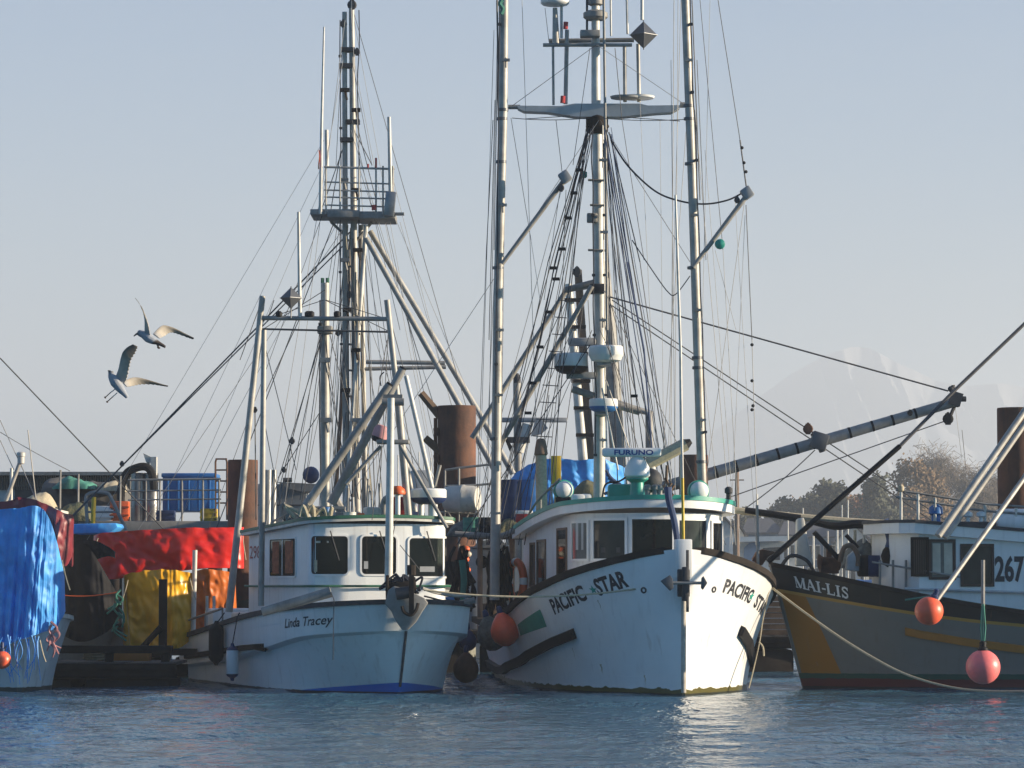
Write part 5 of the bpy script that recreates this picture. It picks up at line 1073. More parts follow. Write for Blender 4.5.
# lifebuoy on the house side
tl = WP.k_at(528.5, 2.1); cl = WP.at(tl, 2.08, .26); nrm = ((WP.at(tl, 2.12, 1)-WP.at(tl, 2.12, 0))+V((0, -.28, 0))).normalized(); ring = []
RG = .40
lb2 = empty('life_ring', cl-V((0, 0, .42))); tag(lb2, 'orange life ring with white bands on the side of the large wheelhouse', 'life ring')
uu = V((0, 0, 1)); vv = nrm.cross(uu).normalized()
MB().tube([cl+uu*RG*math.sin(a)+vv*RG*math.cos(a) for a in np.linspace(0, 2*math.pi, 37)], .085, 12, cap=False).build('ring', 'orange', lb2)
for a0 in (0, math.pi/2, math.pi, 1.5*math.pi): MB().tube([cl+uu*RG*math.sin(a)+vv*RG*math.cos(a) for a in np.linspace(a0-.16, a0+.16, 5)], .09, 12, cap=True).build('band', 'white_clean', lb2)
# stern clutter between the two boats
for px, py, mt, lb in ((530, 503, 'blue', 'tall royal blue plastic barrel, right of the barrels behind the left trolling pole'), (513, 505, 'blue_dark', 'dark blue plastic barrel, left of the barrels behind the left trolling pole')):
    p = P(px, 530, 72.5); drum((p.x, p.y, P(0, 530, 72.5).z), .33, P(0, 480, 72.5).z-P(0, 530, 72.5).z, mt, lb, 'barrel', 'blue barrels')
pl = MB(); a_, b_ = P(474, 533, 72), P(552, 533, 72); pl.box(((a_.x+b_.x)/2, 72.6, a_.z-.06), (b_.x-a_.x+.3, 2.2, .12)); pl.build('aft_platform', 'wood_dark', pr)
for px in (480, 512, 545): pole(pr, 'platform_leg', [(px, 535), (px, 640)], 72.4, .06, 'rustpale')
p = P(524, 526, 71.7); c_ = empty('cooler', (p.x, p.y, P(0, 530, 71.7).z)); tag(c_, 'small red cooler with a white lid beside the blue barrels', 'cooler')
MB().box((p.x, p.y, P(0, 521, 71.7).z), (.36, .28, .34)).build('cooler_body', 'red', c_, bevel=.03); MB().box((p.x, p.y, P(0, 512.5, 71.7).z), (.38, .3, .08)).build('lid', 'white_clean', c_, bevel=.02)
yb_ = MB().box(P(556, 470, 73), (.22, .3, .62)).tube(pxl([(556, 482), (556, 535)], 73), .04, 8); yb_.build('yellow_sign', 'yellow', label='upright yellow board on a post behind the searchlight', cat='board', bevel=.01)
drape('tarp', [(508, 480), (530, 464), (556, 459), (580, 461), (604, 460), (625, 467)], [(508, 500), (530, 500), (556, 505), (580, 503), (604, 503), (625, 503)], 78, 3.0, 'tarp_blue', 'smooth blue tarp heaped behind the wheelhouse roof and the mast', .12, 3, 5)
heap([(570, 505), (574, 490), (583, 481), (592, 480), (600, 488), (603, 505)], 512, 74, 1.5, 'net', 'net_pile', 'brown and green net heaped behind the white searchlight cover', 'net', 8)
heap([(500, 560), (506, 552), (478, 560)], 560, 74, 1, 'net', 'net_pile', 'x', 'net') if False else None
# low cabin block and dark gear aft between the boats
ab = empty('gear_locker', P(485, 600, 73)); ab.location.z = .75; tag(ab, 'pale locker with a round port in the gap between the two white boats', 'locker')
MB().box((P(487, 0, 73).x, 73, P(0, 575, 73).z), (.85, .8, 1.25)).build('locker_body', 'offwhite', ab, bevel=.03); c_ = P(482, 562, 72.58); MB().lathe(c_, [(.14, -.02), (.14, .02), (.10, .03), (.09, 0)], 16, (0, -1, 0)).build('port', 'black', ab)
MB().prism(pxl([(471, 549), (480, 541), (500, 538), (507, 546), (506, 550)], 72.6), (0, .8, 0)).build('locker_cover', 'tarp_blue' if False else 'white', ab)
hg = MB()
for i in range(46):
    x = rng.uniform(492, 508); y = 545+rng.uniform(0, 30); yy = 68.6+rng.uniform(-.3, .8); a = P(x, y, yy); hg.tube(smoothpts([a, a+V((rng.uniform(-.12, .12), 0, -rng.uniform(.3, .6))), a+V((rng.uniform(-.15, .15), 0, -rng.uniform(.7, 1.2)))], 4), .03, 5)
hg.build('hanging_gear', 'wood_dark', pr)
bx = MB().tube(smoothpts(pxl([(455, 534), (475, 535), (500, 536), (515, 530)], 69.5)), .06, 8); bx.build('aft_rail', 'galv', pr)
fg_ = MB()
for i in range(20):
    a = P(455+rng.uniform(0, 14), 540+rng.uniform(0, 40), 69+rng.uniform(0, .8)); fg_.tube(smoothpts([a, a+V((rng.uniform(-.15, .15), 0, -.3)), a+V((rng.uniform(-.2, .2), 0, -.7))], 4), .035, 5)
fg_.build('gear_lines', 'wood_dark', label='tangle of dark lines hanging between the two white boats', cat='rope')
gl = MB()
for i in range(5): gl.tube(smoothpts(pxl([(460+i, 560), (462+i, 580), (461+i*.5, 600)], 68.5)), .03, 6)
gl.build('green_line', 'rope_green', label='green line hanging beside the small white wheelhouse, right side', cat='rope')
def pear(px, py, Y, rpx, mat, label, lean=(0, 0, 1)):
    c = P(px, py, Y); r = rpx*Y/FPX; t = empty('fender_buoy', c-V((0, 0, r))); tag(t, label, 'buoy', 'pear shaped fender buoys'); ax = V(lean).normalized()
    MB().lathe(c, [(.02, -r*1.0), (r*.45, -r*.9), (r*.85, -r*.55), (r, -.05*r), (r*.95, r*.35), (r*.72, r*.8), (r*.38, r*1.2), (r*.2, r*1.35)], 26, ax).build('float', mat, t)
    MB().lathe(c+ax*r*1.28, [(r*.2, 0), (r*.22, .05), (r*.16, .14), (.02, .16)], 12, ax).build('lug', 'blue_dark', t)
pear(505, 632, 64.6, 14.5, 'buoy_red', 'bright red pear buoy squeezed between the two white hulls', (-.25, 0, 1)); pear(492, 636, 66, 15, 'net_grey', 'dirty grey pear buoy tucked behind the red one between the hulls', (-.3, 0, 1))
pear(466, 670, 66, 13, 'rust', 'dull rust orange pear buoy low in the dark between the hulls'); pear(468, 642, 66.3, 9, 'blue_dark', 'dark navy pear buoy above the dull orange one between the hulls')
# mooring lines
def rope(pts, r, mat, label): return MB().tube(pts, r, 6).build('mooring_rope', mat, label=label, cat='rope', group='mooring ropes')
rope(line(P(424, 590, 59.7), P(642, 588, 60.4), .14, 24), .020, 'rope_tan', 'pale rope running from the small boat bow across to the large white bow')
rope(line(P(771, 587, 62.6), P(1040, 690, 60), .0, 4)[:1]+smoothpts([P(x, y, 62.6-2.4*i/7) for i, (x, y) in enumerate(((771, 587), (800, 609), (835, 634), (870, 656), (905, 674), (945, 686), (985, 691), (1040, 691)))], 6)[1:], .022, 'rope_tan', 'long pale rope sagging from the sunlit bow to the water at the right')
rope(smoothpts(pxl([(769, 590), (763, 620), (760, 640), (754, 668), (749, 688)], 62.4)), .012, 'rope_tan', 'thin line hanging straight down the sunlit bow edge')
rope(smoothpts(pxl([(759, 642), (763, 647), (764, 656)], 62.2)), .018, 'rope_tan', 'short loose rope tail at the black fender of the sunlit bow')

# ------------------------------------------------------------------ seiner hidden behind: masts and the long boom
SB = Boat('workboat hidden behind the large white boat, its long grey boom rising rightwards', PZ(640, 0, 79), R(10)); sb = SB.root
SB.setup(14, ([0, .6, 1.5, 3, 14], [.1, 1.2, 1.9, 2.4, 2.3]), ([0, 1, 2.5, 5, 14], [.05, .7, 1.5, 2.1, 2.0]), ([0, 3, 7, 14], [2.2, 1.8, 1.5, 1.5]), .3, 1.7)
SB.hull(hull_mat('workboat_hull', [(0, 1, 0, .15, -1, (.03, .04, .05), .05)], (.08, .10, .13), .4, .5), 14); SB.cap('gunwale', 'wood_dark', .1, .1); SB.deckplate(.35, 'greypaint')
w3 = Wall(SB, [(9.5, -1.6), (5.2, -1.6), (5, -1.4), (5, 1.4), (5.2, 1.6), (9.5, 1.6)], 1.2, lambda a: 3.3); w3.shell('deckhouse', 'greypaint', sb); roof(SB, offset_outline(w3.o, .15), w3.zt, .1, .1, sb, ['offwhite', 'greypaint'])
Y5 = 86
pole(sb, 'mast', [(568.5, 284), (588, 520)], Y5, .10, 'whitepipe', .14); pole(sb, 'mast', [(578, 270), (594, 520)], Y5+.4, .10, 'rustpale', .13); pole(sb, 'mast', [(603, 262), (611, 350), (622, 520)], Y5+.2, .16, 'galv', .22)
pole(sb, 'mast_bar', [(564, 290), (606, 284)], Y5, .07, 'galv'); block(sb, 577, 272, Y5, .12); block(sb, 605, 275, Y5, .12); pole(sb, 'derrick', [(611, 402), (649, 413), (650, 480)], Y5, .11, 'galv')
for i in range(7): MB().box(P(574+i*2.3, 300+i*27, Y5-.1), (.5, .3, .08)).build('mast_rung', 'wood_dark', sb)
YBm = 84
p, q = P(706, 475, YBm), P(958, 401, YBm); MB().tube([p, p.lerp(q, .5), q], .155, 16, .125).build('boom', 'boomgrey', sb)
MB().tube([P(640, 494, YBm), p], .15, 16, .155).build('boom_heel', 'galv', sb)
for f in (.04, .12, .20, .285, .36, .425, .57, .66, .74, .83): a = p.lerp(q, f); d = (q-p).normalized(); MB().tube([a-d*.03, a+d*.03], .162-.03*f, 16).build('boom_band', 'black', sb)
hd = MB(); c_ = P(955, 399, YBm); hd.box(c_, (.3, .4, .34), ry=.3); hd.tube([c_, P(953, 385, YBm)], .05, 6); hd.tube([c_, P(966, 399, YBm)], .07, 8); hd.lathe(P(951, 389, YBm), [(.02, -.08), (.08, -.04), (.08, .04), (.02, .08)], 10, (0, 1, 0)); hd.build('boom_head', 'darkgrey', sb)
md = MB(); c_ = P(819, 441, YBm); md.box(c_, (.42, .42, .42), ry=.3); md.tube([c_, P(823, 452, YBm)], .1, 8); md.tube([P(812, 433, YBm), P(817, 440, YBm)], .07, 8); md.build('boom_collar', 'plate', sb, bevel=.03)
block(sb, 808, 429, YBm-.1, .13, 'rust'); block(sb, 948, 419, YBm-.1, .14, 'black'); block(sb, 910, 413, YBm-.1, .07, 'black')
MB().tube(pxl([(956, 403), (952, 412), (949, 419)], YBm), .05, 6).build('shackle', 'darkgrey', sb)
stays(sb, [(610, 297, 948, 391, 0, .022), (612, 300, 806, 428, 0, .016), (611, 305, 800, 432, 0, .016), (610, 300, 600, 470), (584, 300, 560, 470), (948, 420, 722, 500, 0, .014), (815, 450, 740, 512, 3, .014), (604, 280, 660, 480, 0, .01), (570, 290, 520, 470, 0, .01), (955, 405, 962, 460, 0, .006, 'wire_light'), (588, 300, 600, 500), (608, 300, 640, 500, 0, .008)], YBm, 'wire', .010)
stays(sb, [(962, 430, 966, 470, 0, .008)], YBm)
# far rig seen over the aft deck: radar arch of another boat
ra = empty('radar_arch', (P(528, 500, 84).x, 84, 1.0)); tag(ra, 'radar mast with a grey scanner bar behind the left trolling pole', 'radar mast')
pole(ra, 'arch_post', [(517, 383), (518, 470), (518, 560)], 84, .10, 'galv'); MB().box(P(530, 420, 84), (1.9, .2, .12)).build('scanner_bar', 'greypaint', ra, bevel=.03)
pole(ra, 'arch_leg', [(527, 424), (519, 452)], 84, .12, 'whitepipe'); MB().prism(pxl([(531, 436), (535, 420), (541, 419), (548, 428), (541, 434)], 83.8), (0, .3, 0)).build('horn', 'greypaint', ra); MB().prism(pxl([(504, 437), (507, 438), (512, 446), (510, 452)], 83.8), (0, .25, 0)).build('horn', 'black', ra)
MB().box(P(518, 440, 84), (.6, .4, .14)).build('arch_platform', 'darkgrey', ra); MB().lathe(P(517, 385, 84), [(.05, 0), (.1, .04), (.1, .2), (.04, .3)], 10).build('mast_lamp', 'darkgrey', ra)
# grey shed block between masts on the left, behind the small boat
sh2 = empty('float_shed', (P(285, 0, 86).x, 86, 0)); tag(sh2, 'plain grey shed with a flat awning behind the small boat roof, beside a steel post', 'shed')
a_, b_ = P(258, 500, 86), P(306, 500, 86); zt2 = P(0, 484, 86).z; MB().box(((a_.x+b_.x)/2, 87, zt2/2), (b_.x-a_.x, 2, zt2)).build('wall', 'greypaint', sh2, smooth=False)
MB().box(((a_.x+b_.x)/2, 85.98, zt2-.55), (b_.x-a_.x, .03, .03)).build('board_seam', 'darkgrey', sh2)
MB().prism(pxl([(277, 482), (318, 484), (320, 489), (303, 492), (290, 489)], 85), (0, 1.6, 0)).build('awning', 'galv', sh2); MB().tube(pxl([(283, 480), (292, 480)], 85), .06, 8).build('awning_pipe', 'darkgrey', sh2)
for px, r_ in ((267, .15), (273.5, .09)): MB().tube([P(px, 470, 84), V((P(px, 0, 84).x, 84, .2))], r_, 12).build('steel_post', 'steel_drum', sh2)
pt = P(311, 481, 84); MB().ball(P(311, 475, 84.5), .22, 14, 10).build('winch_cover', 'blue_dark', sh2)
float_dock(P(235, 0, 84).x, P(345, 0, 84).x, 83.4, 88.4, .7, 'far timber float that carries the plain grey shed')

mk('brown_trim', (.055, .03, .02), .6, var=.4)

# ------------------------------------------------------------------ the grey hulled boat on the right
ms = PZ(770, 0, 64); ML = Boat('grey hulled fishing boat with black bulwark and ochre bow patch, cut by the right edge', ms, R(11-90)); mr = ML.root
ML.setup(11, ([0, .25, .6, 1.2, 2, 3, 4.5, 11], [.06, .38, .72, 1.15, 1.55, 1.82, 2.0, 1.8]), ([0, .5, 1.2, 2.2, 3.5, 5, 11], [.03, .26, .62, 1.1, 1.5, 1.7, 1.5]),
         ([0, .6, 1.5, 2.5, 3.5, 5, 7, 11], [2.40, 2.24, 2.02, 1.80, 1.62, 1.40, 1.25, 1.2]), .66, 1.5, None, 3.5)
mlm = hull_mat('grey_hull_ochre_bow', [((1, 1), (.273, 0), (0, 0), (.944, .05), (-1, 1), (.38, .15, .012), 0), (.056, 0, 1, .47, -1, (.030, .026, .022), 0), ((.056, .056), (0, 0), (1, 1), (.47, .53), (1, -1), (.46, .25, .05), 0),
     (0, 1, 0, .30, -1, (.02, .075, .05), .03), (0, 1, 0, .20, -1, (.11, .018, .016), .06), (0, 1, 0, .05, -1, (.03, .02, .02), .03)], (.20, .185, .16), .4, .3)
ML.hull(mlm, 24); ML.cap('gunwale', 'wood_dark', .10, .09, .02); ML.deckplate(.35, 'wood_grey')
t_a, t_b = ML.t_at(905, 1, .8), 9.5
ML.strake('ochre_strake', 1, t_a, t_b, ML.zs(t_a)-1.12, ML.zs(t_b)-.62, .15, .04, 'ochre')
def serif_name():
    # block capitals with slab serifs, drawn as strokes on a 0..1 cap height
    G, H = .24, .10; x = 0; st = []
    def bar(x0, y0, x1, y1, w_): st.append(((x0, y0), (x1, y1), w_))
    def srf(cx, y, w_=.40): st.append(((cx-w_/2, y), (cx+w_/2, y), .09))
    srf(.12, .045, .34); srf(.12, .955, .30); srf(1.02, .045, .42); srf(1.02, .955, .30); bar(.12, 0, .12, 1, H); bar(.14, 1, .58, .04, G); bar(.58, .04, 1.0, 1, H); bar(1.02, 0, 1.02, 1, G)
    o = 1.36; srf(o+.05, .045, .34); srf(o+.85, .045, .42); bar(o+.05, 0, o+.42, 1, H); bar(o+.42, 1, o+.84, 0, G); bar(o+.2, .34, o+.68, .34, .10)
    o = 2.66; srf(o, .045, .46); srf(o, .955, .46); bar(o, 0, o, 1, G)
    bar(3.02, .42, 3.42, .42, .15)
    o = 3.72; srf(o, .045, .42); srf(o, .955, .46); bar(o, 0, o, 1, G); bar(o, .06, o+.66, .06, .12); bar(o+.62, .02, o+.64, .32, .09)
    o = 4.78; srf(o, .045, .46); srf(o, .955, .46); bar(o, 0, o, 1, G)
    o = 5.15; pts = [(o+.66, .78), (o+.52, .93), (o+.3, .95), (o+.14, .82), (o+.16, .66), (o+.36, .53), (o+.58, .40), (o+.66, .25), (o+.54, .08), (o+.3, .05), (o+.10, .22)]
    for a, b in zip(pts, pts[1:]): bar(*a, *b, .17)
    bar(o+.66, .68, o+.66, .98, .08); bar(o+.08, .02, o+.08, .34, .08)
    t0, t1 = ML.t_at(795, 1, .3), ML.t_at(848, 1, .3); tt = np.linspace(t0, t1, 60); pp = [ML.S(t, ML.zs(t)-.3, 1) for t in tt]
    al = np.concatenate([[0], np.cumsum([(pp[i+1]-pp[i]).length for i in range(59)])]); al /= al[-1]; mb = MB()
    for k, ((x0, y0), (x1, y1), w_) in enumerate(st):
        d = V((x1-x0, y1-y0)).normalized(); n_ = V((-d.y, d.x))*w_/2; q = []
        for (x, y) in ((x0-n_.x, y0-n_.y), (x1-n_.x, y1-n_.y), (x1+n_.x, y1+n_.y), (x0+n_.x, y0+n_.y)):
            t = float(np.interp(x/5.85, al, tt)); q.append(ML.S(t, ML.zs(t)-.36+.012*t+y*.215, 1, .006+k*.0006))
        mb.add(q, [(0, 1, 2, 3)])
    mb.build('bow_name', 'letter_white', mr, smooth=False)
serif_name()
# house
ohw = [(9.5, -1.25), (3.6, -1.25), (3.1, -1.0), (2.95, -.6), (2.95, .6), (3.1, 1.0), (3.6, 1.25), (9.5, 1.25)]
WM = Wall(ML, ohw[::-1], 1.0, lambda a: 3.16-.03*max(0, a-3))
class Side(Wall): pass
def mlx(px, z, lat):             # aft position on the near house side for image column px
    a = np.linspace(2.5, 9.5, 600); return float(a[int(np.argmin([abs(proj(ML.W(t, lat, z))[0]-px) for t in a]))])
LAT = 1.25
a0 = mlx(897, 2.6, LAT); ohw = [(9.5, LAT), (a0+.12, LAT), (a0, LAT-.14), (a0-.25, .6), (a0-.25, -.6), (a0, -LAT+.14), (a0+.12, -LAT), (9.5, -LAT)]
ZT = lambda a: 2.99-.075*max(0, a-a0)
mb = MB(); mb.grid([[ML.W(a, l_, 1.0), ML.W(a, l_, ZT(a))] for a, l_ in ohw]); mb.build('wheelhouse', 'white', mr)
MB().grid([[ML.W(9.5, -LAT, 1), ML.W(9.5, LAT, 1)], [ML.W(9.5, -LAT, ZT(9.5)), ML.W(9.5, LAT, ZT(9.5))]]).build('aft_bulkhead', 'white', mr)
ro = [(9.6, LAT+.12), (a0, LAT+.12), (a0-.25, LAT-.1), (a0-.42, .6), (a0-.42, -.6), (a0-.25, -LAT+.1), (a0, -LAT-.12), (9.6, -LAT-.12)]
def slabm(ol, z0, z1, name, mat):
    n = len(ol); vs = [ML.W(a, l_, ZT(a)+z0) for a, l_ in ol]+[ML.W(a, l_, ZT(a)+z1) for a, l_ in ol]
    MB().add(vs, [tuple(range(n-1, -1, -1)), tuple(range(n, 2*n))]+[(i, (i+1) % n, n+(i+1) % n, n+i) for i in range(n)]).build(name, mat, mr, smooth=False)
slabm(ro, 0, .20, 'roof', 'white'); slabm([(a+(.0 if abs(l_) > 1 else -.03), l_*1.02) for a, l_ in ro], .20, .26, 'roof_trim', 'darkgrey')
def mwin(x0, x1, y0, y1, frame, pane, fw=.05):
    ym = (y0+y1)/2; Yw = ML.W(4.5, LAT, 0).y; zt_, zb = P(0, y0, Yw).z, P(0, y1, Yw).z; A, B_ = mlx(x0, 2.5, LAT), mlx(x1, 2.5, LAT)
    fr = MB(); g = lambda a, b, c, d: fr.prism([ML.W(a, LAT+.002, c), ML.W(b, LAT+.002, c), ML.W(b, LAT+.002, d), ML.W(a, LAT+.002, d)], ML.r*.03)
    g(A-fw, B_+fw, zt_, zt_+fw); g(A-fw, B_+fw, zb-fw, zb); g(A-fw, A, zb, zt_); g(B_, B_+fw, zb, zt_)
    o = fr.build('window', frame, mr, smooth=False); MB().add([ML.W(A, LAT+.012, zb), ML.W(B_, LAT+.012, zb), ML.W(B_, LAT+.012, zt_), ML.W(A, LAT+.012, zt_)], [(0, 1, 2, 3)]).build('pane', pane, o); return o, A, B_, zb, zt_
o, A, B_, zb, zt_ = mwin(910, 926, 540, 574, 'wood_dark', 'pane_brown')
for k in range(6): MB().box(ML.W(A+(B_-A)*(k+.5)/6, LAT+.016, (zb+zt_)/2), (.01, .025, zt_-zb), ML.yaw).build('louvre', 'brown_trim', o)
o, A, B_, zb, zt_ = mwin(931, 953, 542, 577, 'brown_trim', 'pane_light')
for f0, f1 in ((.05, .42), (.58, .97)): MB().grid([[ML.W(A+(B_-A)*(f0+(f1-f0)*i/10), LAT+.016+.004*(i % 2), z) for z in (zb+.05, zt_-.03)] for i in range(11)]).build('curtain', 'cream', o)
mwin(962.5, 991, 546.5, 584, 'brown_trim', 'pane_grey')
# number
vs, fs, asp = text_mesh('267', .035); A, B_ = mlx(994.5, 2.2, LAT), mlx(1024.5, 2.2, LAT); Yw = ML.W(5.5, LAT, 0).y; z0, z1 = P(0, 580.5, Yw).z, P(0, 557, Yw).z
MB().add([ML.W(A+(B_-A)*x, LAT+.010, z0+(z1-z0)*y) for x, y in vs], fs).build('side_number', 'letter_black', mr, smooth=False)
MB().tube([ML.W(a, LAT+.06, P(0, 589+(a-a0)*1.6, Yw).z) for a in np.linspace(a0-.2, 9, 8)], .03, 6).build('rub_moulding', 'lightgrey', mr)
for px in (898, 990): pass
# roof rails and gear
Yr = ML.W(4.5, .9, 0).y
for (x0, y0, x1, y1) in ((901, 489, 901, 528), (918, 494, 918, 527), (935, 498, 935, 528), (960, 503, 960, 530), (985, 505, 985, 532), (1016, 508, 1016, 535)): pole(mr, 'rail_post', [(x0, y0), (x1, y1)], Yr, .03, 'whitepipe')
MB().lathe(P(901, 489, Yr), [(.03, -.06), (.06, -.03), (.06, .05), (.02, .09)], 10).build('rail_lamp', 'rope_tan', mr)
for k in (0, 7): MB().tube(pxl([(896, 490+k), (936, 496+k), (985, 504+k), (1040, 508+k)], Yr), .026, 6).build('roof_rail', 'galv', mr)
cz = P(1005, 526, Yr); t = empty('raft_canister', cz-V((0, 0, .3))); tag(t, 'white rounded canister on the grey boat roof at the right edge', 'canister')
MB().lathe(P(993, 524, Yr+.2), [(.1, 0), (.26, .04), (.30, .14), (.31, .6), (.30, 1.05), (.26, 1.15), (.1, 1.2)], 22, (1, .1, -.02)).build('canister_body', 'white', t)
b_ = MB(); b_.box(P(967, 526, Yr), (.95, .8, .16), ML.yaw+R(90)); b_.build('roof_hatch', 'darkgrey', mr, bevel=.04)
t = empty('light_globe', P(936, 526, Yr+.1)); tag(t, 'small blue lantern on the grey boat roof behind its railing', 'lamp'); MB().lathe(P(936, 526, Yr+.1), [(.12, 0), (.14, .04), (.09, .10), (.09, .2), (.14, .24), (.13, .36), (.05, .42)], 16).build('lantern_body', 'blue', t)
for px in (968, 981): MB().lathe(P(px, 520, Yr), [(.04, -.1), (.04, .05), (.09, .07), (.09, .14), (.03, .17)], 10).build('vent_pipe', 'white', mr)
# outrigger poles and stays
pole(mr, 'outrigger_pole', [(1113, 298, 65.2), (1060, 370, 63.6), (1024, 412, 62.9), (938, 536, 62.0)], 62.3, .06, 'alu', .07); pole(mr, 'outrigger_pole', [(1113, 308, 65.4), (1062, 378, 64.0), (1026, 422, 63.4), (945, 538, 62.6)], 62.9, .05, 'alu', .06)
pole(mr, 'outrigger_pole', [(1113, 343, 65.0), (1060, 420, 61.6), (1024, 478, 60.2), (936, 601, 58.75)], 60.6, .055, 'alu', .045)
MB().tube(pxl([(768, 562), (824, 512), (900, 446)], 63.2), .055, 8, .05).build('forestay_boom', 'black', mr); MB().tube(pxl([(900, 446, 63.2), (955, 390, 63.6), (1060, 290, 64.7), (1113, 240, 65.2)], 63.2), .036, 6).build('forestay', 'wire', mr)
MB().tube(pxl([(905, 600), (938, 595), (945, 590)], 58.9), .02, 6).build('pole_lashing', 'rope_green', mr)
buoy(929, 611, 58.7, 14.3, 'buoy_red', 'orange red buoy at the tip of the slanting pole of the grey hulled boat', (.35, 0, .9))
buoy(983, 667, 59.6, 17.2, 'buoy_pink', 'larger pinkish red buoy hanging low against the grey hull at the right', lug='black')
MB().tube(pxl([(983, 560), (983, 606)], 59.7), .035, 8).build('buoy_hanger', 'galv', mr); rt = MB()
for dx in (-1.6, 0, 1.6): rt.tube(pxl([(983+dx*.4, 604), (983+dx*1.5, 628), (983+dx*.3, 650)], 59.62), .016, 5)
rt.build('buoy_rope', 'rope_green', label='green rope that holds the larger pinkish red buoy', cat='rope')
pole(mr, 'mast', [(1113, 225), (1113, 560)], 65.3, .10, 'alu', .13)
# foredeck gear
Yd = 64.3
MB().tube(smoothpts(pxl([(731, 510), (770, 514), (811, 518), (860, 522), (905, 524)], 66.5), 5), .07, 8).build('long_spar', 'rope_tan', label='long tan spar lying across behind the grey boat foredeck', cat='spar')
fs_ = MB(); fs_.tube(smoothpts(pxl([(745, 510), (790, 517), (800, 519)], 66.3), 5), .06, 8, .09); fs_.build('furled_sail', 'black', label='black furled cloth lashed under the left half of the tan spar', cat='sail', group='black furled cloths')
fs_ = MB(); fs_.tube(smoothpts(pxl([(812, 521), (835, 526), (858, 524), (890, 527)], 66.2), 5), .07, 8, .10); fs_.build('furled_sail', 'black', label='black furled cloth lashed under the right half of the tan spar', cat='sail', group='black furled cloths')
MB().tube(pxl([(814, 532), (840, 560)], 64.6), .05, 8).build('deck_strut', 'black', mr); MB().tube(pxl([(846, 535), (858, 548)], 64.6), .04, 8).build('deck_strut', 'black', mr)
MB().prism(pxl([(797, 519), (804, 517), (807, 534), (814, 566), (796, 566)], 65), (0, .35, 0)).build('mast_cover', 'offwhite', mr, bevel=.04)
heap([(842, 566), (848, 552), (856, 545), (866, 538), (876, 546), (884, 556), (888, 566)], 568, 65.6, 1.2, 'net_grey', 'net_pile', 'grey net heaped on the foredeck of the grey hulled boat', 'net', 4, .08)
wn = MB(); wn.lathe(P(829, 562, 65.2), [(.16, -.2), (.1, -.12), (.1, .12), (.17, .2)], 14, (1, .2, 0)); wn.box(P(829, 566, 65.3), (.35, .4, .3)); wn.box(P(829, 553, 65.3), (.1, .15, .3)); wn.build('deck_winch', 'rust', mr)
for i, (x, y0, y1) in enumerate(((855, 530, 566), (864, 530, 566), (872, 528, 566), (880, 532, 566))): pole(mr, 'deck_post', [(x, y0), (x, y1)], 65.8, .03, ('rope_tan', 'whitepipe')[i % 2])
MB().tube(smoothpts(pxl([(840, 562), (844, 548), (852, 546), (858, 556), (858, 566)], 64.5), 5), .05, 8).build('rail_hoop', 'rustpale', mr)
sh_ = MB(); sh_.prism(pxl([(846, 570), (848, 556), (856, 549), (862, 556), (863, 572)], 64.5), (0, .3, 0)); sh_.build('fairlead_plate', 'lightgrey', mr, bevel=.03)
hb3 = MB(); hb3.tube(smoothpts(pxl([(884, 520), (889, 530), (892, 540), (891, 548)], 64), 5), .09, 8, .12); hb3.build('hanging_bundle', 'rope_blue', label='dark blue rolled bundle hanging beside the grey boat wheelhouse front', cat='bundle')
hb4 = MB().lathe(P(889, 556, 64), [(.02, -.22), (.12, -.16), (.16, 0), (.12, .12), (.05, .2)], 14); hb4.build('pear_weight', 'wood_dark', label='dark pear shaped weight under the blue rolled bundle', cat='weight')
for i, (x, y, m_) in enumerate(((868, 566, 'black'), (876, 566, 'blue_dark'), (898, 570, 'blue'), (906, 572, 'lightgrey'))): MB().box(P(x, y, 64.6), (.26, .4, .42), ML.yaw).build('deck_box', m_, mr, bevel=.05)
for px in (880, 893, 906): pole(mr, 'bulwark_post', [(px, 560), (px, 590)], 63.4, .025, 'galv')
MB().tube(pxl([(872, 562), (960, 577)], 63.3), .022, 6).build('bulwark_rail', 'galv', mr)
blk = MB(); blk.prism(pxl([(752, 560), (757, 551), (763, 549), (776, 552), (768, 557), (762, 566)], 63.4), (0, .3, 0)); blk.build('bow_chock', 'rust', mr, bevel=.03)
MB().tube(smoothpts(pxl([(778, 572), (790, 556), (806, 560), (814, 572)], 64.6), 5), .04, 6).build('bow_rail', 'darkgrey', mr)
MB().tube([P(757, 505, 63.3), P(758, 565, 63.3)], .03, 6).build('bow_stanchion', 'galv', mr)

# stack of planks and a bin on the float seen past the sunlit bow
pk = MB()
for i in range(7): pk.box((6.1+rng.normal(0, .05), 77.5, .90+.13*i), (2.6, 1.2, .11))
pk.build('plank_stack', 'wood', label='stack of weathered planks on the float in the gap left of the grey bow', cat='planks')
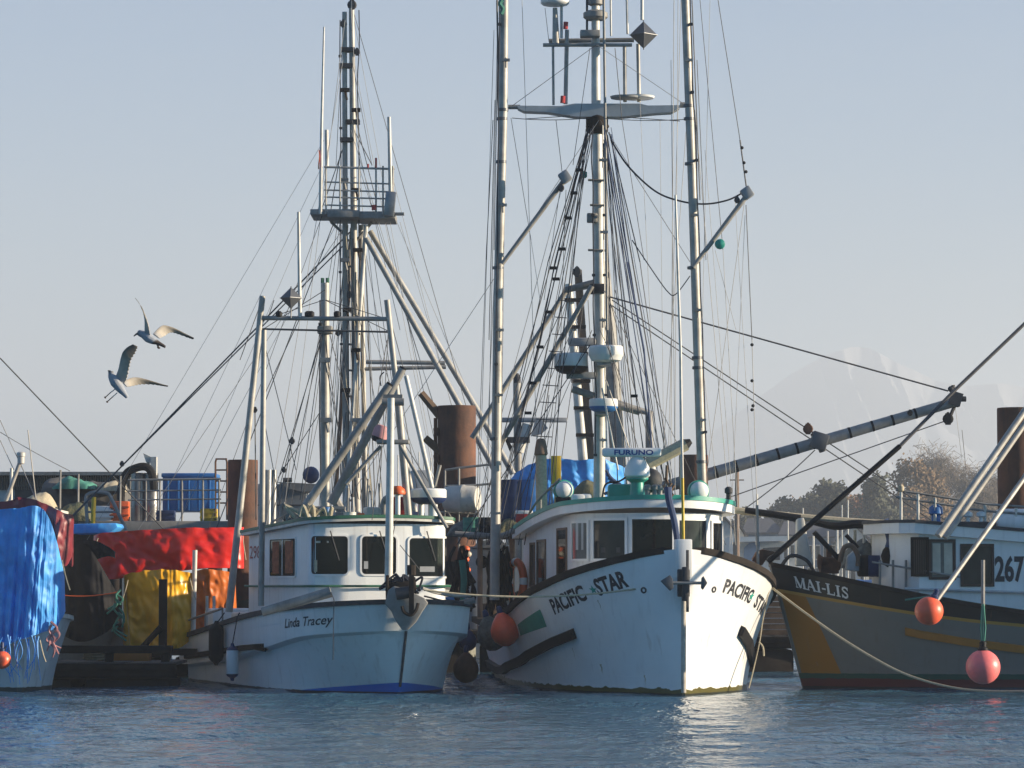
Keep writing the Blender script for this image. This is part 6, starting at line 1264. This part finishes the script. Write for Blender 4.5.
# unseen neighbour boat added beyond the right edge to shade the grey boat
NB = Boat('tall dark blue boat moored outside the frame beyond the grey hulled boat', V((17.5, 63.6, 0)), R(-84)); nr = NB.root
NB.setup(12, ([0, .4, 1, 2, 12], [.1, 1.0, 1.6, 2.1, 2.0]), ([0, 1, 2.5, 5, 12], [.04, .7, 1.4, 1.8, 1.7]), ([0, 3, 7, 12], [2.8, 2.3, 1.9, 1.8]), .5, 1.5)
NB.hull(hull_mat('blue_hull', [(0, 1, 0, .15, -1, (.03, .03, .03), .05)], (.03, .05, .12), .4, .4), 14); NB.cap('gunwale', 'wood_dark', .1, .1); NB.deckplate(.35, 'greypaint')
wn_ = Wall(NB, [(10, -1.9), (1.6, -1.9), (1.3, -1.5), (1.3, 1.5), (1.6, 1.9), (10, 1.9)], 1.8, lambda a: 5.5); wn_.shell('wheelhouse', 'white', nr); roof(NB, offset_outline(wn_.o, .15), wn_.zt, .1, .05, nr, ['white', 'blue_dark'])

# ------------------------------------------------------------------ gulls
def gull(name, label, Y, spine, wings, legs, beak):
    """spine: (px, py, radius px); wings: lists of (px, py, depth m, chord px, chord direction); one closed skin after remeshing"""
    sc = Y/FPX; mb = MB()
    pts = smoothpts([P(x, y, Y) for x, y, _ in spine], 5); rr = np.interp(np.linspace(0, len(spine)-1, len(pts)), range(len(spine)), [r for *_, r in spine])
    n = 12; vs = []; 
    for i, p in enumerate(pts):
        t = (pts[min(i+1, len(pts)-1)]-pts[max(0, i-1)]).normalized(); u = V((0, 1, 0)); w_ = t.cross(u).normalized()
        for j in range(n): a = 2*math.pi*j/n; vs.append(p+(u*math.cos(a)+w_*math.sin(a))*rr[i]*sc)
    k = len(pts); mb.add(vs, [(i*n+j, i*n+(j+1) % n, (i+1)*n+(j+1) % n, (i+1)*n+j) for i in range(k-1) for j in range(n)]+[tuple(range(n)), tuple((k-1)*n+j for j in range(n))])
    for wg in wings:
        lead = smoothpts([P(a, b, Y+d) for a, b, _, _, d in wg], 5); trail = smoothpts([P(a, b, Y+d*1.05+.03) for _, _, a, b, d in wg], 5); m_ = len(lead); vs = []
        for i in range(2, m_): trail[i] = trail[i]+(trail[i]-lead[i])*((.10 if i % 2 else -.06)*(i/m_)**.5)
        for i in range(m_):
            th = .016*(1-i/(m_-1))+.009; c = trail[i]-lead[i]; f = i/(m_-1)
            up = c.cross(lead[min(i+1, m_-1)]-lead[max(i-1, 0)]).normalized()
            for q_, tt_ in ((0, .5), (.25, 1), (.6, .8), (1, .35)): vs.append(lead[i]+c*q_+up*th*tt_)
            for q_, tt_ in ((1, .35), (.6, .6), (.25, .8), (0, .5)): vs.append(lead[i]+c*q_-up*th*tt_)
        mb.add(vs, [(i*8+j, i*8+(j+1) % 8, (i+1)*8+(j+1) % 8, (i+1)*8+j) for i in range(m_-1) for j in range(8)]+[tuple(range(8)), tuple((m_-1)*8+j for j in range(8))])
    for lg in legs:
        pl = [P(x, y, Y-.02) for x, y in lg]; mb.tube(smoothpts(pl, 4), .010, 6); f0, f1 = pl[-2], pl[-1]; d = (f1-f0).normalized()
        mb.ball(f1+d*.012, .022, 8, 6, (1, 1, .7), d)
    pb = [P(x, y, Y) for x, y in beak]; body0 = P(spine[0][0], spine[0][1], Y); mb.tube([body0, *pb], .022, 8, .010)
    me = bpy.data.meshes.new('g'); me.from_pydata([tuple(v) for v in mb.v], [], mb.f); ob = bpy.data.objects.new('g', me); COL.objects.link(ob)
    bm = bmesh.new(); bm.from_mesh(me); bmesh.ops.recalc_face_normals(bm, faces=bm.faces); bm.to_mesh(me); bm.free()
    md_ = ob.modifiers.new('r', 'REMESH'); md_.mode = 'VOXEL'; md_.voxel_size = .007
    ob2 = ob.modifiers.new('s', 'SMOOTH'); ob2.iterations = 2
    dg = bpy.context.evaluated_depsgraph_get(); m2 = bpy.data.meshes.new_from_object(ob.evaluated_get(dg)); bpy.data.objects.remove(ob)
    c = V((0, 0, 0)); [c := c+v.co for v in m2.vertices]; c = c/len(m2.vertices)
    tips = [P(wg[-1][0], wg[-1][1], Y+wg[-1][4]) for wg in wings]; hd_ = P(spine[0][0], spine[0][1], Y); bk_ = P(*beak[-1], Y)
    body = [P(x, y, Y) for x, y, _ in spine]; feet = [P(*lg[-1], Y) for lg in legs]
    ca = m2.attributes.new('plumage', 'FLOAT_COLOR', 'POINT'); cols = []
    mixc = lambda a, b, f: tuple(x+(y-x)*max(0, min(1, f)) for x, y in zip(a, b))
    for v in m2.vertices:
        q = v.co; db = min((q-b).length for b in body); dt = min((q-t).length for t in tips); nz = mnoise.noise(q*14)*.25
        c_ = mixc((.30, .32, .36), (.50, .44, .36), (db-.08)/.12); c_ = mixc(c_, (.20, .165, .12), (db-.22)/.25+nz); c_ = mixc(c_, (.09, .08, .075), (.22-dt)/.2+nz*.5)
        c_ = mixc(c_, (.07, .065, .06), (.085-(q-hd_).length)/.05*.7); c_ = mixc(c_, (.03, .025, .02), (.06-(q-bk_).length)/.03); c_ = mixc(c_, (.05, .035, .03), (.13-min((q-f).length for f in feet))/.03)
        cols += [*c_, 1]
    ca.data.foreach_set('color', cols)
    m2.materials.clear(); m2.materials.append(M['plumage']); [setattr(p, 'use_smooth', True) for p in m2.polygons]
    for v in m2.vertices: v.co -= c
    m2.name = name; o = bpy.data.objects.new(name, m2); COL.objects.link(o); o.location = c; tag(o, label, 'gull', 'gulls in flight')
def plumage():
    m = bpy.data.materials.new('plumage'); m.use_nodes = True; n = m.node_tree.nodes; a = n.new('ShaderNodeAttribute'); a.attribute_name = 'plumage'
    m.node_tree.links.new(a.outputs['Color'], n['Principled BSDF'].inputs['Base Color']); n['Principled BSDF'].inputs['Roughness'].default_value = .8; M['plumage'] = m
plumage()
Z = lambda x, y: (x/5.486+90, y/5.486+280)
def wing(rows): return [(*Z(a, b), *Z(c, d), dep) for a, b, c, d, dep in rows]
gull('gull', 'upper gull flying with one wing raised and the other stretched right', 54, [(*Z(262, 294), 2.4), (*Z(275, 293), 3.6), (*Z(292, 298), 3.9), (*Z(320, 318), 4.8), (*Z(345, 332), 3.9), (*Z(375, 346), 2.2), (*Z(415, 368), 1.3)],
     [wing([(298, 300, 336, 312, -.02), (300, 250, 330, 296, -.10), (297, 200, 322, 250, -.16), (282, 150, 304, 195, -.2), (262, 115, 276, 140, -.22), (245, 95, 250, 102, -.24)]),
      wing([(345, 296, 380, 322, .04), (378, 262, 410, 306, .12), (405, 248, 440, 288, .18), (455, 260, 480, 296, .22), (520, 292, 540, 318, .25), (572, 318, 566, 326, .28)])], [[Z(362, 345), Z(372, 366)], [Z(368, 346), Z(378, 370)]], [Z(252, 298), Z(240, 309)])
gull('gull', 'lower gull flying with legs hanging down and its broad wing raised', 53, [(*Z(113, 502), 2.6), (*Z(116, 512), 3.0), (*Z(122, 530), 4.2), (*Z(140, 560), 5.6), (*Z(165, 595), 4.4), (*Z(185, 620), 3.0), (*Z(205, 645), 1.6)],
     [wing([(140, 530, 190, 565, -.02), (155, 490, 205, 530, -.10), (168, 430, 215, 480, -.16), (180, 395, 226, 435, -.2), (205, 368, 250, 395, -.22), (235, 352, 262, 364, -.24)]),
      wing([(178, 562, 200, 588, .04), (215, 540, 240, 580, .12), (260, 534, 285, 572, .18), (320, 548, 345, 574, .22), (390, 570, 400, 582, .25), (430, 580, 428, 586, .28)])], [[Z(136, 600), Z(110, 620), Z(86, 642)], [Z(150, 618), Z(120, 645), Z(97, 666)]], [Z(106, 500), Z(97, 497)])

# ------------------------------------------------------------------ far shore: trees, houses, marina
def tree(px, ytop, Y, wpx, kind, label, group='trees along the far shore'):
    base = PZ(px, 1.9, Y); H = P(px, ytop, Y).z-1.9; Wd = wpx*Y/FPX
    t = empty('shore_tree', base); tag(t, label, 'tree', group); mb = MB(); tips = []
    def grow(p, d, L_, r, lev):
        q = p+d*L_; mb.tube([p, p.lerp(q, .5)+V((rng.normal(0, .05), rng.normal(0, .05), 0))*L_, q], r, 5, r*.62, cap=False)
        if lev == 0: tips.append((q, d)); return
        for i in range(3 if lev > 1 else 4):
            nd = (d+V((rng.normal(0, .55), rng.normal(0, .55), rng.normal(.12, .3)))).normalized(); grow(p.lerp(q, rng.uniform(.6, 1)), nd, L_*rng.uniform(.62, .85), r*.6, lev-1)
    grow(base, V((0, 0, 1)), H*.30, H*.020, 5)
    A = np.array([tuple(q) for q, _ in tips]); c = base
    # fit the limbs to the height and spread
    mx = A[:, 2].max()-base.z; sx = Wd*.5/max(1e-3, np.percentile(np.abs(A[:, 0]-base.x), 96)); sz = H*.98/mx
    fit = lambda p: V((base.x+(p[0]-base.x)*(1 if p[2]-base.z < H*.1 else sx), base.y+(p[1]-base.y)*sx, base.z+(p[2]-base.z)*sz))
    mb.v = [fit(p) for p in mb.v]; mb.build('trunk', 'bark', t)
    cr = MB(); n = {'bare': 9, 'leafy': 26, 'dense': 44}[kind[0]]; s0 = {'bare': .16, 'leafy': .19, 'dense': .21}[kind[0]]
    for q, d in tips:
        q = fit(q); n_ = int(n*rng.uniform(.1, 1.8))
        for i in range(n_):
            o = V(rng.normal(0, 1, 3))*(.50 if kind[0] != 'bare' else .7); p = q+o; a = V(rng.normal(0, 1, 3)).normalized(); b = a.orthogonal().normalized()
            if kind[0] == 'bare': a *= rng.uniform(.4, .9); b *= .03
            else: a *= s0*rng.uniform(.5, 1.2); b *= s0*rng.uniform(.5, 1.0)
            cr.add([p-a-b, p+a-b, p+a+b, p-a+b], [(0, 1, 2, 3)])
    cr.build('crown', kind[1], t, smooth=False); return t
for a in ((800, 498, 430, 34, ('dense', 'leaf_green'), 'low round dark tree at the left end of the far trees'), (834, 483, 430, 32, ('dense', 'leaf_green'), 'taller dark green tree left of the long black boom stay'),
          (868, 499, 440, 34, ('leafy', 'leaf_rust'), 'low rust coloured bush tree between the dark green and the brown trees'), (886, 478, 420, 30, ('dense', 'leaf_green'), 'dark green tree just left of the tall brown one'),
          (922, 460, 425, 50, ('leafy', 'leaf_brown'), 'broad tall brown leaved tree behind the roof rails'), (945, 448, 445, 52, ('bare', 'twig'), 'tall bare grey tree, highest of the far trees'),
          (975, 462, 430, 44, ('bare', 'twig'), 'bare grey tree left of the dark right hand pile'), (998, 474, 435, 36, ('bare', 'twig'), 'thin bare tree half hidden by the dark right hand pile'),
          (775, 512, 450, 34, ('dense', 'leaf_green'), 'low green tree behind the gabled white houses'), (752, 514, 455, 30, ('dense', 'leaf_green'), 'low dark tree above the white boathouse, next to the thin brown post'),
          (905, 503, 450, 50, ('leafy', 'leaf_rust'), 'low orange brown tree under the tall brown one'),
          (790, 506, 460, 42, ('leafy', 'leaf_brown'), 'small brown tree behind the low round dark one'), (812, 500, 465, 44, ('bare', 'twig'), 'bare scrubby tree between the two dark green trees'), (856, 494, 462, 44, ('leafy', 'leaf_brown'), 'brown tree between the dark green tree and the rust coloured bush'),
          (880, 500, 470, 52, ('leafy', 'leaf_rust'), 'rust coloured tree behind the roof lamp of the grey boat'), (935, 500, 465, 60, ('leafy', 'leaf_brown'), 'wide low brown tree behind the roof railing of the grey boat'), (960, 495, 470, 60, ('bare', 'twig'), 'wide low bare tree behind the slanting poles of the grey boat'), (845, 508, 455, 40, ('bare', 'twig'), 'low bare tree right behind the rust coloured bush'), (820, 512, 455, 36, ('leafy', 'leaf_brown'), 'low brown tree under the taller dark green one')):
    tree(*a)
def house(x0, x1, yridge, yeave, Y, mats, label, gable=True, win=2):
    a, b = PZ(x0, 1.5, Y), PZ(x1, 1.5, Y); zr, ze = P(0, yridge, Y).z, P(0, yeave, Y).z; cx = (a.x+b.x)/2; w_ = b.x-a.x; D = 9
    t = empty('shore_house', V((cx, Y, 1.5))); tag(t, label, 'house', 'houses on the far shore')
    if gable:
        MB().prism([V((a.x, Y, 1.0)), V((b.x, Y, 1.0)), V((b.x, Y, ze)), V((cx, Y, zr)), V((a.x, Y, ze))], (0, D, 0)).build('wall', mats[0], t, smooth=False)
        rf = MB()
        for s_ in (-1, 1): rf.prism([V((cx, Y-.4, zr+.05)), V((cx+s_*(w_/2+.4), Y-.4, ze-.25)), V((cx+s_*(w_/2+.4), Y-.4, ze-.07)), V((cx, Y-.4, zr+.25))], (0, D+.8, 0))
        rf.build('roof', mats[1], t, smooth=False)
    else:
        MB().box((cx, Y+D/2, (ze+1)/2), (w_, D, ze-1)).build('wall', mats[0], t, smooth=False)
        MB().prism([V((a.x-.4, Y-.5, ze)), V((b.x+.4, Y-.5, ze)), V((b.x-.6, Y+D/2, zr)), V((a.x+.6, Y+D/2, zr))], (0, .02, .15)).build('roof', mats[1], t, smooth=False)
    for i in range(win):
        for z in (3.0, 5.2):
            if z+1.2 > ze: continue
            x = a.x+w_*(i+.5)/win; f = MB().box((x, Y-.05, z), (min(1.3, w_/win*.6), .12, 1.5)).build('window', 'siding_white', t, smooth=False); MB().box((x, Y-.12, z), (min(1.05, w_/win*.48), .02, 1.25)).build('pane', 'pane_grey', f, smooth=False)
for a in ((716, 734, 519, 530, 300, ('siding_white', 'roofing'), 'white gabled house at the left, just right of the teal roof edge', True, 2), (733, 744, 525, 535, 305, ('siding_white', 'roofing'), 'narrow white gabled house right beside the larger gabled one', True, 1),
          (745, 781, 519, 534, 320, ('siding_blue', 'roofing'), 'blue grey house with a wide dark roof behind the boathouse', False, 4), (782, 803, 522, 536, 318, ('siding_white', 'roofing'), 'white house with a dark roof seen left of the pale mast cover', False, 3),
          (806, 838, 526, 538, 325, ('siding_blue', 'roofing'), 'blue house right of the pale mast cover', False, 4), (838, 868, 524, 540, 322, ('siding_white', 'roofing'), 'white house behind the grey net heap', True, 3), (866, 900, 527, 541, 330, ('cream', 'roofing'), 'cream house at the right, nearest the grey boat wheelhouse', False, 3)): house(*a)
bh = empty('boathouse', PZ(758, 0, 240)); tag(bh, 'low white framed boathouse on the water with a blue arched front', 'boathouse')
MB().prism(pxl([(729, 582), (729, 537), (787, 536), (787, 541), (733, 542), (733, 582)], 240), (0, 5, 0)).build('frame', 'siding_white', bh, smooth=False)
MB().prism(pxl([(735, 583), (735, 543), (784, 542), (784, 583)], 241), (0, 5, 0)).build('wall', 'lightgrey', bh, smooth=False)
MB().prism(pxl([(744, 583), (744, 548), (749, 543), (760, 541.5), (760, 583)], 240.8), (0, .15, 0)).build('arched_door', 'siding_blue', bh, smooth=False)
MB().prism(pxl([(763, 560), (763, 548), (780, 547), (780, 560)], 240.8), (0, .1, 0)).build('window', 'pane_grey', bh, smooth=False)
def sailboat(px, Y, ymast, mat, label, hullc='siding_white'):
    b0 = PZ(px, 0, Y); t = empty('sailboat', b0); tag(t, label, 'sailboat', 'sailboats moored far behind')
    L_ = 8; vs = []; rows = []
    for i in range(9):
        u = i/8; wd = 1.25*math.sin(math.pi*min(1, .12+u*.8))**.6; rows.append([b0+V((-4+L_*u, s_*wd*k, z)) for s_, k, z in ((-1, 1, 1.1), (-1, .8, .2), (0, .1, -.3), (1, .8, .2), (1, 1, 1.1))])
    mb = MB().grid(rows); mb.add(rows[0], [(0, 1, 2, 3, 4)]); mb.add(rows[-1], [(4, 3, 2, 1, 0)]); mb.add([r[0] for r in rows]+[r[-1] for r in rows[::-1]], [tuple(range(18))]); mb.build('hull', hullc, t)
    MB().box(b0+V((.3, 0, 1.35)), (3.2, 1.6, .5)).build('cabin', 'siding_white', t, bevel=.1); MB().tube([b0+V((-.6, 0, 1.1)), V((b0.x-.6, Y, P(0, ymast, Y).z))], .075, 8).build('mast', mat, t); MB().tube([b0+V((-.6, 0, 2.2)), b0+V((3, 0, 2.3))], .11, 8).build('boom', 'blue', t)
for a in ((766, 235, 494, 'whitepipe', 'far sailboat with the tallest white mast, right of the boathouse'), (788, 250, 540, 'whitepipe', 'far sailboat with a short mast left of the pale mast cover'), (822, 245, 536, 'whitepipe', 'far sailboat behind the grey boat foredeck struts'), (836, 250, 531, 'alu', 'far sailboat with a dull mast just left of the grey net heap'), (846, 240, 528, 'whitepipe', 'far sailboat with a white mast directly behind the net heap'), (872, 255, 535, 'alu', 'far sailboat right of the net heap')): sailboat(*a)
pt = MB().tube([PZ(737, 0, 230), P(737, 472, 230)], .20, 8, .14).tube(pxl([(730, 480), (744, 480)], 230), .05, 6); pt.build('channel_post', 'rustpale', label='thin brown post rising left of the tall far sailboat mast', cat='post')
for px, yt in ((788, 512), (803, 508), (842, 505), (848, 500)): MB().tube([PZ(px, .5, 300), P(px, yt, 300)], .07, 6).build('far_mast', 'whitepipe', label='thin pale mast in the far marina', cat='mast', group='thin masts in the far marina')

# ------------------------------------------------------------------ more running rigging, cable runs and small fittings
for i in range(10):
    x0 = 588+rng.uniform(-3, 4); x1 = 500+i*6+rng.uniform(-3, 3); y1 = 440+rng.uniform(0, 40); stays(pr, [(x0, 128+rng.uniform(0, 14), x1, y1, 0, .007+.004*(i % 3 == 0), 'rope_dark' if i % 2 else 'wire')], 68.9)
for i in range(12):
    x0 = 603+rng.uniform(0, 9); x1 = 618+i*5+rng.uniform(-2, 2); stays(pr, [(x0, 126+rng.uniform(0, 18), x1, 450+rng.uniform(0, 45), 0, .007+.005*(i % 4 == 0), ('rope_dark', 'wire', 'rope_blue')[i % 3])], 69.2)
for i in range(9):                                                   # ratlines across the shrouds
    y = 300+i*17; f = (y-130)/340; stays(pr, [(589-62*f, y, 590-42*f, y+1)], 68.7, 'rope_dark', .010, 'ratline')
for x0, y0, x1, y1 in ((498, 0, 488, 470), (507, 0, 501, 480), (501, 118, 484, 520), (690, 0, 708, 490), (681, 0, 668, 470), (687, 118, 664, 440), (695, 110, 726, 470), (596, 45, 512, 106), (597, 45, 684, 104), (599, 120, 505, 262), (600, 120, 690, 262), (590, 290, 505, 480), (604, 290, 690, 470), (745, 198, 706, 480), (563, 184, 500, 420), (566, 190, 556, 470)):
    stays(pr, [(x0, y0, x1, y1, 0, .0065, 'wire_light' if x0 % 2 else 'wire')], 68.6)
def cable_run(parent, pts, Y, off, seed, mat='rope_dark'):
    r2_ = np.random.default_rng(seed); q = [P(x+off+r2_.normal(0, .45), y, Y-.13) for x, y in pts]
    MB().tube(smoothpts(q, 4), .014, 5).build('cable_run', mat, parent)
    for p in q[1::2]:
        if r2_.random() < .45: continue
        MB().box(p+V((0, .03, 0)), (.07, .10, .05)).build('cable_tie', 'darkgrey', parent)
cable_run(pr, [(504.5-.009*y, y) for y in range(-10, 500, 34)], 68.2, -5.2, 1); cable_run(pr, [(685+.036*y, y) for y in range(-10, 480, 34)], 68.2, 5.2, 2); cable_run(pr, [(596.5+.01*y, y) for y in range(125, 480, 30)], 69.4, -5.5, 3); cable_run(pr, [(597+.01*y, y) for y in range(125, 480, 30)], 69.4, 4.8, 4, 'whitepipe')
cable_run(tb, [(344.5, y) for y in range(20, 500, 36)], 81.4, -4, 5); cable_run(tb, [(354, y) for y in range(10, 500, 36)], 81.4, 4.5, 6); cable_run(lr, [(325, y) for y in range(300, 500, 24)], 65.9, -5, 7)
for px, py, b_ in ((503, 60, pr), (500, 205, pr), (497, 330, pr), (496, 395, pr), (686, 60, pr), (691, 215, pr), (695, 310, pr), (699, 420, pr), (600, 160, pr), (601, 232, pr), (600, 320, pr), (600, 440, pr)):
    c = P(px+3, py, 68.0); MB().box(c, (.16, .1, .05)).tube([c+V((0, 0, .05)), c+V((0, 0, -.16))], .02, 5).build('cleat', 'galv', b_)
for px, py in ((345, 90), (356, 110), (345, 260), (358, 250), (347, 310), (356, 350), (346, 390), (357, 420), (325, 360), (326, 420), (344, 180), (356, 190)):
    c = P(px, py, 81.2 if px > 330 or px < 320 else 65.8); MB().box(c, (.22, .12, .09)).tube([c, c+V((.05, 0, -.25))], .03, 5).build('mast_fitting', 'wood_dark' if py % 20 else 'galv', tb if px > 330 else lr)
for i in range(18):
    x0 = 341+rng.uniform(0, 24); stays(tb, [(x0, 225+rng.uniform(0, 60), x0+rng.normal(0, 11), 470+rng.uniform(0, 40), 0, .008+.006*(i % 4 == 0), ('wire', 'rope_tan', 'wire_light', 'rope_dark')[i % 4])], 81.2+.5*rng.random())
for x0, y0, x1, y1 in ((345, 20, 327, 165), (351, 8, 360, 166), (340, 222, 303, 500), (338, 222, 290, 510), (366, 225, 392, 470), (370, 230, 406, 480), (352, 60, 372, 166), (343, 60, 300, 320), (352, 120, 400, 330), (386, 222, 430, 420), (349, 220, 240, 380), (322, 216, 226, 480), (351, 130, 420, 360), (356, 300, 390, 480), (344, 290, 306, 480)):
    stays(tb, [(x0, y0, x1, y1, 0, .007, 'wire_light' if (x0+y0) % 2 else 'wire')], 81)
for x0, y0, x1, y1 in ((324, 300, 268, 318), (326, 300, 384, 318), (325, 318, 300, 500), (263, 300, 246, 440), (325, 360, 352, 500), (388, 318, 420, 505), (387, 340, 360, 500), (264, 420, 283, 520), (266, 350, 296, 470)): stays(lr, [(x0, y0, x1, y1, 0, .008)], 65.6)
# extra gear on the pier and the floats
def heap2(*a, **k): return heap(*a, **k)
heap([(18, 512), (24, 498), (36, 494), (48, 500), (56, 512)], 520, 88.5, 1.2, 'rope_tan', 'net_pile', 'tan net piled on the pier just above the dark red tarp', 'net', 11)
heap([(56, 518), (62, 506), (74, 503), (84, 508), (90, 518)], 521, 88.8, 1.0, 'net', 'net_pile', 'brown net piled on the pier left of the bare metal hoop rail', 'net', 12)
for i, (px, w_, h_, mt, lb) in enumerate(((120, .5, .55, 'orange', 'orange crate on the pier at the foot of the black suction hose'), (104, .55, .42, 'white', 'white crate on the pier behind the bare metal hoop rail'), (166, .5, .30, 'blue_dark', 'dark blue crate under the railing at the blue fish bin'), (209, .45, .35, 'yellow', 'yellow crate by the rusty ladder at the end of the pier'))):
    p = P(px, 520, 90.6); t = empty('fish_crate', (p.x, 90.6, zP)); tag(t, lb, 'crate', 'crates on the pier'); MB().box((p.x, 90.6, zP+h_/2), (w_, .4, h_)).build('crate_body', mt, t, bevel=.02)
    for z in (.3, .7): MB().box((p.x, 90.38, zP+h_*z), (w_*1.04, .04, .05)).build('crate_rib', mt, t)
for px, y0, y1 in ((60, 470, 525), (78, 474, 525), (120, 476, 520)): MB().tube([P(px, y1, 89.5), P(px+.5, y0, 89.5)], .03, 6).build('pier_post', 'galv', pier)
for px, lb, mt in ((412, 'grey oil drum on the far float left of the tall rusty pile', 'steel_drum'), (423, 'dark blue oil drum on the far float against the tall rusty pile', 'blue_dark')):
    pass
bl = MB(); bl.prism(pxl([(404, 500), (404, 478), (412, 470), (430, 470), (434, 478), (434, 500)], 88), (0, 3, 0)); bl.build('far_cabin', 'lightgrey', label='small pale cabin roofline far behind the small radar dome', cat='cabin', bevel=.03)
for px, yt in ((398, 455), (419, 452), (424, 462), (431, 458)): MB().tube([PZ(px, .5, 260), P(px, yt, 260)], .06, 6).build('far_mast', 'whitepipe', label='thin pale mast far behind the small radar dome', cat='mast', group='thin masts behind the small radar dome')
for i, (px, py, mt, lb) in enumerate(((472, 520, 'rope_green', 'green line tub under the white life raft canister'), (487, 525, 'black', 'black line tub on the aft platform right of the green one'))):
    p = P(px, py, 72.2); drum((p.x, p.y, P(0, 533, 72.2).z), .2, .34, mt, lb, 'tub', 'line tubs on the aft platform')

# more gear: on the small boat roof, the aft platform and the float between the hulls
for px, aft, sz, mt, lb in ((342, 3.6, (.35, .3, .22), 'galv', 'dull metal box on the small boat roof between the two booms'), (372, 3.2, (.3, .3, .3), 'whitepipe', 'white box on the small boat roof right of the front pole'), (413, 4.0, (.4, .3, .26), 'blue_dark', 'dark blue box on the small boat roof under the radar dome')):
    small('roof_box', mt, lb, 'box', on_roof(px, aft), sz, 'boxes on the small boat roof', R(19))
vt = MB(); pv = on_roof(384, 4.2); vt.tube(smoothpts([pv, pv+V((0, 0, .4)), pv+V((.06, -.05, .52)), pv+V((.18, -.1, .5))], 5), .07, 10); vt.build('roof_vent', 'galv', lr)
for i in range(6):
    p = P(338+i*9, 505, 66.5); MB().tube([V((p.x, p.y, LT.zs(6)+1.2)), p+V((rng.uniform(-.1, .1), 0, rng.uniform(.1, .55)))], .035, 6).build('aft_stanchion', 'alu' if i % 2 else 'whitepipe', lr)
heap([(446, 535), (452, 526), (462, 521), (474, 524), (482, 530), (486, 535)], 536, 72.6, 1.0, 'net_grey', 'net_pile', 'grey net heaped on the aft platform below the white canister', 'net', 21, .10)
heap([(496, 533), (502, 522), (510, 518), (518, 524), (522, 533)], 534, 71.4, .8, 'net', 'net_pile', 'brown net heaped on the aft platform beside the red cooler', 'net', 22, .10)
fl_ = empty('float_string', P(468, 566, 71)); tag(fl_, 'string of small orange and yellow net floats hanging between the two white boats', 'floats')
for i in range(7):
    p = P(466+1.8*math.sin(i*1.7), 549+i*5.2, 71); MB().ball(p, .085, 12, 8, (1, 1, .8)).build('net_float', ('orange', 'cream', 'orange', 'yellow')[i % 4], fl_)
MB().tube(smoothpts([P(466+1.8*math.sin(i*1.7), 547+i*5.4, 71) for i in range(7)], 3), .012, 5).build('float_line', 'rope_dark', fl_)
for i, (px, mt, lb) in enumerate(((455, 'blue', 'blue tote on the dark float in the gap between the hulls'), (474, 'greypaint', 'grey tote on the dark float in the gap between the hulls'), (489, 'wood', 'wooden box on the dark float, rightmost in the gap between the hulls'))):
    p = P(px, 640, 75.6); t = empty('tote_box', (p.x, 75.7, .95)); tag(t, lb, 'tote', 'totes on the dark float'); h_ = .7+.2*i; MB().box((p.x, 75.7, .98+h_/2), (.42, .5, h_)).build('tote_body', mt, t, bevel=.03); MB().box((p.x, 75.7, 1.0+h_), (.46, .54, .06)).build('lid', mt, t)
gb2 = MB()
gb2.box(((P(440, 0, 77).x+P(500, 0, 77).x)/2, 77.2, 1.75), (1.5, .5, 1.6)); gb2.build('net_crate', 'wood_dark', label='tall dark net crate at the back of the dark float between the hulls', cat='crate', bevel=.03)
# lashings and grommet line on the tarps
for i, (x0, y0, x1, y1, Y_) in enumerate(((98, 538, 90, 560, 71.4), (242, 530, 246, 560, 71.4), (128, 580, 122, 600, 68.0), (190, 578, 196, 600, 68.0), (62, 560, 70, 590, 60.6), (40, 640, 46, 662, 60.5), (14, 644, 18, 668, 60.5))):
    MB().tube(line(P(x0, y0, Y_), P(x1, y1, Y_), .04, 6), .012, 5).build('tarp_lashing', 'rope_tan', label=('pale lashing at the left end of the red tarp', 'pale lashing at the right end of the red tarp', 'pale lashing at the upper left corner of the yellow tarp', 'pale lashing at the upper right corner of the yellow tarp', 'pale lashing at the right side of the blue tarp', 'pale lashing under the right end of the blue tarp', 'pale lashing under the middle of the blue tarp')[i], cat='rope', group='tarp lashings')
